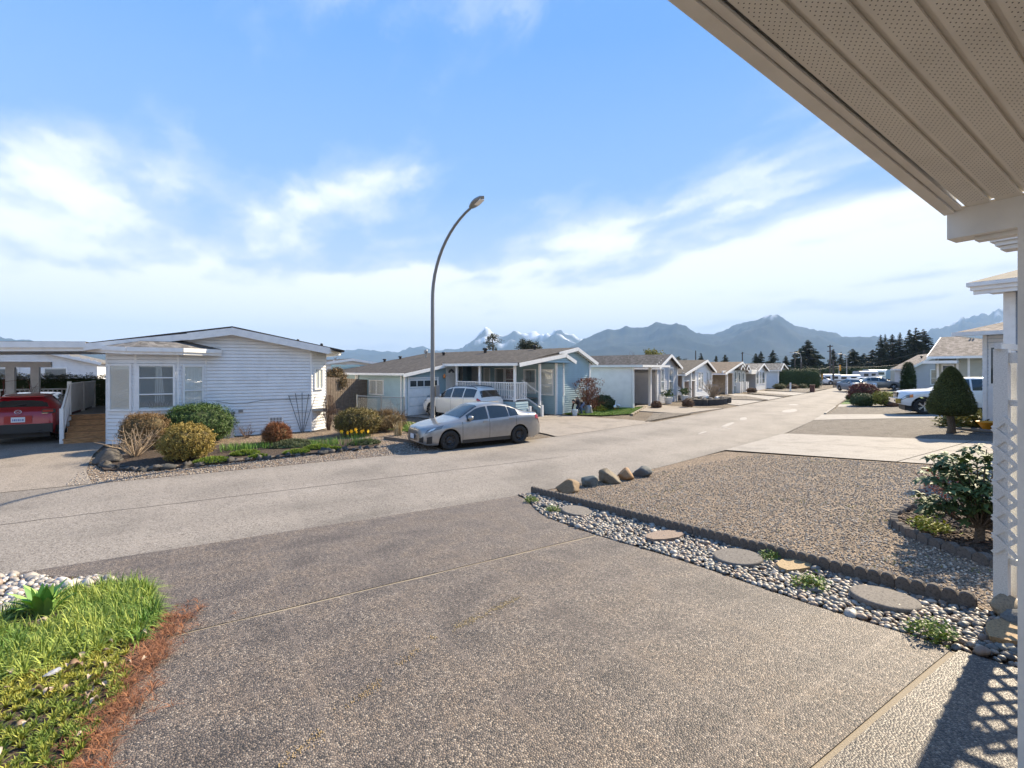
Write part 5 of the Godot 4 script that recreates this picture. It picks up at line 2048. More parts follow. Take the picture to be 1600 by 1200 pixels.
# ---------------------------------------------------------------- rock garden and driveway of the white house
func make_rock_garden() -> void:
	# driveway of the white house
	var a := []
	var c := []
	for k in 12:
		var v := lerpf(14.22, 27.0, k / 11.0)
		a.append(Vector2(-14.0, v))
		c.append(Vector2(-2.6 - 0.3 * smoothstep(14.5, 18.0, v) + (0.25 if k == 0 else 0.0), v))
	struct("driveway", sheet(between(a, c, 22, 16), 0.012), M.dull_concrete, "plain tan concrete driveway under the red car")
	# gravel verge with the planted mound
	a = []
	c = []
	for k in 14:
		var u := lerpf(-2.7, 6.3, k / 13.0)
		a.append(Vector2(u, 14.22))
		c.append(Vector2(u, 19.6))
	struct("gravel_verge", sheet(between(a, c, 26, 16), 0.006), M.yard_gravel, "pale gravel verge in front of the white house")
	var xf := []
	var cols := []
	for k in 9000:
		var u := rr(-2.8, 6.2)
		var v := 14.25 + 3.0 * pow(rr(0, 1), 1.7)
		var s := rr(0.010, 0.024)
		xf.append(Transform3D(turned(rr(0, TAU), rr(-0.4, 0.4), rr(-0.4, 0.4)).scaled_local(Vector3(s * 1.2, s * 0.7, s)), G(u, v, s * 0.4)))
		cols.append([Color(0.27, 0.235, 0.20), Color(0.18, 0.155, 0.135), Color(0.36, 0.32, 0.275), Color(0.22, 0.175, 0.145)][rng.randi() % 4])
	var loose := scatter("gravel", lump(15, 0.4, 3, 6), M.chip, xf, cols)
	tag(loose, "loose pale gravel along the verge of the white house", "gravel", "", "stuff")
	var poly := PackedVector2Array()
	for p in [Vector2(-2.3, 15.3), Vector2(-1.4, 14.95), Vector2(-0.2, 14.95), Vector2(1.2, 15.05), Vector2(2.6, 15.15), Vector2(3.9, 15.25), Vector2(4.6, 15.7), Vector2(4.5, 16.6), Vector2(3.2, 17.2), Vector2(1.4, 17.5), Vector2(-0.4, 17.6), Vector2(-2.0, 17.2), Vector2(-2.6, 16.2)]:
		poly.append(p)
	struct("garden_bed", flat_poly(poly, 0.05), M.soil, "dark soil bed of the rock garden before the white house")
	# low stone edging of the mound
	var tones := [Color(0.085, 0.078, 0.07), Color(0.13, 0.115, 0.10), Color(0.07, 0.07, 0.068), Color(0.16, 0.14, 0.125)]
	var spots := []
	for k in 34:
		var s := k / 33.0
		var p := Vector2(-2.45, 15.9).lerp(Vector2(-1.5, 14.95), s * 4.0) if s < 0.25 else Vector2(-1.5, 14.95).lerp(Vector2(4.4, 15.3), (s - 0.25) / 0.75)
		spots.append(p)
	var stones := []
	for k in 4:
		stones.append(lump(120 + k, 1.3, 7, 10, 1.6))
	for k in spots.size():
		var p: Vector2 = spots[k]
		var o := thing("edging_rock", "rough dark grey rock in the low edging of the rock garden", "rock", G(p.x + rr(-0.05, 0.05), p.y + rr(-0.05, 0.05), 0.05), rr(0, TAU), "rocks edging the rock garden")
		var s := rr(0.06, 0.14)
		var m := obj("rock", stones[k % 4], mat("edging_rock_%d" % (k % 4), lin(tones[k % 4].r, tones[k % 4].g, tones[k % 4].b), 0.9, {"tex": "rock", "tri": 2.5}) if k < 4 else M["edging_rock_%d" % (k % 4)], o)
		m.transform = Transform3D(turned(rr(0, TAU), rr(-0.4, 0.4), rr(-0.3, 0.3)).scaled_local(Vector3(s * rr(0.9, 1.8), s * rr(0.45, 0.9), s)), Vector3(0, rr(-0.06, -0.01), 0))
	boulder("boulder", "mossy dark boulder at the driveway end of the rock garden", G(-2.35, 16.3), Vector3(0.36, 0.24, 0.28), Color(0.10, 0.09, 0.075), 402, 0.5)
	# shrubs
	shrub("clipped_shrub", "large clipped dark green dome shrub against the white house", G(-0.45, 18.6), Vector3(1.0, 1.22, 0.75), 2600, 0.05, [Color(0.035, 0.085, 0.016), Color(0.13, 0.21, 0.045)], {"seed": 2, "bump": 0.11, "square": 2.4, "core_mat": M.hedge_core})
	shrub("clipped_shrub", "rounded golden green shrub at the front of the rock garden", G(-0.62, 15.75), Vector3(0.62, 0.98, 0.60), 2600, 0.045, [Color(0.16, 0.13, 0.02), Color(0.48, 0.34, 0.08)], {"seed": 3, "bump": 0.18})
	shrub("clipped_shrub", "bronze brown clipped shrub behind the pale bare branches", G(-1.75, 18.0), Vector3(0.62, 1.05, 0.55), 1800, 0.04, [Color(0.15, 0.085, 0.03), Color(0.30, 0.19, 0.08)], {"seed": 4, "bump": 0.08, "square": 2.8})
	shrub("clipped_shrub", "small round orange brown shrub by the white gable wall", G(1.70, 17.0), Vector3(0.38, 0.66, 0.38), 1500, 0.045, [Color(0.18, 0.065, 0.025), Color(0.38, 0.17, 0.07)], {"seed": 5, "bump": 0.10, "sprig": tuft_mesh(7, 0.11, 0.003, 3, 0.2, 2), "leaf_mat": M.dry_leaf})
	shrub("clipped_shrub", "wide olive and gold shrub beyond the daffodils", G(4.42, 17.75), Vector3(0.78, 0.95, 0.62), 2000, 0.055, [Color(0.035, 0.04, 0.012), Color(0.30, 0.22, 0.05)], {"seed": 6, "bump": 0.14, "square": 2.3})
	shrub("clipped_shrub", "low straw brown shrub behind the wide olive shrub", G(5.4, 18.4), Vector3(1.0, 0.75, 0.45), 1100, 0.06, [Color(0.14, 0.08, 0.03), Color(0.34, 0.24, 0.11)], {"seed": 16, "bump": 0.25, "sprig": tuft_mesh(7, 0.16, 0.003, 3, 0.2, 2), "leaf_mat": M.dry_leaf})
	twig_bush("bare_shrub", "pale leafless shrub with spreading branches by the wooden steps", G(-1.85, 16.75), 0.95, 0.95, 34, M.twig, 21, 0.011)
	twig_bush("rose_bush", "thin bare rose stems under the bay window", G(-0.95, 18.7), 1.25, 0.5, 9, M.brown_twig, 23, 0.007)
	twig_bush("bare_shrub", "low reddish leafless stems at the foot of the white gable wall", G(0.95, 18.9), 0.5, 0.5, 16, M.brown_twig, 29, 0.008)
	twig_bush("bare_shrub", "tangle of dark bare stems in front of the chain-link fence", G(6.6, 20.4), 1.15, 0.7, 22, M.brown_twig, 37, 0.007)
	# straw grass clump near the lamp post
	grass_clump("straw_grass", "clump of pale straw grass beside the lamp post", G(5.75, 17.2), 0.62, 70, Color(0.42, 0.32, 0.17), Color(0.55, 0.45, 0.28), 0.012)
	grass_clump("straw_grass", "thin pale straw grass behind the front bumper of the silver sedan", G(6.5, 17.7), 0.5, 50, Color(0.34, 0.28, 0.12), Color(0.5, 0.42, 0.24), 0.010)
	# bulbs and ground covers
	for q in [[0.55, 16.5, 0.26, "row of fresh green bulb leaves beside the golden shrub"], [3.0, 16.2, 0.27, "fresh green bulb leaves beside the daffodils"], [1.1, 16.55, 0.22, "short green bulb leaves near the round orange shrub"]]:
		grass_clump("bulb_leaves", q[3], G(q[0], q[1], 0.05), q[2], 170, Color(0.09, 0.21, 0.03), Color(0.22, 0.36, 0.06), 0.007, 0.42, 0.55)
	for q in [[-0.05, 15.15, 0.34, "bright yellow green mat of ground cover below the golden shrub"], [1.05, 15.2, 0.20, "round cushion of bright green moss by the verge"], [2.05, 15.35, 0.28, "green mossy cushion among the edging rocks"], [0.75, 15.75, 0.3, "yellow green cushion between the golden shrub and the moss"], [2.7, 15.75, 0.32, "spreading bright green cushion before the bulb leaves"], [3.1, 15.4, 0.20, "small green cushion plant below the bulb leaves"]]:
		mat_plant("cushion_plant", q[3], G(q[0], q[1], 0.05), q[2], Color(0.13, 0.22, 0.02), Color(0.28, 0.34, 0.04))
	for q in [[2.1, 16.5, 0.6, "grey green heather mat in the middle of the rock garden"], [4.2, 15.9, 0.4, "grey green creeping plant by the end of the rock garden"]]:
		mat_plant("heather_mat", q[3], G(q[0], q[1], 0.04), q[2], Color(0.09, 0.11, 0.045), Color(0.20, 0.22, 0.11))
	# daffodils
	for q in [[3.75, 15.95], [3.9, 16.15], [4.05, 15.8], [3.6, 15.75], [4.2, 16.0], [3.85, 15.7], [4.02, 16.2], [3.5, 15.95], [4.3, 15.75]]:
		var d := thing("daffodil", "yellow daffodil in bloom in front of the wide olive shrub", "flower", G(q[0], q[1], 0.04), rr(0, TAU), "daffodils in the rock garden")
		var b := MB.new()
		b.tube([Vector3.ZERO, Vector3(0.01, 0.25, 0), Vector3(0.03, 0.42, 0.02)], [0.006, 0.005, 0.005], 5)
		b.col = Color.WHITE
		part("stem", b, mat("flower_stem", lin(0.09, 0.18, 0.03), 0.7) if not M.has("flower_stem") else M.flower_stem, d)
		b = MB.new()
		var f := Vector3(0.035, 0.43, 0.03)
		for k in 6:
			var an := TAU * k / 6.0
			var e := Vector3(cos(an), sin(an), 0.0)
			var s := Vector3(-sin(an), cos(an), 0.0) * 0.024
			b.quad(f, f + e * 0.035 - s, f + e * 0.07 + Vector3(0, 0, -0.01), f + e * 0.035 + s)
		var cup := []
		for r in 2:
			var row := []
			for k in 8:
				var an := TAU * k / 8.0
				row.append(f + Vector3(cos(an), sin(an), 0) * (0.016 + 0.008 * r) + Vector3(0, 0, 0.03 * r))
			cup.append(row)
		b.grid(cup, true)
		part("flower", b, mat("daffodil_yellow", lin(0.75, 0.48, 0.02), 0.7, {"back": Color(0.5, 0.35, 0.0)}) if not M.has("daffodil_yellow") else M.daffodil_yellow, d)
		b = MB.new()
		for k in 7:
			var an := TAU * k / 7.0
			var dd := Vector3(cos(an), 0, sin(an))
			var ss := Vector3(-dd.z, 0, dd.x) * 0.008
			b.col = Color(0.09, 0.2, 0.03)
			b.quad(dd * 0.02 - ss, dd * 0.02 + ss, dd * 0.13 + ss * 0.3 + Vector3.UP * 0.33, dd * 0.13 - ss * 0.3 + Vector3.UP * 0.33)
		part("leaf", b, M.leaf, d)
	# timber edging and lawn by the lamp post
	var tb := thing("timber_edging", "rusty brown timber edging between gravel and lawn by the lamp post", "edging", Vector3.ZERO)
	var b2 := MB.new()
	b2.bar(G(5.05, 16.6, 0.05), G(6.0, 15.25, 0.05), 0.08, 0.12)
	part("timber", b2, M.fence_wood, tb)
	a = []
	c = []
	for k in 8:
		var s := k / 7.0
		a.append(Vector2(5.6, 19.0).lerp(Vector2(8.6, 15.4), s))
		c.append(Vector2(6.4, 24.5).lerp(Vector2(10.0, 17.0), s))
	var lawn := struct("lawn", sheet(between(a, c, 10, 10), 0.02), M.turf, "strip of green lawn beside the blue garage driveway")
	grass_cover(lawn, a, c, 2200, 0.09)

func grass_cover(parent: Node, a: Array, c: Array, n: int, height: float) -> void:
	var xf := []
	var cols := []
	for k in n:
		var t := rr(0, 1) * (a.size() - 1)
		var i := mini(int(t), a.size() - 2)
		var p: Vector2 = a[i].lerp(a[i + 1], t - i)
		var q: Vector2 = c[i].lerp(c[i + 1], t - i)
		var s := p.lerp(q, rr(0, 1))
		xf.append(Transform3D(turned(rr(0, TAU)).scaled(Vector3.ONE * rr(0.6, 1.2)), G(s.x, s.y, 0.015)))
		cols.append(Color(0.12, 0.24, 0.03).lerp(Color(0.30, 0.42, 0.07), rr(0, 1)))
	var o := scatter("grass", tuft_mesh(14, height, 0.006, 44, 0.4), M.leaf, xf, cols, parent)
	o.set_meta("kind", "stuff")

func grass_clump(called: String, label: String, at: Vector3, height: float, n: int, c0: Color, c1: Color, width := 0.006, area := 0.12, lean := 0.5) -> Node3D:
	var t := thing(called, label, "plant", at)
	var b := MB.new()
	for k in n:
		var an := rr(0, TAU)
		var dir := Vector3(cos(an), 0, sin(an))
		var side := Vector3(-dir.z, 0, dir.x)
		var l := height * rr(0.6, 1.1)
		var le := rr(0.05, 1.0) * lean
		var foot := Vector3(rr(-1, 1), 0, rr(-0.7, 0.7)) * area
		b.col = c0.lerp(c1, rr(0, 1))
		var rows := []
		for i in 4:
			var s := i / 3.0
			var p := foot + dir * l * le * s * (0.4 + 0.6 * s) + Vector3.UP * l * (s - 0.3 * le * s * s)
			var w := width * (1.0 - s * s) + 0.0005
			rows.append([p - side * w, p + side * w])
		b.grid(rows, false)
	part("blades", b, M.leaf, t)
	return t

func mat_plant(called: String, label: String, at: Vector3, r: float, c0: Color, c1: Color) -> Node3D:
	var t := thing(called, label, "plant", at)
	var xf := []
	var cols := []
	for k in int(900 * r):
		var an := rr(0, TAU)
		var d := sqrt(rr(0, 1))
		xf.append(Transform3D(turned(rr(0, TAU), rr(-0.4, 0.4)).scaled(Vector3.ONE * rr(0.7, 1.2)), Vector3(cos(an) * d * r * 1.3, (1.0 - d * d) * r * 0.28, sin(an) * d * r * 0.7)))
		cols.append(c0.lerp(c1, rr(0, 1)))
	foliage("foliage", tuft_mesh(9, 0.07, 0.006, 55, 0.3, 2), M.leaf, xf, cols, t)
	var b := MB.new()
	var rows := []
	for i in 4:
		var row := []
		for k in 14:
			var an := TAU * k / 14.0
			var d := 1.0 - i / 3.0
			row.append(Vector3(cos(an) * d * r * 1.25, (1.0 - d * d) * r * 0.26, sin(an) * d * r * 0.68))
		rows.append(row)
	b.grid(rows, true)
	part("mound", b, M.hedge_core, t)
	return t

func make_street_lamp() -> void:
	var t := thing("street_lamp", "tall grey street lamp with a long curved arm behind the silver sedan", "street lamp", G(6.44, 15.62))
	# octagonal tapering pole that bends over towards the street
	var pts := []
	var rad := []
	var n := 26
	for k in n + 1:
		var s := k / float(n)
		var y := 0.0
		var out := 0.0
		if s < 0.55:
			y = s / 0.55 * 4.95
		else:
			var an := (s - 0.55) / 0.45 * deg_to_rad(70.0)
			y = 4.95 + sin(an) * 2.95
			out = (1.0 - cos(an)) * 2.95
		pts.append(Vector3(out * 0.30, y, out * 0.954))
		rad.append(lerpf(0.088, 0.04, s))
	var b := MB.new()
	b.tube(pts, rad, 8)
	part("pole", b, M.lamp_pole, t)
	b = MB.new()
	b.lathe(Vector3.ZERO, [[0.0, 0.06], [0.19, 0.06], [0.19, -0.05]], 8)
	b.lathe(Vector3.ZERO, [[0.13, 0.06], [0.125, 0.16], [0.0, 0.16]], 8)
	part("base", b, M.lamp_pole, t)
	var tip: Vector3 = pts[n]
	var dir := (tip - (pts[n - 1] as Vector3)).normalized()
	var head := Node3D.new()
	head.name = "lamp_head"
	t.add_child(head)
	# cobra head: a flattened shell with a glass bowl under it
	b = MB.new()
	var rows := []
	var sd := dir.cross(Vector3.UP).normalized()
	var up := sd.cross(dir).normalized()
	for i in 8:
		var s := i / 7.0
		var w := 0.05 + 0.13 * sin(PI * clampf(s * 0.85 + 0.1, 0, 1))
		var h := 0.04 + 0.07 * sin(PI * clampf(s * 0.9 + 0.08, 0, 1))
		if i == 7:
			w = 0.02
			h = 0.01
		var row := []
		for k in 12:
			var an := TAU * k / 12.0
			row.append(tip + dir * (s * 0.62 - 0.05) + sd * cos(an) * w + up * (sin(an) * h * (1.0 if sin(an) > 0 else 0.45)))
		rows.append(row)
	b.grid(rows, true)
	part("shell", b, M.galvanised, head)
	b = MB.new()
	b.box(tip + dir * 0.33 - up * 0.045, Vector3(0.18, 0.05, 0.30), Basis(sd, up, -dir))
	part("lens", b, M.lamp_clear, head)
	b = MB.new()
	b.bx(0.10, 0.24, 1.55, 1.95, -0.07, 0.07)
	part("switch_box", b, M.lamp_pole, t)

# ---------------------------------------------------------------- pale blue house with porch and garage
const PHI := 0.279   # the lots beyond the bend are turned by 16 degrees

func L2W(o: Vector2, phi: float, a: float, b: float) -> Vector2:
	return Vector2(o.x + a * cos(phi) - b * sin(phi), o.y + a * sin(phi) + b * cos(phi))

func make_blue_house() -> void:
	var o := Vector2(16.37, 21.67)
	var g := 0.04
	var t := thing("blue_house", "pale blue house with white porch rail, garage door and dark shingle roof", "house", W(o.x, o.y, g), PHI)
	var S: Material = M.blue_siding
	var TR: Material = M.white_trim
	var b := MB.new()
	# local z = -depth
	# room with the bay corner
	wall(t, Vector2(0, -14.0), Vector2(0, 0), 0.0, 2.95, S, 0.125)
	wall(t, Vector2(0, 0), Vector2(0.42, 0.12), 0.0, 2.95, S, 0.125)
	wall(t, Vector2(0.42, 0.12), Vector2(0.95, -0.22), 0.0, 2.95, S, 0.125)
	wall(t, Vector2(0.95, -0.25), Vector2(3.76, -0.25), 0.0, [[0.0, 3.42], [0.40, 3.72], [1.0, 3.0]], S, 0.125)
	wall(t, Vector2(3.76, -0.25), Vector2(3.76, -14.0), 0.0, 2.9, S, 0.125)
	for p in [Vector2(0, 0), Vector2(0.95, -0.22), Vector2(3.76, -0.25)]:
		corner(t, p, 0.0, 2.95, TR, 0.11)
	window(t, Vector2(0, -14.0), Vector2(0, 0), 14.0 - 0.66, 1.82, 0.84, 1.36, {"back": M.curtain, "rails": [-0.12], "frame": 0.07})
	window(t, Vector2(0, -14.0), Vector2(0, 0), 14.0 - 1.92, 1.86, 0.82, 1.30, {"half": [0.0, 0.45], "half_mat": M.white_trim, "frame": 0.07})
	window(t, Vector2(0, -14.0), Vector2(0, 0), 14.0 - 3.45, 1.95, 0.80, 1.25, {"back": M.red_cloth, "rails": [0.0, -0.3], "frame": 0.06})
	window(t, Vector2(0, -14.0), Vector2(0, 0), 14.0 - 4.38, 1.95, 0.70, 1.25, {"frame": 0.06})
	window(t, Vector2(0, -14.0), Vector2(0, 0), 14.0 - 5.5, 2.0, 0.45, 1.2, {"back": M.curtain, "frame": 0.06})
	window(t, Vector2(0.42, 0.12), Vector2(0.95, -0.22), 0.31, 1.82, 0.36, 1.36, {"rails": [-0.10], "frame": 0.06})
	room_floor(t, 0.1, 3.7, 0.9, -13.9, -0.3)
	wall(t, Vector2(3.76, -14.0), Vector2(-6.16, -14.0), 0.0, 2.9, S, 0.125)
	# doors at the back of the porch
	b = MB.new()
	b.bx(-0.08, -0.03, 0.92, 2.85, -6.9, -6.1)
	part("door", b, TR, t)
	# recessed back wall of the porch and its side
	wall(t, Vector2(-3.4, -6.2), Vector2(-3.4, -5.7), 0.0, 2.85, S, 0.125)
	wall(t, Vector2(-3.4, -5.72), Vector2(-2.5, -5.72), 0.9, 2.85, S, 0.125)
	wall(t, Vector2(-2.5, -7.4), Vector2(0.0, -7.4), 0.9, 2.85, S, 0.125)
	window(t, Vector2(-2.5, -7.4), Vector2(0.0, -7.4), 0.5, 1.95, 0.55, 1.5, {"frame": 0.08})
	window(t, Vector2(-2.5, -7.4), Vector2(0.0, -7.4), 1.6, 1.9, 0.75, 1.7, {"frame": 0.09})
	# porch floor, skirt, posts
	b = MB.new()
	b.bx(-3.4, 0.0, 0.86, 0.92, -7.4, -1.35)
	b.bx(-3.4, -2.4, 0.86, 0.921, -1.35, -0.05)
	part("porch_floor", b, M.deck_grey, t)
	wall(t, Vector2(-3.42, -5.7), Vector2(-3.42, -0.05), 0.0, 0.9, S, 0.125)
	wall(t, Vector2(-3.42, -0.04), Vector2(-2.42, -0.04), 0.0, 0.9, S, 0.125)
	for p in [Vector2(-3.36, -0.12), Vector2(-1.42, -0.05), Vector2(-3.36, -2.7), Vector2(-3.36, -4.6)]:
		b = MB.new()
		b.bx(p.x - 0.055, p.x + 0.055, 0.9 if p.x < -2 else 0.62, 2.85, p.y - 0.055, p.y + 0.055)
		part("post", b, TR, t)
	# porch rail with balusters
	for seg in [[Vector2(-3.36, -0.12), Vector2(-3.36, -2.7), 20], [Vector2(-3.36, -0.12), Vector2(-2.42, -0.12), 7], [Vector2(-3.36, -2.7), Vector2(-3.36, -4.6), 14]]:
		var p: Vector2 = seg[0]
		var q: Vector2 = seg[1]
		b = MB.new()
		b.bar(Vector3(p.x, 1.86, p.y), Vector3(q.x, 1.86, q.y), 0.07, 0.05)
		part("handrail", b, TR, t)
		b = MB.new()
		b.bar(Vector3(p.x, 1.0, p.y), Vector3(q.x, 1.0, q.y), 0.05, 0.05)
		part("bottom_rail", b, TR, t)
		for k in int(seg[2]):
			var m := p.lerp(q, (k + 0.5) / float(seg[2]))
			b = MB.new()
			b.bx(m.x - 0.02, m.x + 0.02, 1.0, 1.86, m.y - 0.02, m.y + 0.02)
			part("baluster", b, TR, t)
	# stairs towards the street, with closed sides and sloping caps
	for k in 5:
		b = MB.new()
		b.bx(-2.36, -1.46, 0.0, 0.175 * (k + 1), -0.02 - 0.26 * (k + 1), 0.02 - 0.26 * k)
		part("step", b, M.deck_grey, t)
	for x in [-2.42, -1.40]:
		b = MB.new()
		b.bar(Vector3(x, 1.12, -1.35), Vector3(x, 0.42, 0.10), 0.09, 0.06)
		part("stair_cap", b, TR, t)
		b = MB.new()
		b.quad(Vector3(x, 0.0, -1.35), Vector3(x, 0.0, 0.08), Vector3(x, 0.40, 0.08), Vector3(x, 1.08, -1.35))
		part("stair_side", b, S, t)
		b = MB.new()
		b.bx(x - 0.06, x + 0.06, 0.0, 0.62, 0.04, 0.16)
		part("newel", b, TR, t)
	b = MB.new()
	b.bar(Vector3(-1.40, 1.95, -1.35), Vector3(-1.40, 1.25, -0.05), 0.05, 0.06)
	part("handrail", b, TR, t)
	b = MB.new()
	b.bx(-0.02, 0.0, 0.25, 0.72, -1.35, -0.95)
	part("access_hatch", b, TR, t)
	# garage block
	var gx0 := -6.16
	var gx1 := -3.42
	wall(t, Vector2(gx0, -11.95), Vector2(gx0, -5.69), 0.0, 2.25, S, 0.125)
	wall(t, Vector2(gx0, -5.69), Vector2(gx1, -5.69), 0.0, [[0.0, 2.25], [1.0, 2.74]], S, 0.125)
	wall(t, Vector2(0.0, -11.95), Vector2(gx0, -11.95), 0.0, 2.3, S, 0.125)
	corner(t, Vector2(gx0, -5.69), 0.0, 2.28, TR, 0.12)
	corner(t, Vector2(gx0, -10.8), 0.0, 2.25, TR, 0.12)
	corner(t, Vector2(gx0, -11.95), 0.0, 2.25, TR, 0.1)
	window(t, Vector2(gx0, -11.95), Vector2(gx0, -5.69), 3.45, 1.50, 1.45, 0.78, {"back": M.blind, "mullions": [0.0]})
	# sectional garage door: four panels, opaque dark panes in the top one
	var dx0 := gx0 + 0.24
	var dx1 := dx0 + 1.98
	for k in 4:
		b = MB.new()
		b.bx(dx0, dx1, 0.02 + k * 0.50, 0.50 + k * 0.50, -5.66, -5.645)
		var door := part("garage_door_panel", b, M.white_trim, t)
		for j in 4:
			b = MB.new()
			var x := dx0 + 0.05 + j * 0.485
			if k == 3:
				b.bx(x + 0.02, x + 0.44, 1.60, 1.92, -5.643, -5.636)
				part("pane", b, M.opaque_dark_glass, door)
			else:
				b.bx(x + 0.03, x + 0.42, 0.10 + k * 0.5, 0.42 + k * 0.5, -5.645, -5.636)
				part("raised_panel", b, M.white_trim, door)
	b = MB.new()
	b.bx(dx0 - 0.09, dx0, 0.0, 2.12, -5.67, -5.62)
	b.bx(dx1, dx1 + 0.09, 0.0, 2.12, -5.67, -5.62)
	b.bx(dx0 - 0.09, dx1 + 0.09, 2.03, 2.12, -5.675, -5.615)
	part("door_frame", b, TR, t)
	b = MB.new()
	b.bx(dx1 - 0.75, dx1 - 0.60, 1.02, 1.05, -5.645, -5.61)
	part("door_handle", b, M.dark_metal, t)
	# side door with a fan light and a coach lamp
	var sd := MB.new()
	sd.bx(gx1 + 0.15, gx1 + 0.98, 0.92, 2.72, -5.70, -5.68)
	var sdo := part("door", sd, TR, t)
	b = MB.new()
	for k in 5:
		var a0 := PI * k / 5.0 + 0.06
		var a1 := PI * (k + 1) / 5.0 - 0.06
		var c := Vector3(gx1 + 0.56, 2.35, -5.675)
		b.quad(c + Vector3(cos(a0), sin(a0), 0) * 0.08, c + Vector3(cos(a0), sin(a0), 0) * 0.24, c + Vector3(cos(a1), sin(a1), 0) * 0.24, c + Vector3(cos(a1), sin(a1), 0) * 0.08)
	part("fan_light", b, M.opaque_dark_glass, sdo)
	b = MB.new()
	b.lathe(Vector3(gx1 - 0.12, 2.18, -5.5), [[0.0, -0.16], [0.06, -0.12], [0.09, 0.02], [0.03, 0.10], [0.0, 0.14]], 8)
	part("coach_lamp", b, M.amber, t)
	# downspouts and gutters
	for p in [Vector2(gx0 - 0.06, -5.95), Vector2(gx0 - 0.06, -10.55)]:
		b = MB.new()
		b.bx(p.x - 0.035, p.x + 0.035, 0.0, 2.2, p.y - 0.04, p.y + 0.04)
		part("downspout", b, TR, t)
	b = MB.new()
	b.bx(gx0 - 0.42, gx0 - 0.30, 2.22, 2.34, -12.2, -5.35)
	part("gutter", b, TR, t)
	b = MB.new()
	b.bx(-3.70, -3.58, 2.74, 2.88, -5.5, 0.32)
	part("gutter", b, TR, t)
	# roof: one long low plane over porch and garage, a short one beyond the ridge
	var ry := 3.86
	var rx := 2.05
	var k18 := 0.18
	var yl := func(x: float) -> float:
		return ry - (rx - x) * k18
	roof_plane(t, Vector3(-3.6, yl.call(-3.6), -5.4), Vector3(-3.6, yl.call(-3.6), 0.05), Vector3(rx, ry, 0.05), Vector3(rx, ry, -5.4), M.roof_dark, 0.08)
	roof_plane(t, Vector3(gx0 - 0.35, yl.call(gx0 - 0.35), -14.2), Vector3(gx0 - 0.35, yl.call(gx0 - 0.35), -5.35), Vector3(rx, ry, -5.35), Vector3(rx, ry, -14.2), M.roof_dark, 0.08)
	roof_plane(t, Vector3(4.25, 2.98, 0.05), Vector3(4.25, 2.98, -14.2), Vector3(rx, ry, -14.2), Vector3(rx, ry, 0.05), M.roof_dark, 0.08)
	# small gable over porch stairs and bay
	var sy := 3.44
	roof_plane(t, Vector3(-3.62, 2.90, -0.3), Vector3(-3.62, 2.90, 0.42), Vector3(0.35, sy, 0.42), Vector3(0.35, sy, -0.3), M.roof_dark, 0.06)
	roof_plane(t, Vector3(1.35, 3.05, 0.42), Vector3(1.35, 3.05, -0.3), Vector3(0.35, sy, -0.3), Vector3(0.35, sy, 0.42), M.roof_dark, 0.06)
	board(t, Vector3(-3.62, 2.78, 0.43), Vector3(0.36, sy - 0.10, 0.43), 0.04, 0.20, TR, "barge_board")
	board(t, Vector3(0.34, sy - 0.10, 0.43), Vector3(1.36, 2.95, 0.43), 0.04, 0.20, TR, "barge_board")
	board(t, Vector3(0.2, yl.call(0.2) - 0.10, 0.07), Vector3(rx + 0.02, ry - 0.10, 0.07), 0.04, 0.20, TR, "barge_board")
	board(t, Vector3(rx, ry - 0.10, 0.07), Vector3(4.26, 2.88, 0.07), 0.04, 0.20, TR, "barge_board")
	board(t, Vector3(gx0 - 0.36, yl.call(gx0 - 0.36) - 0.10, -5.33), Vector3(-3.5, yl.call(-3.5) - 0.10, -5.33), 0.04, 0.18, TR, "barge_board")
	b = MB.new()
	b.quad(Vector3(2.05, ry - 0.14, -0.25), Vector3(4.2, 2.86, -0.25), Vector3(4.2, 2.86, 0.05), Vector3(2.05, ry - 0.14, 0.05))
	part("soffit", b, TR, t)
	b = MB.new()
	b.quad(Vector3(-3.5, 2.84, 0.4), Vector3(1.3, 2.92, 0.4), Vector3(1.3, 2.92, -1.3), Vector3(-3.5, 2.84, -1.3))
	part("soffit", b, TR, t)
	wall(t, Vector2(-2.6, 0.36), Vector2(1.2, 0.36), 2.92, [[0.0, 2.93], [0.77, 3.36], [1.0, 3.0]], S, 0.125)
	# ridge vents and pipes
	vent_pipe(t, Vector3(rx - 0.3, ry - 0.05, -3.0), 0.14, 0.26, M.dark_metal)
	vent_pipe(t, Vector3(0.9, yl.call(0.9), -6.6), 0.18, 0.34, M.dark_metal)
	vent_pipe(t, Vector3(0.3, yl.call(0.3), -10.2), 0.15, 0.24, M.dark_metal)
	vent_pipe(t, Vector3(-0.5, yl.call(-0.5), -11.2), 0.13, 0.55, M.galvanised, "chimney")
	vent_pipe(t, Vector3(-1.0, yl.call(-1.0), -13.6), 0.14, 0.22, M.dark_metal)
	vent_pipe(t, Vector3(-2.2, yl.call(-2.2), -13.8), 0.14, 0.22, M.dark_metal)

	# its driveway and front lawn
	var q := func(a: float, bb: float) -> Vector2:
		return L2W(o, PHI, a, bb)
	var a0 := [q.call(-6.3, 5.6), q.call(-5.6, 0.0), Vector2(11.2, 14.78)]
	var c0 := [q.call(-3.45, 5.6), q.call(-0.2, 0.05), Vector2(18.3, 16.26)]
	struct("driveway", sheet(between(a0, c0, 16, 10), 0.014), M.dull_concrete, "tan concrete driveway in front of the blue house")
	var la := [q.call(0.3, -0.25), q.call(1.1, -2.3), q.call(3.2, -3.1)]
	var lc := [q.call(3.9, 0.2), q.call(6.0, -0.3), q.call(8.0, -1.2)]
	var lawn := struct("lawn", sheet(between(la, lc, 12, 10), 0.03), M.turf, "bright green front lawn of the blue house")
	grass_cover(lawn, la, lc, 4500, 0.08)
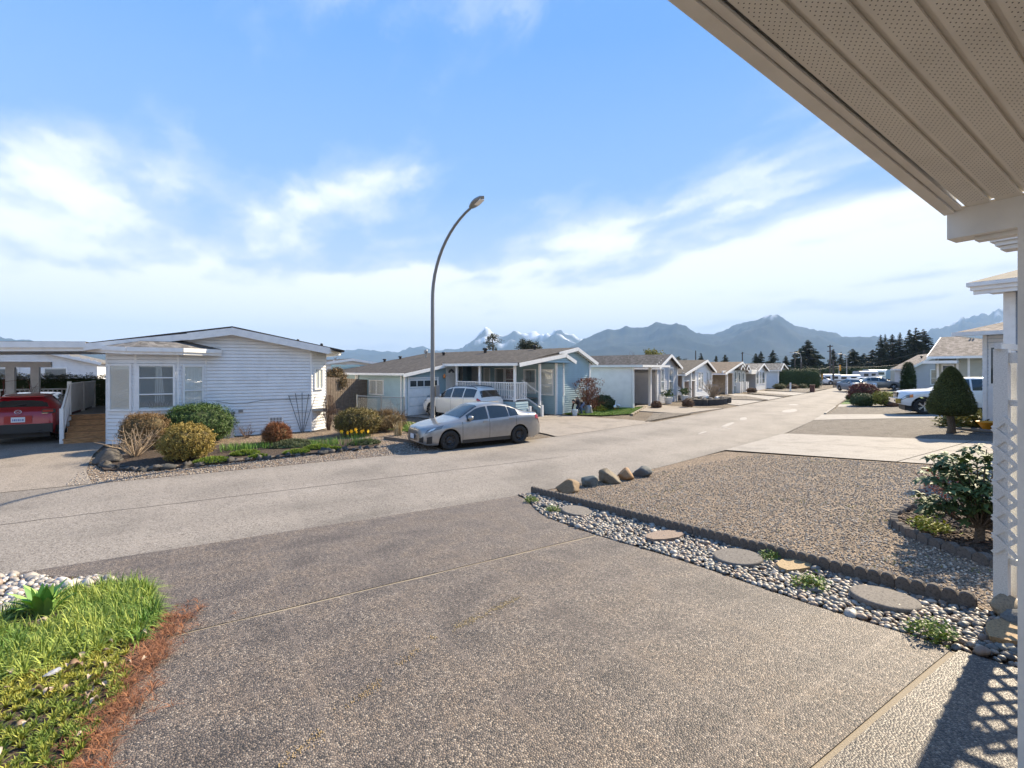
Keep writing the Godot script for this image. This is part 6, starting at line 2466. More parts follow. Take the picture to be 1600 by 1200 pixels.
	# pale kerb stones along the lawn
	for k in 7:
		var s := k / 6.0
		var p: Vector2 = (q.call(2.9, -3.2) as Vector2).lerp(q.call(8.2, -1.3), s)
		var ks := thing("kerb_stone", "pale yellow kerb stone along the edge of the bright lawn", "kerb stone", G(p.x, p.y, 0.02), PHI + 0.34, "kerb stones along the bright lawn")
		b = MB.new()
		b.bx(-0.38, 0.38, 0.0, 0.07, -0.06, 0.06)
		part("stone", b, M.sand_joint, ks)
	# shrubs before the house
	var rl: Vector2 = q.call(2.35, -0.62)
	var hyd := twig_bush("dry_shrub", "upright shrub with rusty dead leaves against the blue gable", G(rl.x, rl.y), 2.0, 0.75, 26, M.brown_twig, 51, 0.012)
	var xf := []
	var cols := []
	for k in 420:
		var hh := rr(0.3, 2.05)
		xf.append(Transform3D(turned(rr(0, TAU), rr(-0.6, 0.6)).scaled(Vector3.ONE * rr(0.7, 1.3)), Vector3(rng.randfn() * 0.33, hh, rng.randfn() * 0.3)))
		cols.append(Color(0.10, 0.03, 0.018).lerp(Color(0.30, 0.13, 0.07), rr(0, 1)))
	foliage("foliage", sprig_mesh(4, 0.10, 0.025, 61), M.dry_leaf, xf, cols, hyd)
	var sp: Vector2 = q.call(4.3, -0.4)
	shrub("shrub", "low dark green shrub between the blue house and the white carport wall", G(sp.x, sp.y), Vector3(0.75, 0.9, 0.6), 900, 0.08, [Color(0.03, 0.05, 0.015), Color(0.10, 0.13, 0.04)], {"seed": 41, "bump": 0.2})
	sp = q.call(5.35, -0.15)
	shrub("shrub", "small olive shrub by the carport post", G(sp.x, sp.y), Vector3(0.5, 0.62, 0.45), 500, 0.07, [Color(0.06, 0.065, 0.015), Color(0.18, 0.17, 0.05)], {"seed": 42, "bump": 0.2})
	sp = q.call(3.4, -0.75)
	leafy_clump("flowering_plant", "clump of yellow flowering plants beside the rusty shrub", G(sp.x, sp.y), 0.42, 110, Color(0.22, 0.26, 0.03), Color(0.6, 0.48, 0.04))
	# two small white ornaments on the lawn
	for k in 2:
		var p: Vector2 = q.call(4.45 + k * 0.75, -1.15 + k * 0.2)
		var orn := thing("garden_ornament", ["white goose ornament with raised neck on the bright lawn", "white goose ornament bending its neck down on the bright lawn"][k], "ornament", G(p.x, p.y, 0.03), 0.5 + k, "white goose ornaments")
		b = MB.new()
		b.tube([Vector3(-0.2, 0.22, 0), Vector3(-0.12, 0.24, 0), Vector3(0.02, 0.24, 0), Vector3(0.13, 0.27, 0)], [0.02, 0.08, 0.10, 0.05], 8)
		if k == 0:
			b.tube([Vector3(0.1, 0.28, 0), Vector3(0.17, 0.42, 0), Vector3(0.17, 0.52, 0), Vector3(0.25, 0.53, 0)], [0.045, 0.03, 0.035, 0.012], 7)
		else:
			b.tube([Vector3(0.1, 0.28, 0), Vector3(0.22, 0.30, 0), Vector3(0.30, 0.18, 0), Vector3(0.34, 0.10, 0)], [0.045, 0.03, 0.035, 0.012], 7)
		part("body", b, M.white_trim, orn)
		b = MB.new()
		b.tube([Vector3(0, 0.2, 0.03), Vector3(0.01, 0.0, 0.03)], [0.012, 0.012], 5)
		b.tube([Vector3(0, 0.2, -0.03), Vector3(0.01, 0.0, -0.03)], [0.012, 0.012], 5)
		part("legs", b, M.amber, orn)
	make_gardener(q.call(0.80, -0.95))
	# fences between the white and the blue house
	var cf := thing("chain_link_fence", "low chain-link fence with grey posts beside the blue garage", "fence", Vector3.ZERO)
	var f0 := Vector2(5.6, 22.6)
	var f1 := Vector2(8.75, 25.0)
	f0 = Vector2(6.1, 24.6)
	f1 = Vector2(8.5, 24.5)
	for k in 3:
		var p := f0.lerp(f1, k / 2.0)
		b = MB.new()
		b.tube([G(p.x, p.y), G(p.x, p.y, 1.12)], [0.035, 0.035], 7)
		part("post", b, M.galvanised, cf)
	b = MB.new()
	b.tube([G(f0.x, f0.y, 1.05), G(f1.x, f1.y, 1.05)], [0.022, 0.022], 6)
	part("top_rail", b, M.galvanised, cf)
	b = MB.new()
	for k in 60:
		var s := k / 60.0
		for sg in [-1.0, 1.0]:
			var p := f0.lerp(f1, s)
			var q2 := f0.lerp(f1, clampf(s + sg * 0.35, 0, 1))
			var hgt := absf(clampf(s + sg * 0.35, 0, 1) - s) / 0.35
			b.tube([G(p.x, p.y, 0.04), G(q2.x, q2.y, 0.04 + hgt)], [0.003, 0.003], 3, false)
	part("mesh", b, M.galvanised, cf)
	var wf := thing("wooden_fence", "weathered grey brown wooden fence between the two houses", "fence", Vector3.ZERO)
	var w0 := Vector2(4.9, 27.0)
	var w1 := Vector2(7.9, 29.2)
	for k in 20:
		var p := w0.lerp(w1, (k + 0.5) / 20.0)
		var dd := (w1 - w0).normalized()
		b = MB.new()
		b.box(G(p.x, p.y, 0.95), Vector3(0.165, 1.9, 0.02), Basis(Vector3.UP, atan2(dd.y, dd.x)))
		part("board", b, M.fence_wood, wf)

# ---------------------------------------------------------------- the gardener: one continuous skin from joints with radii
func make_gardener(at: Vector2) -> void:
	var t := thing("person", "person in dark jacket and jeans bending down to the flower bed", "person", G(at.x, at.y, 0.0), PHI)
	# joints; the person faces -x (towards the porch stairs), bending deeply
	var bones := [
		[Vector3(0.30, 0.62, 0.0), Vector3(-0.10, 0.78, 0.0), 0.15, 0.17, 0],
		[Vector3(-0.10, 0.78, 0.0), Vector3(-0.28, 0.80, 0.0), 0.165, 0.10, 0],
		[Vector3(-0.28, 0.80, 0.0), Vector3(-0.36, 0.80, 0.0), 0.06, 0.06, 2],
		[Vector3(-0.44, 0.80, 0.0), Vector3(-0.48, 0.75, 0.0), 0.098, 0.085, 2],
		[Vector3(0.30, 0.60, 0.09), Vector3(0.02, 0.40, 0.12), 0.115, 0.085, 1],
		[Vector3(0.02, 0.40, 0.12), Vector3(0.16, 0.07, 0.12), 0.075, 0.05, 1],
		[Vector3(0.30, 0.60, -0.09), Vector3(0.06, 0.38, -0.12), 0.115, 0.085, 1],
		[Vector3(0.06, 0.38, -0.12), Vector3(0.22, 0.07, -0.12), 0.075, 0.05, 1],
		[Vector3(0.17, 0.045, 0.12), Vector3(0.00, 0.04, 0.12), 0.05, 0.035, 3],
		[Vector3(0.23, 0.045, -0.12), Vector3(0.06, 0.04, -0.12), 0.05, 0.035, 3],
		[Vector3(-0.17, 0.74, 0.18), Vector3(-0.24, 0.48, 0.20), 0.062, 0.05, 0],
		[Vector3(-0.24, 0.48, 0.20), Vector3(-0.38, 0.28, 0.14), 0.048, 0.036, 0],
		[Vector3(-0.38, 0.28, 0.14), Vector3(-0.46, 0.18, 0.12), 0.032, 0.022, 2],
		[Vector3(-0.17, 0.74, -0.18), Vector3(-0.26, 0.48, -0.20), 0.062, 0.05, 0],
		[Vector3(-0.26, 0.48, -0.20), Vector3(-0.42, 0.30, -0.12), 0.048, 0.036, 0],
		[Vector3(-0.42, 0.30, -0.12), Vector3(-0.50, 0.20, -0.10), 0.032, 0.022, 2],
	]
	for s in [1.0, -1.0]:
		var palm := Vector3(-0.46, 0.18, 0.12) if s > 0 else Vector3(-0.50, 0.20, -0.10)
		for f in 4:
			bones.append([palm + Vector3(0, 0, (f - 1.5) * 0.02), palm + Vector3(-0.035, -0.07 + 0.008 * absf(f - 1.5), (f - 1.5) * 0.022), 0.012, 0.009, 2])
		bones.append([palm + Vector3(0.01, 0.02, -s * 0.025), palm + Vector3(-0.02, -0.03, -s * 0.05), 0.013, 0.010, 2])
	var cols := [Color(0.028, 0.027, 0.030), Color(0.045, 0.075, 0.16), Color(0.45, 0.27, 0.19), Color(0.05, 0.04, 0.035)]
	var lo := Vector3(-0.64, -0.02, -0.32)
	var hi := Vector3(0.52, 1.0, 0.32)
	var cs := 0.02
	var n := Vector3i(((hi - lo) / cs).ceil())
	var field := PackedFloat32Array()
	var who := PackedByteArray()
	field.resize((n.x + 1) * (n.y + 1) * (n.z + 1))
	field.fill(1.0)
	who.resize(field.size())
	var sx := 1
	var sy := n.x + 1
	var sz := (n.x + 1) * (n.y + 1)
	for bo in bones:
		var a: Vector3 = bo[0]
		var c: Vector3 = bo[1]
		var ext := maxf(bo[2], bo[3]) + 0.06
		var l0 := Vector3i(((a.min(c) - Vector3.ONE * ext - lo) / cs).floor()).clamp(Vector3i.ZERO, n)
		var l1 := Vector3i(((a.max(c) + Vector3.ONE * ext - lo) / cs).ceil()).clamp(Vector3i.ZERO, n)
		var ac := c - a
		for z in range(l0.z, l1.z + 1):
			for y in range(l0.y, l1.y + 1):
				for x in range(l0.x, l1.x + 1):
					var p := lo + Vector3(x, y, z) * cs
					var s := clampf((p - a).dot(ac) / ac.length_squared(), 0, 1)
					var d := (p - a - ac * s).length() - lerpf(bo[2], bo[3], s)
					var id := x * sx + y * sy + z * sz
					var f := field[id]
					if d < f:
						who[id] = bo[4]
					var k := 0.03
					var h := clampf(0.5 + 0.5 * (f - d) / k, 0, 1)
					field[id] = lerpf(f, d, h) - k * h * (1.0 - h)
	var b := MB.new()
	var cell := {}
	for z in n.z:
		for y in n.y:
			for x in n.x:
				var id := x + y * sy + z * sz
				var sum := Vector3.ZERO
				var cnt := 0
				var grad := Vector3.ZERO
				for e in [[0, 1], [2, 3], [4, 5], [6, 7], [0, 2], [1, 3], [4, 6], [5, 7], [0, 4], [1, 5], [2, 6], [3, 7]]:
					var i0: int = id + (e[0] & 1) + ((e[0] >> 1) & 1) * sy + (e[0] >> 2) * sz
					var i1: int = id + (e[1] & 1) + ((e[1] >> 1) & 1) * sy + (e[1] >> 2) * sz
					var f0 := field[i0]
					var f1 := field[i1]
					if (f0 < 0) != (f1 < 0):
						var s := f0 / (f0 - f1)
						var p0 := Vector3(e[0] & 1, (e[0] >> 1) & 1, e[0] >> 2)
						var p1 := Vector3(e[1] & 1, (e[1] >> 1) & 1, e[1] >> 2)
						sum += p0.lerp(p1, s)
						cnt += 1
				if cnt:
					grad = Vector3(field[id + 1] - field[id], field[id + sy] - field[id], field[id + sz] - field[id])
					b.col = cols[who[id]]
					cell[id] = b.vert(lo + (Vector3(x, y, z) + sum / cnt) * cs, grad.normalized())
	for z in range(1, n.z):
		for y in range(1, n.y):
			for x in range(1, n.x):
				var id := x + y * sy + z * sz
				for ax in 3:
					var st: int = [1, sy, sz][ax]
					var u: int = [sy, sz, 1][ax]
					var w: int = [sz, 1, sy][ax]
					if (field[id] < 0) != (field[id + st] < 0):
						var q := [id, id - u, id - u - w, id - w]
						if cell.has(q[0]) and cell.has(q[1]) and cell.has(q[2]) and cell.has(q[3]):
							var i: Array = [cell[q[0]], cell[q[1]], cell[q[2]], cell[q[3]]]
							if field[id] < 0:
								b.ix.append_array([i[0], i[2], i[1], i[0], i[3], i[2]])
							else:
								b.ix.append_array([i[0], i[1], i[2], i[0], i[2], i[3]])
	part("body", b, M.person, t)
	# dark hair as a cap over the back of the head
	b = MB.new()
	var rows := []
	for r in 6:
		var th := deg_to_rad(105.0) * r / 5.0
		var row := []
		for k in 14:
			var an := TAU * k / 14.0
			var d := Vector3(sin(th) * cos(an), cos(th), sin(th) * sin(an))
			row.append(Vector3(-0.44, 0.80, 0) + Basis(Vector3(0, 0, 1), 0.6) * d * 0.108)
		rows.append(row)
	b.grid(rows, true, true)
	part("hair", b, M.black_plastic, t)
	# bucket and grey bin beside the person
	var bk := thing("bucket", "pale blue bucket on the ground in front of the bending person", "bucket", G(at.x - 0.55, at.y - 0.35, 0.02))
	b = MB.new()
	b.lathe(Vector3.ZERO, [[0.0, 0.0], [0.12, 0.0], [0.16, 0.30], [0.17, 0.30], [0.17, 0.32], [0.145, 0.31], [0.11, 0.04], [0.0, 0.04]], 16)
	part("pail", b, M.bucket, bk)
	b = MB.new()
	b.tube([Vector3(-0.16, 0.3, 0), Vector3(-0.12, 0.2, 0.14), Vector3(0.0, 0.16, 0.18), Vector3(0.12, 0.2, 0.14), Vector3(0.16, 0.3, 0)], [0.005, 0.005, 0.005, 0.005, 0.005], 5)
	part("handle", b, M.galvanised, bk)
	var gb := thing("garden_sack", "grey garden sack standing behind the bending person", "sack", G(at.x + 0.85, at.y + 0.1, 0.0))
	b = MB.new()
	rows = []
	for r in 7:
		var s := r / 6.0
		var row := []
		for k in 14:
			var an := TAU * k / 14.0
			var rad := 0.24 + 0.03 * sin(an * 3.0 + s * 4.0) - 0.05 * s
			if r == 6:
				rad *= 0.75
			row.append(Vector3(cos(an) * rad, s * 0.5, sin(an) * rad * 0.8))
		rows.append(row)
	b.grid(rows, true)
	part("cloth", b, M.galvanised, gb)

# ---------------------------------------------------------------- further homes along the street
func home(called: String, label: String, o: Vector2, phi: float, w: float, depth: float, eave: float, ridge: float, S: Material, R: Material, op := {}) -> Node3D:
	var t := thing(called, label, "house", G(o.x, o.y, 0.0), phi)
	var rx: float = op.get("rx", w / 2)
	var top := [[0.0, eave + 0.06], [rx / w, ridge - 0.06], [1.0, eave + 0.06]]
	var e: float = op.get("lap", 0.14)
	var FS: Material = op.get("front", S)
	wall(t, Vector2(0, 0), Vector2(w, 0), -0.1, top, FS, e)
	wall(t, Vector2(0, -depth), Vector2(0, 0), -0.1, eave, S, e)
	wall(t, Vector2(w, 0), Vector2(w, -depth), -0.1, eave, S, e)
	wall(t, Vector2(w, -depth), Vector2(0, -depth), -0.1, eave, S, e)
	room_floor(t, 0.1, w - 0.1, 0.6, -depth + 0.1, -0.1)
	corner(t, Vector2(0, 0), -0.1, eave, M.white_trim, 0.13)
	corner(t, Vector2(w, 0), -0.1, eave, M.white_trim, 0.13)
	var ov := 0.35
	var xl: float = op.get("xl", -ov)
	var k := (ridge - eave) / rx
	var yl := ridge - (rx - xl) * float(op.get("kl", k))
	var yr := ridge - (w + ov - rx) * (ridge - eave) / (w - rx)
	roof_plane(t, Vector3(xl, yl, -depth - 0.3), Vector3(xl, yl, ov), Vector3(rx, ridge, ov), Vector3(rx, ridge, -depth - 0.3), R, 0.09)
	roof_plane(t, Vector3(w + ov, yr, ov), Vector3(w + ov, yr, -depth - 0.3), Vector3(rx, ridge, -depth - 0.3), Vector3(rx, ridge, ov), R, 0.09)
	board(t, Vector3(xl, yl - 0.10, ov + 0.02), Vector3(rx + 0.02, ridge - 0.10, ov + 0.02), 0.04, 0.20, M.white_trim, "barge_board")
	board(t, Vector3(rx, ridge - 0.10, ov + 0.025), Vector3(w + ov, yr - 0.10, ov + 0.025), 0.04, 0.20, M.white_trim, "barge_board")
	board(t, Vector3(xl - 0.02, yl - 0.10, ov), Vector3(xl - 0.02, yl - 0.10, -depth - 0.3), 0.06, 0.14, M.white_trim, "gutter")
	for q in op.get("windows", []):
		window(t, Vector2(0, 0), Vector2(w, 0), q[0], q[1], q[2], q[3], {"back": [null, M.curtain, null][int(q[4])], "rails": [-0.08], "frame": 0.09})
	for q in op.get("side_windows", []):
		window(t, Vector2(0, -depth), Vector2(0, 0), depth - q[0], q[1], q[2], q[3], {"frame": 0.08})
	for q in op.get("vents", []):
		vent_pipe(t, Vector3(q[0], ridge - absf(rx - q[0]) * k, q[1]), 0.14, 0.26, M.dark_metal)
	return t

func post(t: Node, x: float, z: float, y0: float, y1: float, w: float, m: Material) -> void:
	var b := MB.new()
	b.bx(x - w / 2, x + w / 2, y0, y1, z - w / 2, z + w / 2)
	part("post", b, m, t)

func box_part(t: Node, called: String, m: Material, x0: float, x1: float, y0: float, y1: float, z0: float, z1: float) -> void:
	var b := MB.new()
	b.bx(x0, x1, y0, y1, z0, z1)
	part(called, b, m, t)

func make_street_houses() -> void:
	var ph := 0.35
	var b: MB
	# grey house with the white carport wall
	var t := home("grey_house", "pale grey house with corner bay and flat white carport roof", Vector2(27.84, 24.58), ph, 4.3, 14.0, 2.85, 3.72, M.grey_siding, M.roof_grey, {"windows": [[1.05, 1.75, 0.55, 1.6, 0], [2.9, 1.75, 0.9, 1.75, 2]], "vents": [[1.2, -8.0]]})
	box_part(t, "carport_wall", M.white_siding, -5.35, -5.2, 0.0, 2.68, -9.0, 0.42)
	box_part(t, "carport_roof", M.white_trim, -5.6, -0.75, 2.70, 2.84, -9.0, 1.3)
	wall(t, Vector2(-5.2, -3.5), Vector2(0, -3.5), 0.0, 2.7, M.grey_siding, 0.14)
	window(t, Vector2(-5.2, -3.5), Vector2(0, -3.5), 1.3, 1.8, 0.7, 1.1, {"frame": 0.09})
	post(t, -5.28, 0.5, 0.0, 2.7, 0.13, M.white_trim)
	post(t, -2.35, 0.45, 0.0, 2.7, 0.17, M.white_trim)
	box_part(t, "bench", M.fence_wood, -4.3, -3.0, 0.40, 0.46, -3.0, -2.5)
	box_part(t, "meter", M.dark_metal, -0.07, 0.0, 1.05, 1.35, -3.0, -2.8)
	# little gable over the bay
	for k in 2:
		var pl := thing("potted_plant", ["leafy plant in a white tub below the bay of the grey house", "leafy plant in a white tub at the far corner of the grey house"][k], "plant pot", G(L2W(Vector2(27.84, 24.58), ph, 0.9 + k * 3.6, -0.55).x, L2W(Vector2(27.84, 24.58), ph, 0.9 + k * 3.6, -0.55).y), 0.0, "white tubs by the grey house")
		b = MB.new()
		b.lathe(Vector3.ZERO, [[0.0, 0.0], [0.24, 0.0], [0.32, 0.45], [0.28, 0.45], [0.0, 0.40]], 14)
		part("tub", b, M.white_trim, pl)
		var xf := []
		var cols := []
		for j in 60:
			xf.append(Transform3D(turned(rr(0, TAU), rr(-0.5, 0.5)), Vector3(rng.randfn() * 0.2, 0.5 + rr(0, 0.45), rng.randfn() * 0.2)))
			cols.append(Color(0.025, 0.06, 0.015).lerp(Color(0.09, 0.15, 0.04), rr(0, 1)))
		foliage("foliage", sprig_mesh(5, 0.16, 0.04, 71), M.leaf, xf, cols, pl)
	# pink and white house with a lattice carport
	t = home("pink_house", "pinkish white gabled house with lattice-topped carport", Vector2(35.5, 27.1), ph, 5.0, 13.0, 2.5, 3.42, M.pink_siding, M.roof_dark, {"front": M.white_siding, "xl": -3.6, "kl": 0.20, "windows": [[1.15, 1.55, 0.5, 1.4, 0], [1.95, 1.55, 0.4, 1.4, 0], [3.55, 1.55, 0.35, 1.4, 0], [4.4, 1.55, 0.3, 1.4, 0]]})
	post(t, -3.3, 0.1, 0.0, 2.3, 0.14, M.white_trim)
	post(t, -1.5, 0.1, 0.0, 2.3, 0.18, M.white_trim)
	for k in 15:
		for s in [-1.0, 1.0]:
			b = MB.new()
			var x := -3.2 + k * 0.21
			var x2: float = x + s * 0.62
			if x2 < -3.3 or x2 > -0.1:
				continue
			b.bar(Vector3(x, 1.62, 0.08 + s * 0.006), Vector3(x2, 2.24, 0.08 + s * 0.006), 0.01, 0.04, Vector3(0, 0, 1))
			part("slat", b, M.white_trim, t)
	box_part(t, "lattice_rail", M.white_trim, -3.3, 0.0, 1.56, 1.63, 0.05, 0.11)
	box_part(t, "back_wall", M.pink_siding, -3.4, 0.0, 0.0, 2.4, -6.1, -6.0)
	# tan house
	t = home("tan_house", "tan house with brown roof and twin little gables over its bays", Vector2(47.0, 31.1), ph, 5.6, 12.0, 2.45, 3.40, M.tan_siding, M.roof_brown, {"front": M.sage_siding, "xl": -4.4, "kl": 0.17, "windows": [[0.9, 1.55, 0.8, 1.4, 0], [2.6, 1.5, 0.9, 1.4, 0], [4.4, 1.5, 0.9, 1.4, 0]]})
	post(t, -2.9, 0.1, 0.0, 2.3, 0.2, M.white_trim)
	box_part(t, "carport_beam", M.white_trim, -4.3, 0.0, 2.15, 2.42, 0.0, 0.12)
	box_part(t, "back_wall", M.tan_siding, -4.3, 0.0, 0.0, 2.4, -6.1, -6.0)
	for x in [1.7, 4.4]:
		b = MB.new()
		b.bx(x - 0.6, x - 0.35, 0.0, 1.15, 0.0, 0.5)
		b.bx(x + 0.35, x + 0.6, 0.0, 1.15, 0.0, 0.5)
		part("bay_pier", b, M.white_trim, t)
		roof_plane(t, Vector3(x - 0.9, 2.55, -0.4), Vector3(x - 0.9, 2.55, 0.6), Vector3(x, 3.05, 0.6), Vector3(x, 3.05, -0.4), M.roof_brown, 0.07)
		roof_plane(t, Vector3(x + 0.9, 2.55, 0.6), Vector3(x + 0.9, 2.55, -0.4), Vector3(x, 3.05, -0.4), Vector3(x, 3.05, 0.6), M.roof_brown, 0.07)
		board(t, Vector3(x - 0.9, 2.48, 0.62), Vector3(x, 2.98, 0.62), 0.03, 0.16, M.white_trim, "barge_board")
		board(t, Vector3(x, 2.98, 0.625), Vector3(x + 0.9, 2.48, 0.625), 0.03, 0.16, M.white_trim, "barge_board")
	# white house and pale blue house at the corner
	t = home("white_cottage", "small white house with grey roof near the end of the street", Vector2(55.8, 33.9), ph, 6.0, 12.0, 2.5, 3.30, M.grey_siding, M.roof_pale, {"front": M.white_siding, "windows": [[0.75, 1.5, 1.1, 1.4, 0], [2.6, 1.5, 0.6, 1.4, 0], [4.4, 1.5, 1.5, 1.4, 0]]})
	box_part(t, "carport_roof", M.cream_trim, -3.2, 0.0, 2.0, 2.5, -6.0, 0.2)
	box_part(t, "back_wall", M.tan_siding, -3.2, 0.0, 0.0, 2.0, -6.0, -5.9)
	t = home("pale_blue_house", "pale blue house with hipped taupe roof behind the clipped hedge", Vector2(65.2, 36.4), ph, 6.0, 12.0, 2.6, 3.4, M.pale_blue_siding, M.roof_pale, {"windows": [[1.0, 1.6, 0.9, 1.4, 1]], "rx": 2.0})
	# clipped hedge before it
	shrub("hedge", "square clipped green hedge in front of the pale blue house", G(68.2, 35.4), Vector3(2.9, 2.4, 0.8), 2600, 0.13, [Color(0.02, 0.045, 0.012), Color(0.06, 0.10, 0.025)], {"category": "hedge", "turn": -0.55, "square": 9.0, "bump": 0.03, "core_mat": M.hedge_core, "seed": 71, "core": 0.95})
	# houses behind the white house's carport
	t = home("white_neighbour_house", "white house seen through the open carport beyond the deck", Vector2(-4.6, 33.0), 0.0, 6.5, 10.0, 3.3, 4.0, M.white_siding, M.roof_grey, {"windows": [[2.2, 2.3, 1.6, 1.0, 2]]})
	t = home("grey_roof_house", "white house with pale grey roof seen far behind the carport posts", Vector2(-17.0, 50.0), 0.0, 9.0, 10.0, 2.9, 4.1, M.white_siding, M.roof_pale, {"windows": [[4.0, 1.7, 1.0, 1.3, 0], [6.6, 1.7, 1.2, 1.3, 0], [1.5, 1.7, 1.2, 1.3, 0]]})
	t = home("low_house", "low white house with dark roof behind the wooden fence", Vector2(6.0, 42.0), 0.1, 8.0, 14.0, 2.7, 3.3, M.white_siding, M.roof_dark, {"windows": [[2.0, 1.7, 1.0, 1.0, 0]]})
	t = home("far_house", "plain white house with dark roof beyond the carport's orange fence", Vector2(-31.0, 44.0), 0.0, 10.0, 9.0, 2.8, 3.6, M.white_siding, M.roof_grey, {"windows": [[3.0, 1.6, 1.2, 1.2, 0], [7.0, 1.6, 1.2, 1.2, 0]]})
	var of := thing("orange_fence", "orange stained wooden fence beyond the carport", "fence", G(-13.5, 30.0))
	for k in 34:
		b = MB.new()
		b.bx(-3.0 + k * 0.17, -3.0 + k * 0.17 + 0.155, 0.0, 1.75, -0.01, 0.012)
		part("board", b, M.orange_wood, of)
	shrub("ivy_hedge", "dark variegated ivy hedge behind the white deck rail", G(-6.4, 26.3), Vector3(3.4, 2.0, 0.5), 2600, 0.07, [Color(0.02, 0.035, 0.012), Color(0.34, 0.32, 0.22)], {"category": "hedge", "square": 8.0, "bump": 0.06, "core_mat": M.hedge_core, "seed": 72, "core": 0.9})
	for k in 2:
		var vx := [-6.05, -5.42]
		twig_bush("post_vine", ["reddish vine climbing the outer paired carport post", "reddish vine climbing the inner paired carport post"][k], G(vx[k] - 0.12, 23.3), 2.2, 0.14, 16, M.red_twig, 80 + k, 0.012, 0.0, "vine")
	# stone planter ring with white rocks and a straw shrub
	var pl := thing("planter_ring", "low dark block planter ring filled with pale rocks", "planter", G(31.9, 23.1), ph)
	var n := 22
	for k in n:
		var an := TAU * k / n
		b = MB.new()
		b.box(Vector3(cos(an) * 2.7, 0.19, sin(an) * 1.15), Vector3(0.62, 0.40, 0.22), Basis(Vector3.UP, atan2(cos(an) * 2.7, sin(an) * 1.15) * 1.0))
		part("block", b, M.rock_wall, pl)
	b = MB.new()
	var disc := []
	for r in 2:
		var row := []
		for k in 18:
			var an := TAU * k / 18.0
			row.append(Vector3(cos(an) * 2.6 * (1 - r), 0.33, sin(an) * 1.05 * (1 - r)))
		disc.append(row)
	b.grid(disc, true)
	part("fill", b, M.grey_gravel, pl)
	for k in 16:
		var r := obj("rock", lump(140 + k % 4, 0.5, 5, 8), M.cream_trim if k % 3 == 0 else M.old_concrete, pl)
		var an := rr(0, TAU)
		r.position = Vector3(cos(an) * rr(0.6, 2.4), 0.38, sin(an) * rr(0.3, 0.95))
		r.scale = Vector3(1.3, 0.7, 1.0) * rr(0.09, 0.2)
	twig_bush("straw_shrub", "pale straw coloured leafless shrub in the block planter ring", G(32.6, 23.3, 0.3), 1.7, 1.2, 60, M.twig, 91, 0.018)
	# paved aprons between the lots
	var aprons := [[[22.9, 18.3], [21.9, 21.4], [25.2, 24.0], [27.0, 24.0], [27.0, 20.2], [28.6, 19.6]], [[31.8, 20.6], [33.8, 26.8], [35.6, 27.0], [38.0, 22.5]], [[39.5, 22.9], [43.2, 29.2], [46.6, 30.5], [44.5, 24.4]], [[48.5, 25.6], [51.0, 31.4], [55.0, 33.2], [55.0, 27.6]]]
	var names := ["pale concrete apron in front of the grey house", "pale concrete driveway of the pink house", "pale concrete driveway of the tan house", "pale concrete driveway of the small white house"]
	for k in 4:
		var poly := PackedVector2Array()
		for p in aprons[k]:
			poly.append(Vector2(p[0], p[1]))
		struct("driveway", flat_poly(poly, 0.02), M.dull_concrete if k == 0 else M.concrete, names[k])
	var low := [[[38.5, 22.8], [36.0, 25.5], [40.2, 28.2], [42.8, 27.0], [39.4, 22.9]], [[45.0, 24.6], [47.6, 29.8], [50.2, 30.6], [47.9, 25.5]], [[23.4, 18.1], [17.9, 16.5], [21.5, 19.2]], [[55.5, 27.8], [56.5, 33.2], [66.0, 35.6], [68.0, 31.6]]]
	for k in 4:
		var poly := PackedVector2Array()
		for p in low[k]:
			poly.append(Vector2(p[0], p[1]))
		struct("gravel_bed", flat_poly(poly, 0.05), M.grey_gravel, ["grey gravel bed before the pink house", "grey gravel bed before the tan house", "gravel verge with weeds between driveway and street", "dark planted bed before the small white house"][k])
	var tones := [[Color(0.02, 0.035, 0.01), Color(0.10, 0.12, 0.04)], [Color(0.10, 0.05, 0.03), Color(0.26, 0.15, 0.09)], [Color(0.05, 0.06, 0.02), Color(0.2, 0.2, 0.07)]]
	var sm := [[24.9, 22.0, 0.35, 0.4, 1, "small brown perennial at the corner of the bright lawn"], [27.2, 21.3, 0.4, 0.5, 1, "small reddish shrub between lawn and grey house apron"], [49.6, 30.6, 0.6, 0.5, 1, "low rusty shrub below the bays of the tan house"], [61.0, 33.9, 0.9, 0.7, 2, "olive shrub before the small white house"], [63.5, 33.6, 0.8, 0.6, 1, "rusty heather beside the small white house"], [66.5, 34.0, 0.9, 0.6, 2, "low mixed shrub by the clipped hedge"]]
	for k in sm.size():
		var q: Array = sm[k]
		shrub("low_shrub", q[5], G(q[0], q[1]), Vector3(q[2], q[3], q[2] * 0.8), 350, 0.08, tones[q[4]], {"seed": 100 + k, "bump": 0.3, "group": "low shrubs along the far side of the street"})

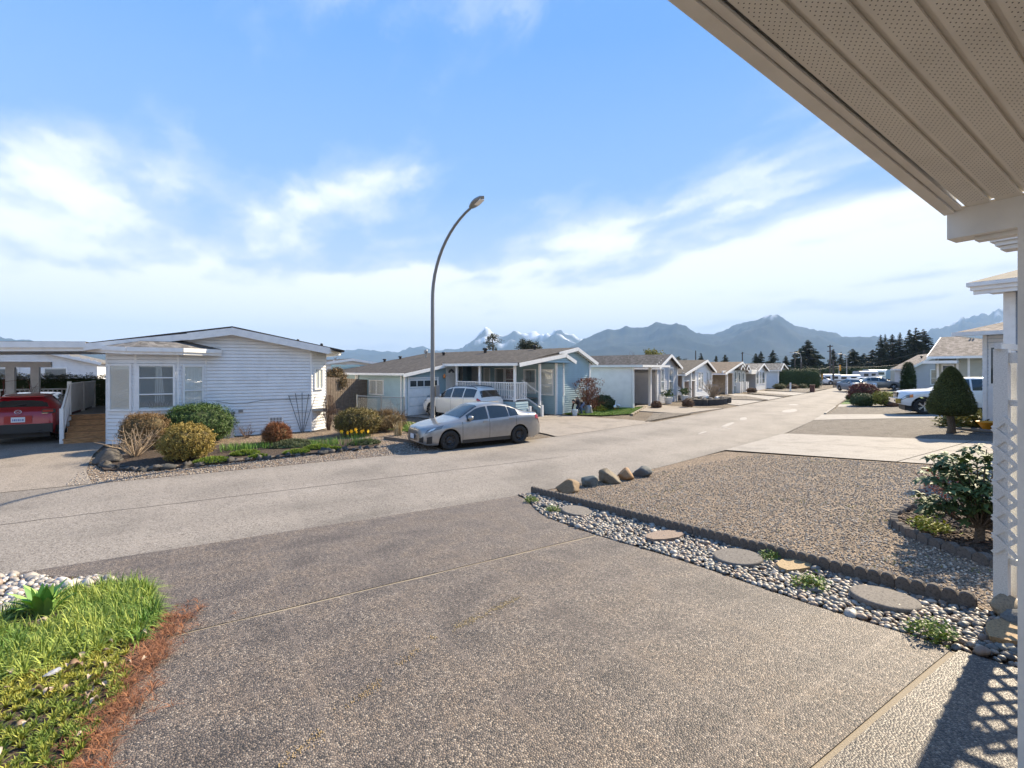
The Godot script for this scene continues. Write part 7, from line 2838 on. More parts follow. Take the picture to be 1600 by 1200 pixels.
# ---------------------------------------------------------------- our side of the street, beyond the gravel yard
func make_right_side() -> void:
	var b: MB
	# neighbour's pale concrete driveway, in four bays
	var drv := Node3D.new()
	drv.name = numbered("driveway")
	add_child(drv)
	tag(drv, "pale concrete driveway beyond the gravel yard", "", "", "structure")
	for j in 2:
		for i in 2:
			var rows := []
			for r in 7:
				var v := lerpf([-3.0, 5.0][j], [4.97, 10.6][j], r / 6.0)
				var row := []
				for k in 7:
					var s := lerpf([0.0, 0.502][i], [0.498, 1.0][i], k / 6.0)
					var ua := 14.1 - (v - 5.0) * 0.04
					var u := lerpf(ua, 19.5, s)
					row.append(Vector2(u, minf(v, edge_v(NEAR_EDGE, u) - 0.02)))
				rows.append(row)
			part("slab", sheet(rows, 0.016), M.concrete, drv)
	# grey gravel round the clipped tree, then the pickup's driveway and more gravel
	var g1 := between([Vector2(19.5, -3.0), Vector2(19.5, 4.5), Vector2(19.55, 10.6)], [Vector2(31.0, -3.0), Vector2(28.8, 8.3), Vector2(25.9, 12.68)], 20, 14)
	struct("gravel_yard", sheet(g1, 0.004), M.grey_gravel, "grey gravel yard round the clipped tree")
	var d2 := between([Vector2(31.5, -3.0), Vector2(28.8, 8.3), Vector2(25.95, 12.7)], [Vector2(34.5, -3.0), Vector2(31.4, 8.8), Vector2(29.6, 14.0)], 20, 6)
	struct("driveway", sheet(d2, 0.016), M.concrete, "pale concrete driveway under the white pickup")
	var g2 := between([Vector2(34.5, -3.0), Vector2(31.4, 8.8), Vector2(29.6, 14.0)], [Vector2(44.0, -3.0), Vector2(40.5, 12.0), Vector2(36.2, 16.3)], 20, 8)
	struct("gravel_yard", sheet(g2, 0.006), M.grey_gravel, "grey gravel beyond the white pickup")
	var d3 := between([Vector2(36.3, 16.2), Vector2(44.0, 4.0)], [Vector2(39.0, 17.3), Vector2(47.0, 5.0)], 10, 4)
	struct("driveway", sheet(d3, 0.016), M.concrete, "narrow concrete path behind the clipped box hedge")
	var lawn := between([Vector2(39.2, 17.3), Vector2(47.0, 6.0)], [Vector2(60.0, 25.0), Vector2(66.0, 14.0)], 12, 8)
	struct("lawn", sheet(lawn, 0.012), M.turf, "green lawn with parked cars beyond the red shrub")
	# clipped conifer on a bare trunk
	var at := G(21.62, 6.10)
	var t := thing("clipped_tree", "clipped conifer with a rounded cone crown on a thick bare trunk", "tree", at)
	b = MB.new()
	b.tube([Vector3(0.02, -0.05, 0), Vector3(0.0, 0.25, 0.02), Vector3(-0.05, 0.55, 0.0), Vector3(-0.02, 1.0, 0)], [0.14, 0.105, 0.105, 0.09], 9)
	part("trunk", b, M.bark, t)
	var prof := [[0.10, 0.68], [0.38, 0.64], [0.56, 0.70], [0.635, 0.84], [0.615, 1.04], [0.54, 1.30], [0.435, 1.58], [0.315, 1.86], [0.20, 2.08], [0.09, 2.22], [0.0, 2.26]]
	b = MB.new()
	var cp := []
	for p in prof:
		cp.append([p[0] * 0.90, 0.06 + p[1] * 0.965])
	b.lathe(Vector3.ZERO, cp, 24)
	part("branches", b, M.hedge_core, t)
	var xf := []
	var cols := []
	var nz := FastNoiseLite.new()
	nz.seed = 6
	nz.frequency = 1.4
	for k in 7500:
		var s := rr(0, 1)
		s = sqrt(s) if rr(0, 1) < 0.3 else s
		var f := (1.0 - s) * (prof.size() - 1.001)
		var i := int(f)
		var rad: float = lerpf(prof[i][0], prof[i + 1][0], f - i)
		var y: float = lerpf(prof[i][1], prof[i + 1][1], f - i)
		var an := rr(0, TAU)
		var d := Vector3(cos(an), 0.35, sin(an)).normalized()
		var bump := 1.0 + 0.05 * nz.get_noise_3d(cos(an) * 2.0, y * 2.0, sin(an) * 2.0)
		xf.append(Transform3D(Basis(Quaternion(Vector3.UP, (d + Vector3(rr(-0.6, 0.6), rr(-0.4, 0.5), rr(-0.6, 0.6))).normalized())) * Basis(Vector3.UP, rr(0, TAU)), Vector3(cos(an) * rad * bump * rr(0.92, 1.02), y, sin(an) * rad * bump * rr(0.92, 1.02))))
		cols.append(Color(0.055, 0.07, 0.02).lerp(Color(0.18, 0.20, 0.06), clampf(0.4 + 0.5 * nz.get_noise_3d(cos(an) * 4.0, y * 4.0, sin(an) * 4.0) + rr(-0.3, 0.3), 0, 1)))
	foliage("crown", tuft_mesh(6, 0.065, 0.006, 81, 0.2, 1), M.needle, xf, cols, t)
	# near neighbour: grey lap siding, white corner, gutters
	var g := 0.47
	t = thing("grey_sided_house", "slate grey lap-sided house with white corner board beyond the pale concrete driveway", "house", W(17.0, 3.72, g))
	wall(t, Vector2(0, 0), Vector2(0, 7.0), 0.0, 4.06, M.slate_siding, 0.17)
	box_part(t, "wall", M.slate_siding, 0.01, 8.0, 0.0, 4.06, 0.0, 7.0)
	box_part(t, "corner_board", M.white_trim, -0.05, 0.12, 0.0, 4.06, -0.05, 0.17)
	for q in [[-0.62, 4.08, 0.35, 0.0]]:
		b = MB.new()
		# moulded gutter: stepped profile swept along the eave
		var x: float = q[0]
		var y: float = q[1]
		var z0: float = -0.35 + q[3]
		b.bx(x - 0.06, x + 0.12, y + 0.15, y + 0.25, z0 - 0.24, 7.0)
		b.bx(x, x + 0.12, y + 0.05, y + 0.15, z0 - 0.18, 7.0)
		b.bx(x + 0.05, x + 0.12, y - 0.05, y + 0.05, z0 - 0.13, 7.0)
		part("gutter", b, M.white_trim, t)
		b = MB.new()
		b.bx(x + 0.10, 0.2, y - 0.01, y + 0.02, z0 + 0.06, 7.0)
		b.bx(x + 0.09, 0.2, y + 0.02, y + 0.10, z0 + 0.05, z0 + 0.08)
		part("soffit", b, M.white_trim, t)
	roof_plane(t, Vector3(-0.62, 4.34, -0.6), Vector3(-0.62, 4.34, 7.0), Vector3(4.0, 5.2, 7.0), Vector3(4.0, 5.2, -0.6), M.roof_grey, 0.05)
	# bay-fronted neighbour in pale blue and white
	t = thing("bay_house", "pale blue and white house with shallow hipped roof past the clipped tree", "house", W(24.2, 5.85, 0.46))
	wall(t, Vector2(0.12, -0.10), Vector2(0, 0), 0.0, 3.45, M.pale_blue_siding, 0.13)
	wall(t, Vector2(0, 0), Vector2(0, 8.0), 0.0, 3.45, M.white_siding, 0.13)
	box_part(t, "wall", M.blue_siding, 0.02, 8.0, 0.0, 3.45, 0.02, 8.0)
	box_part(t, "siding_apron", M.white_siding, -0.03, 0.0, 0.0, 1.55, 0.0, 0.6)
	box_part(t, "corner_board", M.white_trim, -0.05, 0.07, 0.0, 3.45, -0.07, 0.05)
	box_part(t, "corner_board", M.white_trim, -0.05, 0.03, 0.0, 3.45, 0.62, 0.74)
	box_part(t, "window_trim", M.white_trim, -0.05, 0.0, 1.55, 3.0, 0.10, 0.56)
	box_part(t, "pane", M.opaque_dark_glass, -0.06, -0.04, 1.62, 2.93, 0.16, 0.50)
	roof_plane(t, Vector3(-0.6, 3.52, -0.7), Vector3(-0.6, 3.52, 8.0), Vector3(3.0, 4.5, 8.0), Vector3(3.0, 4.5, 1.8), M.roof_tan, 0.06)
	box_part(t, "gutter", M.white_trim, -0.66, -0.54, 3.38, 3.52, -0.75, 8.0)
	box_part(t, "soffit", M.white_trim, -0.6, 0.0, 3.40, 3.43, -0.6, 8.0)
	box_part(t, "gutter", M.white_trim, -0.6, 3.0, 3.39, 3.52, -0.8, -0.68)
	# sage house with the tan shingle roof
	t = thing("sage_house", "sage green house with tan shingle roof behind the white pickup", "house", W(38.0, 11.45, 0.4), 0.12)
	wall(t, Vector2(9.0, 0), Vector2(0, 0), 0.0, [[0.0, 2.9], [0.62, 4.2], [1.0, 2.9]], M.sage_siding, 0.15)
	wall(t, Vector2(0, 0), Vector2(0, 11.0), 0.0, 2.95, M.sage_siding, 0.15)
	box_part(t, "wall", M.sage_siding, 0.01, 9.0, 0.0, 2.9, 0.02, 11.0)
	for q in [[0.05, 0.16], [0.95, 1.06], [1.45, 1.56]]:
		box_part(t, "corner_board", M.white_trim, -0.05, -0.02, 0.0, 2.95, q[0], q[1])
	box_part(t, "window_trim", M.white_trim, -0.06, -0.02, 1.2, 2.5, 0.28, 0.86)
	box_part(t, "pane", M.opaque_dark_glass, -0.075, -0.055, 1.28, 2.42, 0.35, 0.79)
	roof_plane(t, Vector3(-0.45, 3.0, -0.3), Vector3(-0.45, 3.0, 11.0), Vector3(3.4, 4.35, 11.0), Vector3(3.4, 4.35, -0.3), M.roof_tan, 0.08)
	roof_plane(t, Vector3(9.0, 2.8, 11.0), Vector3(9.0, 2.8, -0.3), Vector3(3.4, 4.35, -0.3), Vector3(3.4, 4.35, 11.0), M.roof_tan, 0.08)
	box_part(t, "gutter", M.white_trim, -0.55, -0.43, 2.85, 2.99, -0.3, 11.0)
	board(t, Vector3(-0.45, 2.9, -0.33), Vector3(3.4, 4.25, -0.33), 0.05, 0.2, M.white_trim, "barge_board")
	box_part(t, "porch_roof", M.white_trim, -0.9, 0.2, 2.55, 2.72, -0.5, 1.1)
	b = MB.new()
	b.bx(2.6, 3.2, 4.2, 4.42, 3.2, 3.7)
	part("roof_vent", b, M.dark_metal, t)
	for z in [1.2, 1.35]:
		vent_pipe(t, Vector3(3.2, 4.3, z), 0.05, 0.3, M.dark_metal)
	# small grey house at the far end
	t = home("far_grey_house", "small pale grey house with tan roof beside the columnar cedar", Vector2(64.5, 21.5), -1.05, 4.6, 8.0, 2.6, 4.1, M.grey_siding, M.roof_tan, {"windows": [[2.2, 1.5, 1.1, 1.5, 0]], "vents": [[1.5, -3.0]]})
	var cd := thing("columnar_cedar", "dark green columnar cedar beside the small grey house", "tree", G(61.6, 20.8))
	b = MB.new()
	b.tube([Vector3.ZERO, Vector3(0, 0.6, 0)], [0.09, 0.07], 7)
	part("trunk", b, M.bark, cd)
	b = MB.new()
	b.lathe(Vector3.ZERO, [[0.3, 0.15], [0.52, 0.6], [0.5, 1.4], [0.34, 2.3], [0.12, 2.85], [0.0, 2.95]], 14)
	part("branches", b, M.hedge_core, cd)
	xf = []
	cols = []
	for k in 900:
		var y := rr(0.15, 3.0)
		var rad := 0.58 * sqrt(clampf(1.0 - pow(absf(y - 0.9) / 2.15, 2.0), 0, 1))
		var an := rr(0, TAU)
		xf.append(Transform3D(Basis(Quaternion(Vector3.UP, Vector3(cos(an) * 0.5, 1, sin(an) * 0.5).normalized())), Vector3(cos(an) * rad, y, sin(an) * rad)))
		cols.append(Color(0.02, 0.04, 0.012).lerp(Color(0.07, 0.10, 0.03), rr(0, 1)))
	foliage("crown", tuft_mesh(7, 0.22, 0.02, 82, 0.2, 2), M.needle, xf, cols, cd)
	# shrubs by the far driveway
	shrub("box_hedge", "clipped dark green box hedge by the narrow concrete path", G(37.9, 15.4), Vector3(0.95, 0.80, 0.6), 1100, 0.07, [Color(0.02, 0.045, 0.012), Color(0.07, 0.11, 0.03)], {"category": "hedge", "square": 4.0, "bump": 0.06, "core_mat": M.hedge_core, "seed": 131, "turn": 0.5})
	shrub("box_hedge", "small round dark green box shrub beside the yellow green one", G(39.6, 14.0), Vector3(0.55, 0.80, 0.5), 600, 0.07, [Color(0.02, 0.045, 0.012), Color(0.06, 0.10, 0.03)], {"category": "hedge", "bump": 0.08, "core_mat": M.hedge_core, "seed": 132})
	shrub("yellow_shrub", "loose yellow green shrub between the box hedge and the pickup", G(38.0, 14.2), Vector3(0.75, 0.92, 0.6), 620, 0.10, [Color(0.12, 0.14, 0.02), Color(0.36, 0.32, 0.05)], {"bump": 0.3, "seed": 133})
	shrub("red_shrub", "rounded dark red leafed shrub behind the box hedge", G(44.6, 18.0), Vector3(1.15, 1.35, 1.0), 1300, 0.10, [Color(0.07, 0.015, 0.018), Color(0.24, 0.07, 0.06)], {"bump": 0.2, "seed": 134})
	shrub("low_shrub", "little dark dome shrub on the lawn corner by the street", G(45.4, 19.2), Vector3(0.45, 0.45, 0.4), 300, 0.07, [Color(0.02, 0.04, 0.012), Color(0.07, 0.10, 0.03)], {"bump": 0.15, "seed": 135})
	boulder("boulder", "reddish brown boulder beside the yellow green shrub", G(37.6, 13.5), Vector3(0.55, 0.28, 0.4), Color(0.16, 0.09, 0.06), 501, 0.2)
	boulder("boulder", "white round stone at the corner of the neighbour's driveway", G(19.9, 4.25), Vector3(0.20, 0.18, 0.18), Color(0.55, 0.54, 0.52), 502, 0.2, "", 0.2)
	leafy_clump("garden_plant", "leafy plants at the foot of the pale blue house", G(24.6, 6.5), 0.75, 240, Color(0.10, 0.10, 0.02), Color(0.28, 0.24, 0.06))
	var pot := thing("yellow_bowl", "bright yellow plastic planter bowl at the corner of the pale blue house", "bowl", G(23.5, 5.6))
	b = MB.new()
	b.lathe(Vector3.ZERO, [[0.0, 0.0], [0.16, 0.0], [0.32, 0.24], [0.34, 0.24], [0.34, 0.27], [0.28, 0.25], [0.14, 0.05], [0.0, 0.05]], 18)
	part("bowl", b, M.yellow_plastic, pot)
	var lg := thing("driftwood_log", "long weathered driftwood branch lying by the clipped tree", "log", Vector3.ZERO)
	b = MB.new()
	b.tube([G(22.5, 6.5, 0.12), G(22.0, 5.7, 0.10), G(21.4, 5.0, 0.12), G(21.2, 4.3, 0.06)], [0.03, 0.06, 0.055, 0.04], 7)
	part("branch", b, M.old_concrete, lg)
	var wb := thing("timber_border", "grey timber border at the edge of the neighbour's driveway", "border", Vector3.ZERO)
	b = MB.new()
	b.bar(G(19.9, 4.0, 0.08), G(20.2, 0.5, 0.08), 0.14, 0.2)
	part("timber", b, M.old_concrete, wb)
	# kerb of the pickup's lot
	var kb := thing("kerb", "low concrete kerb where the grey gravel meets the street", "kerb", Vector3.ZERO)
	b = MB.new()
	b.bar(G(29.7, 13.9, 0.03), G(35.5, 16.0, 0.05), 0.12, 0.12)
	part("kerb_stone", b, M.concrete, kb)

# ---------------------------------------------------------------- vehicles
func tab(t: Array, x: float) -> float:
	for i in t.size() - 1:
		if x <= t[i + 1][0]:
			var s: float = clampf((x - t[i][0]) / (t[i + 1][0] - t[i][0]), 0, 1)
			return lerpf(t[i][1], t[i + 1][1], s)
	return t[t.size() - 1][1]

func ring(c: Dictionary, x: float) -> PackedVector2Array:
	# half section at x: (height, half width) from the sill up to the middle of the roof
	var yt := tab(c.yt, x)
	var yb := minf(tab(c.yb, x), yt - 0.015)
	var wm := tab(c.wm, x)
	var wr := minf(tab(c.wr, x), wm - 0.05)
	var lo := minf(tab(c.y0, x), yb - 0.06)
	var bot := lo
	for ax in c.axles:
		var d := absf(x - ax)
		if d < c.arch:
			bot = maxf(bot, c.R * 0.98 + sqrt(c.arch * c.arch - d * d))
	bot = minf(bot, yb - 0.05)
	var p := PackedVector2Array()
	var wb := wm - 0.045
	var y2 := maxf(lerpf(lo, yb, 0.45), bot + 0.015)
	var y3 := maxf(yb - 0.10, y2 + 0.01)
	p.append(Vector2(bot, wm - 0.13))
	p.append(Vector2(bot, wm - 0.028))
	p.append(Vector2(y2, wm))
	p.append(Vector2(y3, wm - 0.010))
	p.append(Vector2(yb, wb))
	var yr := yt - minf(0.07, 0.30 * (yt - yb))
	p.append(Vector2(lerpf(yb, yr, 0.5), lerpf(wb, wr, 0.42)))
	p.append(Vector2(yr, wr))
	p.append(Vector2(yt - (yt - yr) * 0.28, wr * 0.86))
	p.append(Vector2(yt - (yt - yr) * 0.04, wr * 0.5))
	p.append(Vector2(yt, 0.0))
	return p

func skin_at(c: Dictionary, x: float, j: float, side: float, off := 0.0) -> Vector3:
	var r := ring(c, x)
	var i := clampi(int(j), 0, 8)
	var p := r[i].lerp(r[i + 1], j - i)
	var v := Vector3(x, p.x, p.y * side)
	if off != 0.0:
		var a := r[i + 1] - r[i]
		var nn := Vector3(0, -a.y, a.x * side).normalized()
		if nn.length() < 0.5:
			nn = Vector3(0, 0, side)
		v += nn * off
	return v

func skin(c: Dictionary, x0: float, x1: float, j0: float, j1: float, side: float, off := 0.006, nx := 8, nj := 4, slant := 0.0) -> MB:
	var b := MB.new()
	var rows := []
	for i in nx + 1:
		var row := []
		for k in nj + 1:
			var s := k / float(nj)
			row.append(skin_at(c, lerpf(x0, x1, i / float(nx)) + slant * s, lerpf(j0, j1, s), side, off))
		rows.append(row)
	b.grid(rows, false, side < 0)
	return b

func across(c: Dictionary, x0: float, x1: float, j: float, off := 0.008, nx := 8) -> MB:
	# glass or panel that goes over the middle of the car
	var b := MB.new()
	var rows := []
	for i in nx + 1:
		var row := []
		var x := lerpf(x0, x1, i / float(nx))
		for k in 13:
			var s := k / 6.0 - 1.0
			row.append(skin_at(c, x, 9.0 - absf(s) * (9.0 - j), -1.0 if s < 0 else 1.0, 0.0) + Vector3(0, off, 0))
		rows.append(row)
	b.grid(rows, false)
	return b

func add_wheel(t: Node, x: float, z: float, R: float, w: float, side: float, style: int) -> void:
	var wh := Node3D.new()
	wh.name = "wheel"
	t.add_child(wh, true)
	wh.position = Vector3(x, R, z)
	wh.rotation.x = PI / 2 * side
	var b := MB.new()
	var rr_ := R * 0.66
	b.lathe(Vector3.ZERO, [[rr_, w * 0.42], [R * 0.88, w * 0.52], [R * 0.97, w * 0.40], [R, w * 0.2], [R, -w * 0.2], [R * 0.97, -w * 0.4], [R * 0.7, -w * 0.5], [0.05, -w * 0.5]], 28)
	part("tyre", b, M.tyre, wh)
	b = MB.new()
	b.lathe(Vector3.ZERO, [[rr_, w * 0.42], [rr_ * 0.94, w * 0.44], [rr_ * 0.90, w * 0.30], [rr_ * 0.86, w * 0.05], [0.04, w * 0.05]], 28)
	part("rim", b, M.steel_rim if style == 0 else M.dark_metal, wh)
	b = MB.new()
	if style == 0:
		# pressed steel disc with holes suggested by raised ribs
		b.lathe(Vector3.ZERO, [[rr_ * 0.62, w * 0.10], [rr_ * 0.52, w * 0.26], [rr_ * 0.36, w * 0.28], [rr_ * 0.28, w * 0.16], [0.0, w * 0.18]], 20)
		for k in 10:
			var an := TAU * k / 10.0
			b.box(Vector3(cos(an) * rr_ * 0.76, w * 0.14, sin(an) * rr_ * 0.76), Vector3(rr_ * 0.28, 0.02, 0.025), Basis(Vector3.UP, -an))
	else:
		for k in 5:
			var an := TAU * k / 5.0
			for d in [-0.13, 0.13]:
				b.bar(Vector3(0, w * 0.30, 0), Vector3(cos(an + d) * rr_ * 0.92, w * 0.36, sin(an + d) * rr_ * 0.92), 0.035, 0.03)
		b.lathe(Vector3.ZERO, [[0.06, w * 0.26], [0.05, w * 0.36], [0.0, w * 0.37]], 12)
	part("hub" if style == 0 else "spokes", b, M.steel_rim if style == 0 else M.alloy, wh)

func car(called: String, label: String, category: String, c: Dictionary, at: Vector3, turn: float, paint: Material, op := {}) -> Node3D:
	var t := thing(called, label, category, at, turn, op.get("group", ""))
	var L: float = c.L
	var xs := []
	for i in 45:
		xs.append(L * i / 44.0)
	for e in [0.015, 0.05, L - 0.015, L - 0.05, L - 0.1]:
		xs.append(e)
	for ax in c.axles:
		for k in 17:
			xs.append(ax + cos(PI * k / 16.0) * c.arch * 0.9999)
	xs.sort()
	var rows := []
	for x in xs:
		var r := ring(c, clampf(x, 0, L))
		var row := []
		for k in 19:
			var p: Vector2 = r[k] if k < 10 else r[18 - k]
			row.append(Vector3(x, p.x, p.y * (1.0 if k < 10 else -1.0)))
		rows.append(row)
	var b := MB.new()
	b.grid(rows, false)
	for e in [0, rows.size() - 1]:
		for k in 9:
			if e == 0:
				b.quad(rows[e][k], rows[e][k + 1], rows[e][17 - k], rows[e][18 - k])
			else:
				b.quad(rows[e][k + 1], rows[e][k], rows[e][18 - k], rows[e][17 - k])
	part("body", b, paint, t)
	b = MB.new()
	var hw: float = c.half
	b.bx(0.25, L - 0.25, 0.17, 0.62, -hw + 0.24, hw - 0.24)
	part("underbody", b, M.black_plastic, t)
	for ax in c.axles:
		for s in [-1.0, 1.0]:
			add_wheel(t, ax, s * (hw - 0.115), c.R, 0.21, s, op.get("wheels", 0))
			# dark arch liner
			b = MB.new()
			var lr := []
			for i in 2:
				var row := []
				for k in 13:
					var an := PI * k / 12.0
					row.append(Vector3(ax + cos(an) * c.arch, c.R * 0.98 + sin(an) * c.arch, s * (hw - 0.04 - i * 0.25)))
				lr.append(row)
			b.grid(lr, false, s > 0)
			part("arch_liner", b, M.black_plastic, t)
	for q in c.side_glass:
		for s in [-1.0, 1.0]:
			part("side_window", skin(c, q[0], q[1], 4.08, 5.86, s, 0.006, 10, 4), M.car_glass, t)
	part("windshield", across(c, c.shield[0], c.shield[1], 6.25), M.car_glass, t)
	if c.has("back_glass"):
		part("rear_window", across(c, c.back_glass[0], c.back_glass[1], 6.3), M.car_glass, t)
	for x in c.get("seams", []):
		for s in [-1.0, 1.0]:
			part("door_seam", skin(c, x, x + 0.012, 1.15, 4.0, s, 0.0025, 1, 10), M.black_plastic, t)
	for x in c.get("handles", []):
		for s in [-1.0, 1.0]:
			b = MB.new()
			b.box(skin_at(c, x, 3.35, s, 0.025), Vector3(0.17, 0.035, 0.03))
			part("door_handle", b, op.get("handle", paint), t)
	for s in [-1.0, 1.0]:
		b = MB.new()
		var mp := skin_at(c, c.mirror, 4.4, s, 0.11)
		b.tube([mp - Vector3(0.08, 0, 0), mp - Vector3(0.04, -0.01, 0), mp + Vector3(0.05, 0, 0), mp + Vector3(0.09, -0.01, 0)], [0.02, 0.075, 0.08, 0.05], 9)
		b.bar(skin_at(c, c.mirror + 0.03, 4.0, s), mp + Vector3(0, -0.03, 0), 0.05, 0.03)
		part("mirror", b, paint, t)
		for q in c.head:
			part("headlight", skin(c, q[0], q[1], q[2], q[3], s, 0.006, 8, 3, c.get("head_slant", 0.0)), M.head_lamp, t)
			part("lamp_reflector", skin(c, lerpf(q[0], q[1], 0.18), lerpf(q[0], q[1], 0.55), lerpf(q[2], q[3], 0.25), lerpf(q[2], q[3], 0.75), s, 0.010, 4, 2, c.get("head_slant", 0.0)), M.lamp_clear, t)
		for q in c.tail:
			part("taillight", skin(c, q[0], q[1], q[2], q[3], s, 0.007, 6, 3), M.tail_red, t)
		if op.has("cladding"):
			part("sill_trim", skin(c, 0.12, L - 0.1, 0.95, op.cladding, s, 0.008, 60, 3), M.black_plastic, t)
	return t

func slab_part(t: Node, called: String, m: Material, at: Vector3, size: Vector3, bas := Basis.IDENTITY) -> void:
	var b := MB.new()
	b.box(at, size, bas)
	part(called, b, m, t)

func make_vehicles() -> void:
	var sedan := {"L": 4.58, "half": 0.875, "R": 0.318, "arch": 0.37, "axles": [0.93, 3.57],
		"yt": [[0, 0.56], [0.02, 0.66], [0.1, 0.735], [0.3, 0.80], [0.7, 0.885], [1.1, 0.955], [1.28, 1.0], [1.6, 1.19], [1.95, 1.37], [2.2, 1.43], [2.6, 1.455], [2.95, 1.435], [3.3, 1.36], [3.65, 1.225], [3.95, 1.105], [4.1, 1.075], [4.42, 1.055], [4.52, 0.97], [4.56, 0.72], [4.58, 0.55]],
		"yb": [[0, 0.52], [0.1, 0.63], [0.4, 0.74], [0.8, 0.82], [1.25, 0.885], [2.0, 0.905], [3.0, 0.955], [3.6, 1.0], [4.1, 1.0], [4.4, 0.96], [4.58, 0.5]],
		"wm": [[0, 0.52], [0.03, 0.62], [0.12, 0.72], [0.3, 0.80], [0.6, 0.855], [0.95, 0.878], [3.6, 0.878], [4.1, 0.84], [4.4, 0.77], [4.54, 0.70], [4.58, 0.6]],
		"wr": [[0, 0.40], [0.1, 0.55], [0.5, 0.70], [1.1, 0.75], [1.3, 0.74], [1.95, 0.585], [2.3, 0.565], [3.0, 0.555], [3.6, 0.60], [4.0, 0.66], [4.4, 0.66], [4.58, 0.45]],
		"y0": [[0, 0.27], [0.15, 0.20], [0.5, 0.19], [4.2, 0.20], [4.58, 0.34]],
		"side_glass": [[1.55, 2.33], [2.40, 3.14], [3.18, 3.52]], "shield": [1.33, 2.02], "back_glass": [3.22, 3.92], "seams": [1.36, 2.36, 3.42], "handles": [2.2, 3.22], "mirror": 1.62,
		"head": [[0.10, 0.62, 3.15, 4.2]], "head_slant": 0.10, "tail": [[4.26, 4.54, 2.9, 4.1]]}
	var t := car("silver_sedan", "silver sedan with black steel wheels parked by the lamp post", "car", sedan, W(5.49, 14.95, 0.004), 0.0, M.silver_paint)
	# grille, lower intakes and plate
	b_front(t, 0.44, 0.47, 0.26)
	slab_part(t, "license_plate", M.plate, Vector3(-0.035, 0.44, 0.0), Vector3(0.012, 0.15, 0.30))
	for s in [-1.0, 1.0]:
		part("intake", skin(sedan, 0.17, 0.33, 1.25, 2.3, s, 0.007, 6, 4), M.black_plastic, t)
		part("grille_wing", skin(sedan, 0.003, 0.085, 1.3, 2.75, s, 0.006, 6, 4), M.black_plastic, t)
	part("sill", skin(sedan, 1.35, 3.18, 1.0, 1.35, 1.0, 0.004, 12, 2), M.black_plastic, t)
	badge(t, Vector3(0.07, 0.70, 0.0), 0.055, Vector3(-1, 0.9, 0))
	var cuv := {"L": 4.40, "half": 0.90, "R": 0.345, "arch": 0.40, "axles": [0.9, 3.55],
		"yt": [[0, 0.62], [0.05, 0.78], [0.2, 0.88], [0.6, 0.97], [1.1, 1.04], [1.3, 1.09], [2.05, 1.46], [2.4, 1.53], [3.0, 1.54], [3.5, 1.51], [3.85, 1.45], [3.99, 1.40], [4.02, 1.34], [4.20, 1.10], [4.28, 1.03], [4.36, 0.92], [4.39, 0.72], [4.40, 0.58]],
		"yb": [[0, 0.55], [0.3, 0.80], [0.8, 0.92], [1.3, 0.98], [2.5, 1.02], [3.3, 1.07], [3.9, 1.12], [4.15, 1.04], [4.28, 0.97], [4.36, 0.86], [4.4, 0.5]],
		"wm": [[0, 0.6], [0.1, 0.75], [0.4, 0.86], [0.9, 0.9], [3.6, 0.9], [4.0, 0.885], [4.25, 0.85], [4.36, 0.80], [4.4, 0.74]],
		"wr": [[0, 0.5], [0.3, 0.66], [1.2, 0.74], [2.1, 0.61], [3.5, 0.59], [3.99, 0.56], [4.2, 0.68], [4.3, 0.72], [4.4, 0.66]],
		"y0": [[0, 0.30], [0.4, 0.22], [4.0, 0.22], [4.4, 0.36]],
		"side_glass": [[1.6, 2.4], [2.47, 3.2], [3.25, 3.6]], "shield": [1.36, 2.1], "back_glass": [4.03, 4.19], "seams": [1.4, 2.44, 3.45], "handles": [2.28, 3.3], "mirror": 1.7,
		"head": [[0.1, 0.5, 3.2, 4.0]], "tail": [[4.19, 4.36, 3.3, 4.25]]}
	t = car("red_crossover", "deep red hatchback crossover with black lower trim in the open carport", "car", cuv, G(-5.08, 20.35 + 4.40, 0.012), -PI / 2, M.red_paint, {"wheels": 1, "cladding": 1.75})
	slab_part(t, "bumper", M.black_plastic, Vector3(4.37, 0.47, 0), Vector3(0.12, 0.27, 1.56))
	slab_part(t, "license_plate", M.plate, Vector3(4.415, 0.745, 0), Vector3(0.012, 0.155, 0.31))
	for k in 6:
		slab_part(t, "plate_character", M.plate_blue, Vector3(4.423, 0.735, -0.11 + k * 0.044), Vector3(0.004, 0.06, 0.018 if k % 2 else 0.026))
	slab_part(t, "plate_recess", M.red_paint, Vector3(4.395, 0.74, 0), Vector3(0.02, 0.24, 0.62))
	badge(t, Vector3(4.405, 0.98, 0), 0.075, Vector3(1, 0.15, 0))
	for s in [-1.0, 1.0]:
		var b := MB.new()
		b.tube([Vector3(4.36, 0.36, s * 0.52), Vector3(4.45, 0.36, s * 0.52)], [0.05, 0.05], 12, false)
		b.tube([Vector3(4.45, 0.36, s * 0.52), Vector3(4.38, 0.36, s * 0.52)], [0.043, 0.043], 12, false)
		part("exhaust_tip", b, M.chrome, t)
		slab_part(t, "tail_lamp_lens", M.tail_red, Vector3(4.33, 0.99, s * 0.66), Vector3(0.10, 0.07, 0.24))
		slab_part(t, "lamp_surround", M.black_plastic, Vector3(4.325, 0.985, s * 0.67), Vector3(0.098, 0.12, 0.30))
		slab_part(t, "model_badge", M.chrome, Vector3(4.40, 0.83 + 0.09 * maxf(s, 0.0), s * -0.6), Vector3(0.006, 0.022, 0.14))
	slab_part(t, "spoiler", M.red_paint, Vector3(4.0, 1.43, 0), Vector3(0.14, 0.035, 1.02))
	slab_part(t, "wiper", M.black_plastic, Vector3(4.16, 1.17, 0.1), Vector3(0.02, 0.02, 0.45), Basis(Vector3.RIGHT, 0.2))
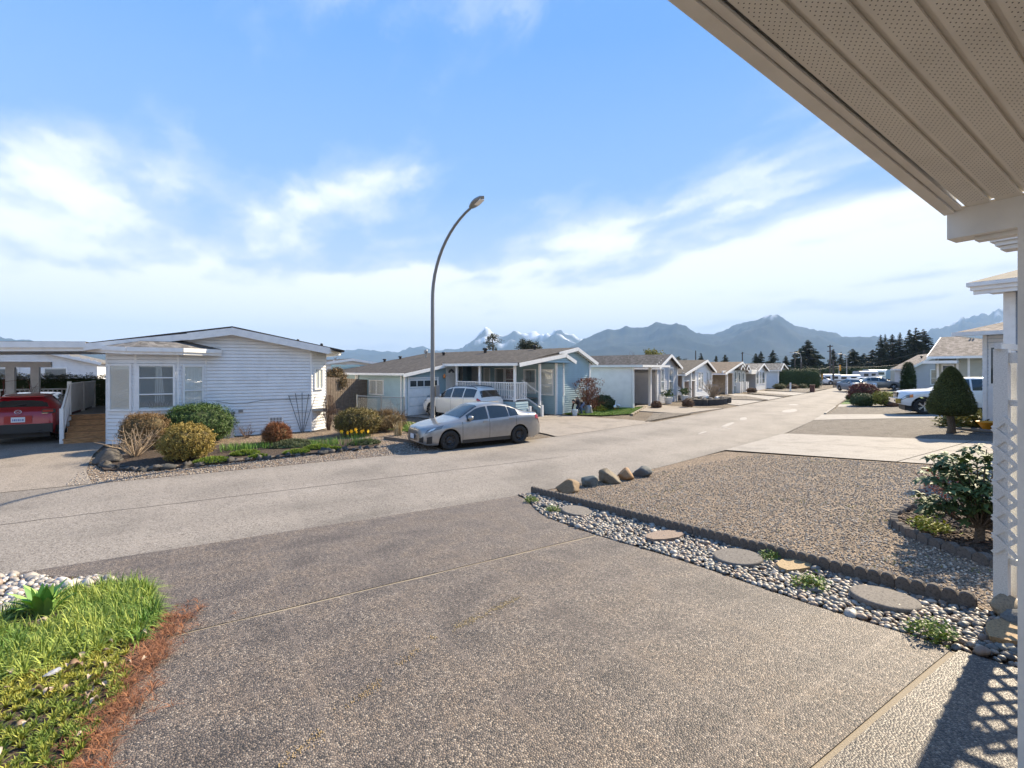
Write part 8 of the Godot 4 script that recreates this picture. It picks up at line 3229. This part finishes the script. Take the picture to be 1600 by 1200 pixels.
	var suv := {"L": 4.77, "half": 0.92, "R": 0.36, "arch": 0.415, "axles": [0.95, 3.8],
		"yt": [[0, 0.72], [0.05, 0.88], [0.2, 0.98], [0.7, 1.07], [1.2, 1.13], [1.36, 1.18], [2.05, 1.58], [2.4, 1.66], [3.2, 1.69], [4.0, 1.66], [4.3, 1.60], [4.4, 1.50], [4.62, 1.12], [4.70, 1.02], [4.75, 0.8], [4.77, 0.6]],
		"yb": [[0, 0.62], [0.3, 0.86], [0.8, 0.97], [1.3, 1.04], [2.5, 1.07], [3.5, 1.10], [4.3, 1.13], [4.6, 1.04], [4.7, 0.95], [4.77, 0.55]],
		"wm": [[0, 0.65], [0.1, 0.78], [0.4, 0.88], [0.9, 0.92], [3.9, 0.92], [4.4, 0.90], [4.65, 0.85], [4.77, 0.74]],
		"wr": [[0, 0.5], [0.3, 0.68], [1.3, 0.76], [2.1, 0.64], [3.6, 0.63], [4.3, 0.62], [4.62, 0.72], [4.77, 0.6]],
		"y0": [[0, 0.34], [0.4, 0.26], [4.4, 0.26], [4.77, 0.4]],
		"side_glass": [[1.6, 2.5], [2.58, 3.38], [3.46, 4.25]], "shield": [1.42, 2.1], "back_glass": [4.41, 4.60], "seams": [1.45, 2.54, 3.5], "handles": [2.38, 3.36], "mirror": 1.72,
		"head": [[0.08, 0.5, 3.2, 4.1]], "tail": [[4.42, 4.68, 3.1, 4.2]]}
	var ph := 0.29
	t = car("white_suv", "pearl white sport utility vehicle with roof rails facing the blue garage", "car", suv, W(10.05 - 0.95 * sin(ph) + 0.78 * cos(ph), 24.35 + 0.95 * cos(ph) + 0.78 * sin(ph), 0.055), ph - PI / 2, M.pearl_paint, {"wheels": 1})
	roof_rails(t, suv)
	slab_part(t, "bumper_trim", M.black_plastic, Vector3(4.75, 0.50, 0), Vector3(0.08, 0.16, 1.4))
	slab_part(t, "plate_trim", M.chrome, Vector3(4.765, 0.93, 0), Vector3(0.02, 0.05, 0.7))
	var truck := {"L": 5.9, "half": 0.99, "R": 0.41, "arch": 0.50, "axles": [0.98, 4.55],
		"yt": [[0, 0.85], [0.03, 1.05], [0.12, 1.16], [0.5, 1.22], [1.3, 1.29], [1.55, 1.33], [2.15, 1.80], [2.4, 1.90], [3.2, 1.92], [3.6, 1.88], [3.78, 1.42], [3.82, 1.32], [5.8, 1.32], [5.86, 1.22], [5.9, 0.8]],
		"yb": [[0, 0.75], [0.3, 1.0], [0.8, 1.12], [1.5, 1.2], [3.6, 1.25], [3.9, 1.25], [5.8, 1.25], [5.9, 0.7]],
		"wm": [[0, 0.78], [0.05, 0.88], [0.3, 0.95], [0.9, 0.99], [5.6, 0.99], [5.85, 0.95], [5.9, 0.9]],
		"wr": [[0, 0.6], [0.3, 0.68], [1.5, 0.78], [2.2, 0.70], [3.6, 0.69], [3.85, 0.85], [5.8, 0.85], [5.9, 0.7]],
		"y0": [[0, 0.50], [0.4, 0.42], [5.6, 0.45], [5.9, 0.6]],
		"side_glass": [[1.75, 2.75], [2.83, 3.55]], "shield": [1.6, 2.2], "back_glass": [3.62, 3.77], "seams": [1.62, 2.79, 3.66], "handles": [2.62, 3.45], "mirror": 1.9,
		"head": [[0.06, 0.42, 2.6, 3.7]], "tail": [[5.7, 5.88, 2.4, 3.8]]}
	var p2 := 0.50
	t = car("white_pickup", "white pickup truck with chrome bumper parked behind the clipped tree", "truck", truck, W(30.74 - 0.98 * sin(p2) + 0.87 * cos(p2), 9.75 + 0.98 * cos(p2) + 0.87 * sin(p2), 0.30), p2 - PI / 2, M.white_paint, {"wheels": 1, "handle": M.black_plastic})
	slab_part(t, "bumper", M.chrome, Vector3(-0.05, 0.66, 0), Vector3(0.22, 0.24, 1.86))
	slab_part(t, "grille", M.black_plastic, Vector3(0.0, 0.97, 0), Vector3(0.06, 0.26, 0.95))
	for k in 4:
		slab_part(t, "grille_bar", M.chrome, Vector3(-0.035, 0.88 + k * 0.065, 0), Vector3(0.03, 0.022, 0.93))
	for s in [-1.0, 1.0]:
		part("turn_signal", skin(truck, 0.42, 0.56, 2.6, 3.6, s, 0.008, 3, 3), M.amber, t)
		slab_part(t, "fog_lamp", M.dark_metal, Vector3(-0.165, 0.66, s * 0.72), Vector3(0.02, 0.09, 0.14))
	# cars in the far carports and beyond the lawn
	var ph3 := 0.35
	var w1 := L2W(Vector2(35.5, 27.1), ph3, -2.3, 5.0)
	t = car("white_hatch", "white car with a red tail light inside the lattice-topped carport", "car", cuv, W(w1.x, w1.y, 0.05), ph3 - PI / 2, M.white_paint, {"wheels": 1})
	var w2 := L2W(Vector2(47.0, 31.1), ph3, -3.2, 1.0)
	t = car("dark_suv", "dark grey sport utility vehicle half under the tan house's carport", "car", suv, W(w2.x, w2.y, 0.05), ph3 + PI * 0.86, M.slate_paint, {"wheels": 1})
	var far := [[60.5, 24.2, 0.9, M.blue_grey_paint, "blue grey sedan on the lawn beyond the red shrub", 0], [66.0, 26.0, 0.6, M.white_paint, "white wagon parked behind the blue grey sedan", 1], [69.0, 24.0, 2.2, M.silver_paint, "silver car among the parked vehicles beside the columnar cedar", 0], [88.0, 40.0, 2.6, M.white_paint, "white car crossing at the end of the street", 0], [76.0, 29.0, 0.4, M.slate_paint, "dark car at the back of the parked vehicles", 1]]
	for q in far:
		car("parked_car", q[4], "car", sedan if q[5] == 0 else cuv, G(q[0], q[1], 0.02), q[2], q[3], {"wheels": 1})

func roof_rails(t: Node, c: Dictionary) -> void:
	for s in [-1.0, 1.0]:
		var b := MB.new()
		var pts := []
		var rad := []
		for k in 9:
			var x := lerpf(2.3, 4.2, k / 8.0)
			pts.append(skin_at(c, x, 6.4, s) + Vector3(0, 0.05 if k > 0 and k < 8 else 0.0, 0))
			rad.append(0.018)
		b.tube(pts, rad, 6)
		part("roof_rail", b, M.black_plastic, t)

func badge(t: Node, at: Vector3, r: float, n: Vector3) -> void:
	# oval ring with a spread-wing line across it
	var b := MB.new()
	var nn := n.normalized()
	var side := Vector3(0, 0, 1)
	var up := side.cross(nn).normalized()
	if up.y < 0:
		up = -up
	var pts := []
	var rad := []
	for k in 17:
		var an := TAU * k / 16.0
		pts.append(at + nn * 0.012 + side * cos(an) * r + up * sin(an) * r * 0.78)
		rad.append(r * 0.10)
	b.tube(pts, rad, 5, false)
	b.tube([at + nn * 0.012 - side * r * 0.9 + up * r * 0.15, at + nn * 0.014 - side * r * 0.35 + up * r * 0.1, at + nn * 0.014 - up * r * 0.25, at + nn * 0.014 + side * r * 0.35 + up * r * 0.1, at + nn * 0.012 + side * r * 0.9 + up * r * 0.15], [r * 0.05, r * 0.10, r * 0.10, r * 0.10, r * 0.05], 5)
	part("badge", b, M.chrome, t)

func b_front(t: Node, y: float, w: float, h: float) -> void:
	# five-point grille: wide at the top, narrower below
	var b := MB.new()
	var poly := PackedVector2Array()
	for p in [[-w, h * 0.42], [-w * 1.05, 0.0], [-w * 0.78, -h * 0.7], [w * 0.78, -h * 0.7], [w * 1.05, 0.0], [w, h * 0.42]]:
		poly.append(Vector2(p[0], p[1]))
	var tris := Geometry2D.triangulate_polygon(poly)
	for i in range(0, tris.size(), 3):
		var q := []
		for k in 3:
			var p := poly[tris[i + k]]
			q.append(Vector3(-0.014 + 0.035 * pow(absf(p.x) / w, 4.0), y + p.y, p.x))
		b.tri(q[0], q[1], q[2])
	part("grille", b, M.black_plastic, t)
	for k in 4:
		slab_part(t, "grille_bar", M.dark_metal, Vector3(-0.016, y - 0.1 + k * 0.045, 0), Vector3(0.012, 0.008, w * 1.5))

# ---------------------------------------------------------------- far end of the street
func far_at(px: float, dist: float) -> Vector2:
	# plan point that a ray through picture column px meets at a depth of dist metres
	return ray_plan(px) * dist

func conifer_mesh(seed_: int) -> ArrayMesh:
	# one drooping spray
	var r := RandomNumberGenerator.new()
	r.seed = seed_
	var b := MB.new()
	for k in 9:
		var s := k / 8.0
		var side := -1.0 if k % 2 else 1.0
		var p := Vector3(0.15 + s * 0.8, -0.18 * s * s, 0)
		var e := p + Vector3(0.22, r.randf_range(-0.16, 0.04), side * r.randf_range(0.18, 0.36) * (1.1 - 0.5 * s))
		b.col = Color.WHITE * r.randf_range(0.7, 1.1)
		b.tri(p - Vector3(0.09, 0, 0), e, p + Vector3(0.12, 0.02, 0))
		b.tri(p + Vector3(0, 0.05, 0), e + Vector3(0, -0.08, 0), p + Vector3(0, -0.06, 0))
	b.tri(Vector3(0.8, -0.1, 0.06), Vector3(1.15, -0.25, 0), Vector3(0.8, -0.1, -0.06))
	return b.mesh()

func conifer(label: String, at: Vector3, h: float, w: float, seed_: int, c0: Color, c1: Color, shape := 1.0, low := 0.08) -> void:
	var t := thing("conifer", label, "tree", at, 0.0, "conifers beyond the end of the street")
	var r := RandomNumberGenerator.new()
	r.seed = seed_
	var b := MB.new()
	b.tube([Vector3(0, -0.3, 0), Vector3(0.05, h * 0.5, 0), Vector3(0, h * 0.96, 0)], [h * 0.022, h * 0.014, 0.03], 7)
	part("trunk", b, M.bark, t)
	var xf := []
	var cols := []
	var n := int(150 + h * 16)
	for k in n:
		var s := pow(r.randf(), 0.8)
		var y := h * (low + (1.0 - low) * s)
		var out := w * pow(1.0 - s, shape) * r.randf_range(0.45, 1.25) + 0.15
		var an := r.randf_range(0, TAU)
		var bas := Basis(Vector3.UP, an) * Basis(Vector3(0, 0, 1), r.randf_range(-0.25, 0.25) + 0.35 * s)
		xf.append(Transform3D(bas.scaled_local(Vector3(out, out * 0.9 + 0.3, out * 0.8 + 0.3)), Vector3(0, y, 0)))
		cols.append(c0.lerp(c1, r.randf()))
	foliage("crown", conifer_mesh(3), M.needle, xf, cols, t)

func leaf_tree(called: String, label: String, at: Vector3, h: float, w: float, n: int, c0: Color, c1: Color, seed_: int, base := 0.3, leafy := true) -> void:
	var t := thing(called, label, "tree", at)
	var r := RandomNumberGenerator.new()
	r.seed = seed_
	var b := MB.new()
	b.tube([Vector3(0, -0.2, 0), Vector3(0.1, h * base, 0), Vector3(0, h * 0.6, 0.1)], [h * 0.028, h * 0.02, h * 0.008], 8)
	var ends := []
	for k in 16:
		var an := r.randf_range(0, TAU)
		var y0 := h * r.randf_range(base * 0.8, 0.6)
		var e := Vector3(cos(an) * w * r.randf_range(0.4, 0.95), h * r.randf_range(base + 0.15, 0.98), sin(an) * w * r.randf_range(0.4, 0.95))
		var m := Vector3(e.x * 0.45, lerpf(y0, e.y, 0.55), e.z * 0.45)
		b.tube([Vector3(0, y0, 0), m, e], [h * 0.010, h * 0.007, h * 0.002], 5, false)
		ends.append(m)
		ends.append(e)
		for j in 5:
			var f := m.lerp(e, r.randf()) + Vector3(r.randf_range(-1, 1), r.randf_range(-0.3, 1), r.randf_range(-1, 1)) * w * 0.3
			b.tube([m.lerp(e, r.randf_range(0.2, 0.9)), f], [h * 0.004, h * 0.0012], 4, false)
			ends.append(f)
	part("trunk", b, M.bark, t)
	if leafy:
		var xf := []
		var cols := []
		for k in n:
			var e: Vector3 = ends[r.randi() % ends.size()]
			xf.append(Transform3D(Basis.from_euler(Vector3(r.randf_range(-1, 1), r.randf_range(0, TAU), r.randf_range(-1, 1))), e + Vector3(r.randfn(), r.randfn() * 0.7, r.randfn()) * w * 0.13))
			cols.append(c0.lerp(c1, r.randf()))
		foliage("crown", sprig_mesh(7, w * 0.13, w * 0.04, 77, 1.2), M.needle, xf, cols, t)

func utility_pole(label: String, at: Vector2, h: float, arms: int) -> Vector3:
	var t := thing("utility_pole", label, "utility pole", W(at.x, at.y, 0.0), 0.75, "utility poles at the end of the street")
	var b := MB.new()
	b.tube([Vector3(0, -0.3, 0), Vector3(0, h, 0)], [0.17, 0.12], 8)
	part("pole", b, M.pole_wood, t)
	for k in arms:
		b = MB.new()
		b.bx(-1.3, 1.3, h - 0.35 - k * 0.9, h - 0.2 - k * 0.9, -0.07, 0.07)
		part("crossarm", b, M.pole_wood, t)
	return W(at.x, at.y, h - 0.15)

func wire(p: Vector3, q: Vector3, sag: float, label: String) -> void:
	var t := thing("overhead_wire", label, "wire", Vector3.ZERO, 0.0, "overhead wires at the end of the street")
	var pts := []
	var rad := []
	for k in 13:
		var s := k / 12.0
		pts.append(p.lerp(q, s) - Vector3(0, sag * 4.0 * s * (1.0 - s), 0))
		rad.append(0.014)
	var b := MB.new()
	b.tube(pts, rad, 4, false)
	part("cable", b, M.wire, t)

func make_far_things() -> void:
	var b: MB
	# long tall hedge across the end
	var h0 := far_at(1236, 100.0)
	var h1 := far_at(1478, 118.0)
	var mid := (h0 + h1) / 2
	var len := (h1 - h0).length()
	shrub("long_hedge", "long tall dark cedar hedge across the end of the street", W(mid.x, mid.y, 0.0), Vector3(len / 2, 2.9, 1.0), 9000, 0.30, [Color(0.016, 0.028, 0.010), Color(0.05, 0.07, 0.022)], {"category": "hedge", "turn": atan2(h1.y - h0.y, h1.x - h0.x), "square": 14.0, "bump": 0.01, "core_mat": M.hedge_core, "seed": 151, "core": 0.96, "sprig": tuft_mesh(5, 0.4, 0.03, 90, 0.2, 2), "leaf_mat": M.needle})
	# crossing road
	var c0 := far_at(1180, 78.0)
	var c1 := far_at(1600, 84.0)
	var c2 := far_at(1600, 96.0)
	var c3 := far_at(1180, 88.0)
	struct("crossing_road", sheet(between([c0, c1], [c3, c2], 20, 4), 0.03), M.asphalt, "grey asphalt of the crossing road at the end of the street")
	# conifers: column in the photograph, depth, crown top, half width
	var dk := Color(0.016, 0.024, 0.013)
	var lt := Color(0.085, 0.10, 0.05)
	var cf := [[1095, 112, 552, 1.5, "slim dark conifer over the pink house roof"], [1119, 125, 556, 1.6, "pointed slim conifer behind the tan house"], [1133, 125, 554, 2.4, "broad round conifer behind the tan house"], [1181, 135, 552, 2.7, "leaning double-topped conifer over the small white house"], [1189, 135, 549, 2.2, "narrow spire conifer over the small white house"], [1208, 130, 547, 3.0, "thick dark conifer beside the power line"], [1228, 128, 556, 2.0, "low round conifer behind the pale blue house chimney"], [1242, 132, 549, 2.4, "ragged conifer beside the tallest spruce"], [1262, 128, 531, 4.6, "tallest broad spruce behind the clipped hedge"],
		[1302, 150, 545, 2.6, "spruce beside the tall power pole"], [1314, 160, 550, 2.2, "slender grey green conifer past the power pole"], [1332, 150, 545, 4.4, "wide shaggy conifer behind the curved street light"], [1376, 150, 523, 3.0, "tall spire at the near edge of the conifer grove"], [1383, 152, 522, 2.6, "twin spire in the conifer grove"], [1394, 150, 522, 3.6, "shaggy conifer in the middle of the grove"], [1406, 150, 519, 3.4, "pointed conifer in the middle of the grove"], [1421, 148, 515, 3.6, "tall dark conifer in the conifer grove"], [1431, 146, 512, 4.4, "highest tree of the conifer grove"], [1443, 146, 514, 4.6, "broad dark conifer at the house end of the grove"], [1364, 158, 546, 4.2, "lower bushy conifer at the edge of the grove"], [1410, 158, 548, 5.0, "bushy conifer filling the grove"], [1350, 165, 552, 4.0, "lower dark conifer before the mountain"], [1456, 150, 542, 3.2, "dark conifer beside the tan shingle roof"]]
	for k in cf.size():
		var q: Array = cf[k]
		var p := far_at(q[0], q[1])
		var hh: float = 2.6 + (577.0 - q[2]) * q[1] / 750.0
		conifer(q[4], W(p.x, p.y, 0.0), hh, q[3], 700 + k, dk, lt, 0.95 if q[3] < 3.5 else 0.8, 0.05)
	# trees behind the blue house
	var p := far_at(770, 78.0)
	var sn := thing("sparse_pine", "sparse dark pine with ragged branches behind the blue house roof", "tree", W(p.x, p.y, 0.0))
	b = MB.new()
	b.tube([Vector3(0, -0.2, 0), Vector3(0.1, 4.0, 0), Vector3(-0.05, 8.0, 0.0)], [0.22, 0.15, 0.05], 7)
	var xf := []
	var cols := []
	for k in 20:
		var y := rr(4.6, 8.1)
		var an := rr(0, TAU)
		var out := rr(0.5, 1.7) * (1.0 if y < 7.4 else 0.6)
		var e := Vector3(cos(an) * out, y + rr(-0.2, 0.4), sin(an) * out)
		b.tube([Vector3(0, y - 0.2, 0), e], [0.05, 0.015], 5, false)
		for j in 7:
			xf.append(Transform3D(turned(rr(0, TAU), rr(-0.8, 0.8)), e.lerp(Vector3(0, y, 0), rr(0, 0.5)) + Vector3(rr(-1, 1), rr(-0.4, 0.4), rr(-1, 1)) * 0.25))
			cols.append(dk.lerp(lt, rr(0, 1)))
	part("trunk", b, M.bark, sn)
	foliage("crown", sprig_mesh(8, 0.32, 0.05, 78), M.needle, xf, cols, sn)
	p = far_at(826, 74.0)
	leaf_tree("round_pine", "rounded dark pine crown behind the blue house roof", W(p.x, p.y, 0.0), 7.2, 1.7, 900, dk, lt, 801, 0.55)
	p = far_at(997, 82.0)
	leaf_tree("bare_tree", "grey leafless spreading tree behind the grey house roof", W(p.x, p.y, 0.0), 5.9, 2.6, 0, dk, lt, 802, 0.3, false)
	p = far_at(1028, 90.0)
	leaf_tree("willow", "yellow green budding willow behind the grey house roof", W(p.x, p.y, 0.0), 5.6, 2.4, 700, Color(0.20, 0.19, 0.03), Color(0.42, 0.36, 0.07), 803, 0.35)
	p = far_at(1060, 80.0)
	leaf_tree("dark_tree", "small dark evergreen between the grey and pink houses", W(p.x, p.y, 0.0), 4.6, 1.3, 500, dk, lt, 804, 0.3)
	p = far_at(528, 70.0)
	leaf_tree("bare_tree", "small bare brown tree beyond the wooden fence", W(p.x, p.y, 0.0), 4.9, 1.6, 0, dk, lt, 805, 0.3, false)
	p = far_at(525, 27.0)
	shrub("climber", "rusty green climber on the wooden fence between the houses", W(p.x, p.y, 1.3), Vector3(0.6, 1.3, 0.5), 500, 0.10, [Color(0.06, 0.05, 0.02), Color(0.22, 0.13, 0.05)], {"seed": 161, "bump": 0.3})
	# utility poles, street lights and wires
	var P := []
	for q in [[1297, 92, 539, 2, "tall power pole with double crossarms past the corner"], [1160, 118, 550, 1, "power pole rising behind the tan house"], [1087, 115, 548, 0, "plain pole rising behind the pink house"], [1252, 72, 566, 0, "grey service pole beside the clipped hedge"], [1302, 80, 562, 0, "leaning guyed pole at the junction"], [1242, 108, 552, 1, "power pole in front of the tallest spruce"], [1444, 75, 547, 0, "service pole behind the small grey house"], [1281, 96, 574, 0, "thin grey signal pole at the junction"]]:
		var pp := far_at(q[0], q[1])
		P.append(utility_pole(q[4], pp, 2.6 + (577.0 - q[2]) * q[1] / 750.0, q[3]))
	wire(P[4], P[7], 0.3, "cable from the leaning pole to the thin signal pole")
	wire(P[3], P[4] - Vector3(0, 0.6, 0), 0.9, "sagging cable from the service pole to the leaning pole")
	wire(P[5], P[0] - Vector3(0, 2.4, 0), 0.5, "cable between the two power poles past the corner")
	wire(P[0] - Vector3(0, 4.2, 0), P[6], 0.5, "cable running to the pole behind the small grey house")
	wire(P[1], P[5], 0.9, "cable over the small white house")
	var e1 := far_at(1640, 60.0)
	wire(P[6], W(e1.x, e1.y, 6.2), 0.3, "cable leaving over the sage house")
	wire(P[4] - Vector3(0, 1.0, 0), W(far_at(1440, 90.0).x, far_at(1440, 90.0).y, 4.2), 0.5, "low cable in front of the long hedge")
	for q in [[1323, 88, 553, "curved grey street light at the junction"], [1252, 95, 551, "curved grey street light before the tallest spruce"]]:
		var pp := far_at(q[0], q[1])
		var hh: float = 2.6 + (577.0 - q[2]) * q[1] / 750.0
		var sl := thing("far_street_light", q[3], "street lamp", W(pp.x, pp.y, 0.0), 2.6, "street lights at the junction")
		b = MB.new()
		b.tube([Vector3.ZERO, Vector3(0, hh - 1.0, 0), Vector3(0.25, hh - 0.25, 0), Vector3(1.0, hh, 0), Vector3(1.7, hh, 0)], [0.10, 0.08, 0.07, 0.06, 0.05], 7)
		part("pole", b, M.galvanised, sl)
		b = MB.new()
		b.box(Vector3(1.95, hh, 0), Vector3(0.6, 0.14, 0.26))
		part("lamp_head", b, M.galvanised, sl)
	for q in [[1311, 84, 571, "yellow traffic signal on a grey pole at the junction"], [1283, 78, 585, "lower yellow traffic signal near the parked trailers"]]:
		var pp := far_at(q[0], q[1])
		var hh: float = 2.6 + (577.0 - q[2]) * q[1] / 750.0
		var ts := thing("traffic_signal", q[3], "traffic light", W(pp.x, pp.y, 0.0), 0.6, "traffic signals at the junction")
		b = MB.new()
		b.tube([Vector3.ZERO, Vector3(0, hh, 0)], [0.09, 0.08], 7)
		part("pole", b, M.galvanised, ts)
		for s in [-1.0, 1.0]:
			b = MB.new()
			b.bx(s * 0.28 - 0.16, s * 0.28 + 0.16, hh - 0.9, hh + 0.1, 0.0, 0.2)
			var head := part("signal_head", b, M.signal_yellow, ts)
			for k in 3:
				b = MB.new()
				b.lathe(Vector3.ZERO, [[0.0, 0.0], [0.09, 0.0], [0.10, 0.06]], 10)
				var ln := part("lens", b, M.dark_metal, head)
				ln.rotation.x = PI / 2
				ln.position = Vector3(s * 0.28, hh - 0.72 + k * 0.31, 0.203)
	# yellow warning board on posts, brown bin, marker post
	p = far_at(1238, 76.0)
	var sg := thing("road_sign", "tall yellow board sign on a post before the long hedge", "sign", W(p.x, p.y, 0.0), -0.6)
	b = MB.new()
	b.bx(-0.06, 0.06, 0.0, 2.6, -0.05, 0.05)
	part("post", b, M.pole_wood, sg)
	b = MB.new()
	b.bx(-0.24, 0.24, 1.2, 2.7, 0.06, 0.1)
	part("board", b, M.sand_joint, sg)
	var bn := thing("litter_bin", "rust brown square litter bin at the street corner", "bin", W(57.6, 28.3, 0.0), 0.3)
	b = MB.new()
	b.bx(-0.22, 0.22, 0.0, 0.78, -0.22, 0.22)
	part("body", b, M.bin_brown, bn)
	b = MB.new()
	b.bx(-0.26, 0.26, 0.78, 0.84, -0.26, 0.26)
	part("lid", b, M.bin_brown, bn)
	p = far_at(1235, 56.0)
	var mk := thing("marker_post", "white marker post in front of the clipped hedge", "post", W(p.x, p.y, 0.04))
	b = MB.new()
	b.bx(-0.08, 0.08, 0.0, 1.0, -0.06, 0.06)
	part("post", b, M.white_trim, mk)
	# travel trailers and motorhomes parked beyond the junction
	var rv := [[1292, 82, 3.4, 1.75, M.white_siding, "white travel trailer with dark window nearest the crossing"], [1318, 84, 4.6, 1.6, M.white_trim, "long white trailer with rounded roof"], [1352, 96, 3.6, 2.2, M.grey_siding, "grey box trailer in the parking row"], [1378, 104, 7.0, 2.5, M.white_siding, "long white motorhome with orange stripe"], [1402, 100, 3.0, 2.5, M.blue_siding, "blue grey van beside the motorhome"], [1414, 78, 3.0, 2.9, M.sage_siding, "small cream shed beside the columnar cedar"]]
	for q in rv:
		var pp := far_at(q[0], q[1])
		var tr := thing("travel_trailer", q[5], "trailer", W(pp.x, pp.y, 0.04), -0.55, "trailers parked beyond the junction")
		var w: float = q[2]
		var hh: float = q[3]
		b = MB.new()
		# body with rounded roof edges
		var rows := []
		for s in [[0.0, 0.5], [0.0, hh - 0.35], [0.12, hh - 0.1], [0.4, hh], [1.8, hh], [2.08, hh - 0.1], [2.2, hh - 0.35], [2.2, 0.5]]:
			rows.append([Vector3(-w / 2, s[1], 1.1 - s[0]), Vector3(w / 2, s[1], 1.1 - s[0])])
		b.grid(rows, false)
		for x in [-w / 2, w / 2]:
			for k in range(1, rows.size() - 1):
				var i := 0 if x < 0 else 1
				b.tri(rows[0][i], rows[k][i], rows[k + 1][i])
		part("body", b, q[4], tr)
		b = MB.new()
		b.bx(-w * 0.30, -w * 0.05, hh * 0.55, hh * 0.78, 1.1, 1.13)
		part("window", b, M.opaque_dark_glass, tr)
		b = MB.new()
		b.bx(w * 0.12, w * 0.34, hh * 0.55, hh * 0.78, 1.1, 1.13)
		part("window", b, M.opaque_dark_glass, tr)
		b = MB.new()
		b.bx(-w / 2, w / 2, hh * 0.38, hh * 0.43, 1.1, 1.12)
		part("stripe", b, M.amber if w > 7 else M.galvanised, tr)
		for x in [-0.4, 0.4]:
			add_wheel(tr, x * w * 0.6, 0.95, 0.36, 0.2, 1.0, 1)
	# picket fence in front of them
	var fn := thing("grey_fence", "low grey fence before the parked trailers", "fence", Vector3.ZERO)
	var f0 := far_at(1302, 68.0)
	var f1 := far_at(1352, 68.0)
	for k in 30:
		var s := f0.lerp(f1, k / 29.0)
		b = MB.new()
		b.bx(s.x - 0.07, s.x + 0.07, 0.0, 1.05, -s.y - 0.02, -s.y + 0.02)
		part("picket", b, M.old_concrete, fn)
	b = MB.new()
	b.bar(W(f0.x, f0.y, 0.8), W(f1.x, f1.y, 0.8), 0.04, 0.09)
	part("rail", b, M.old_concrete, fn)
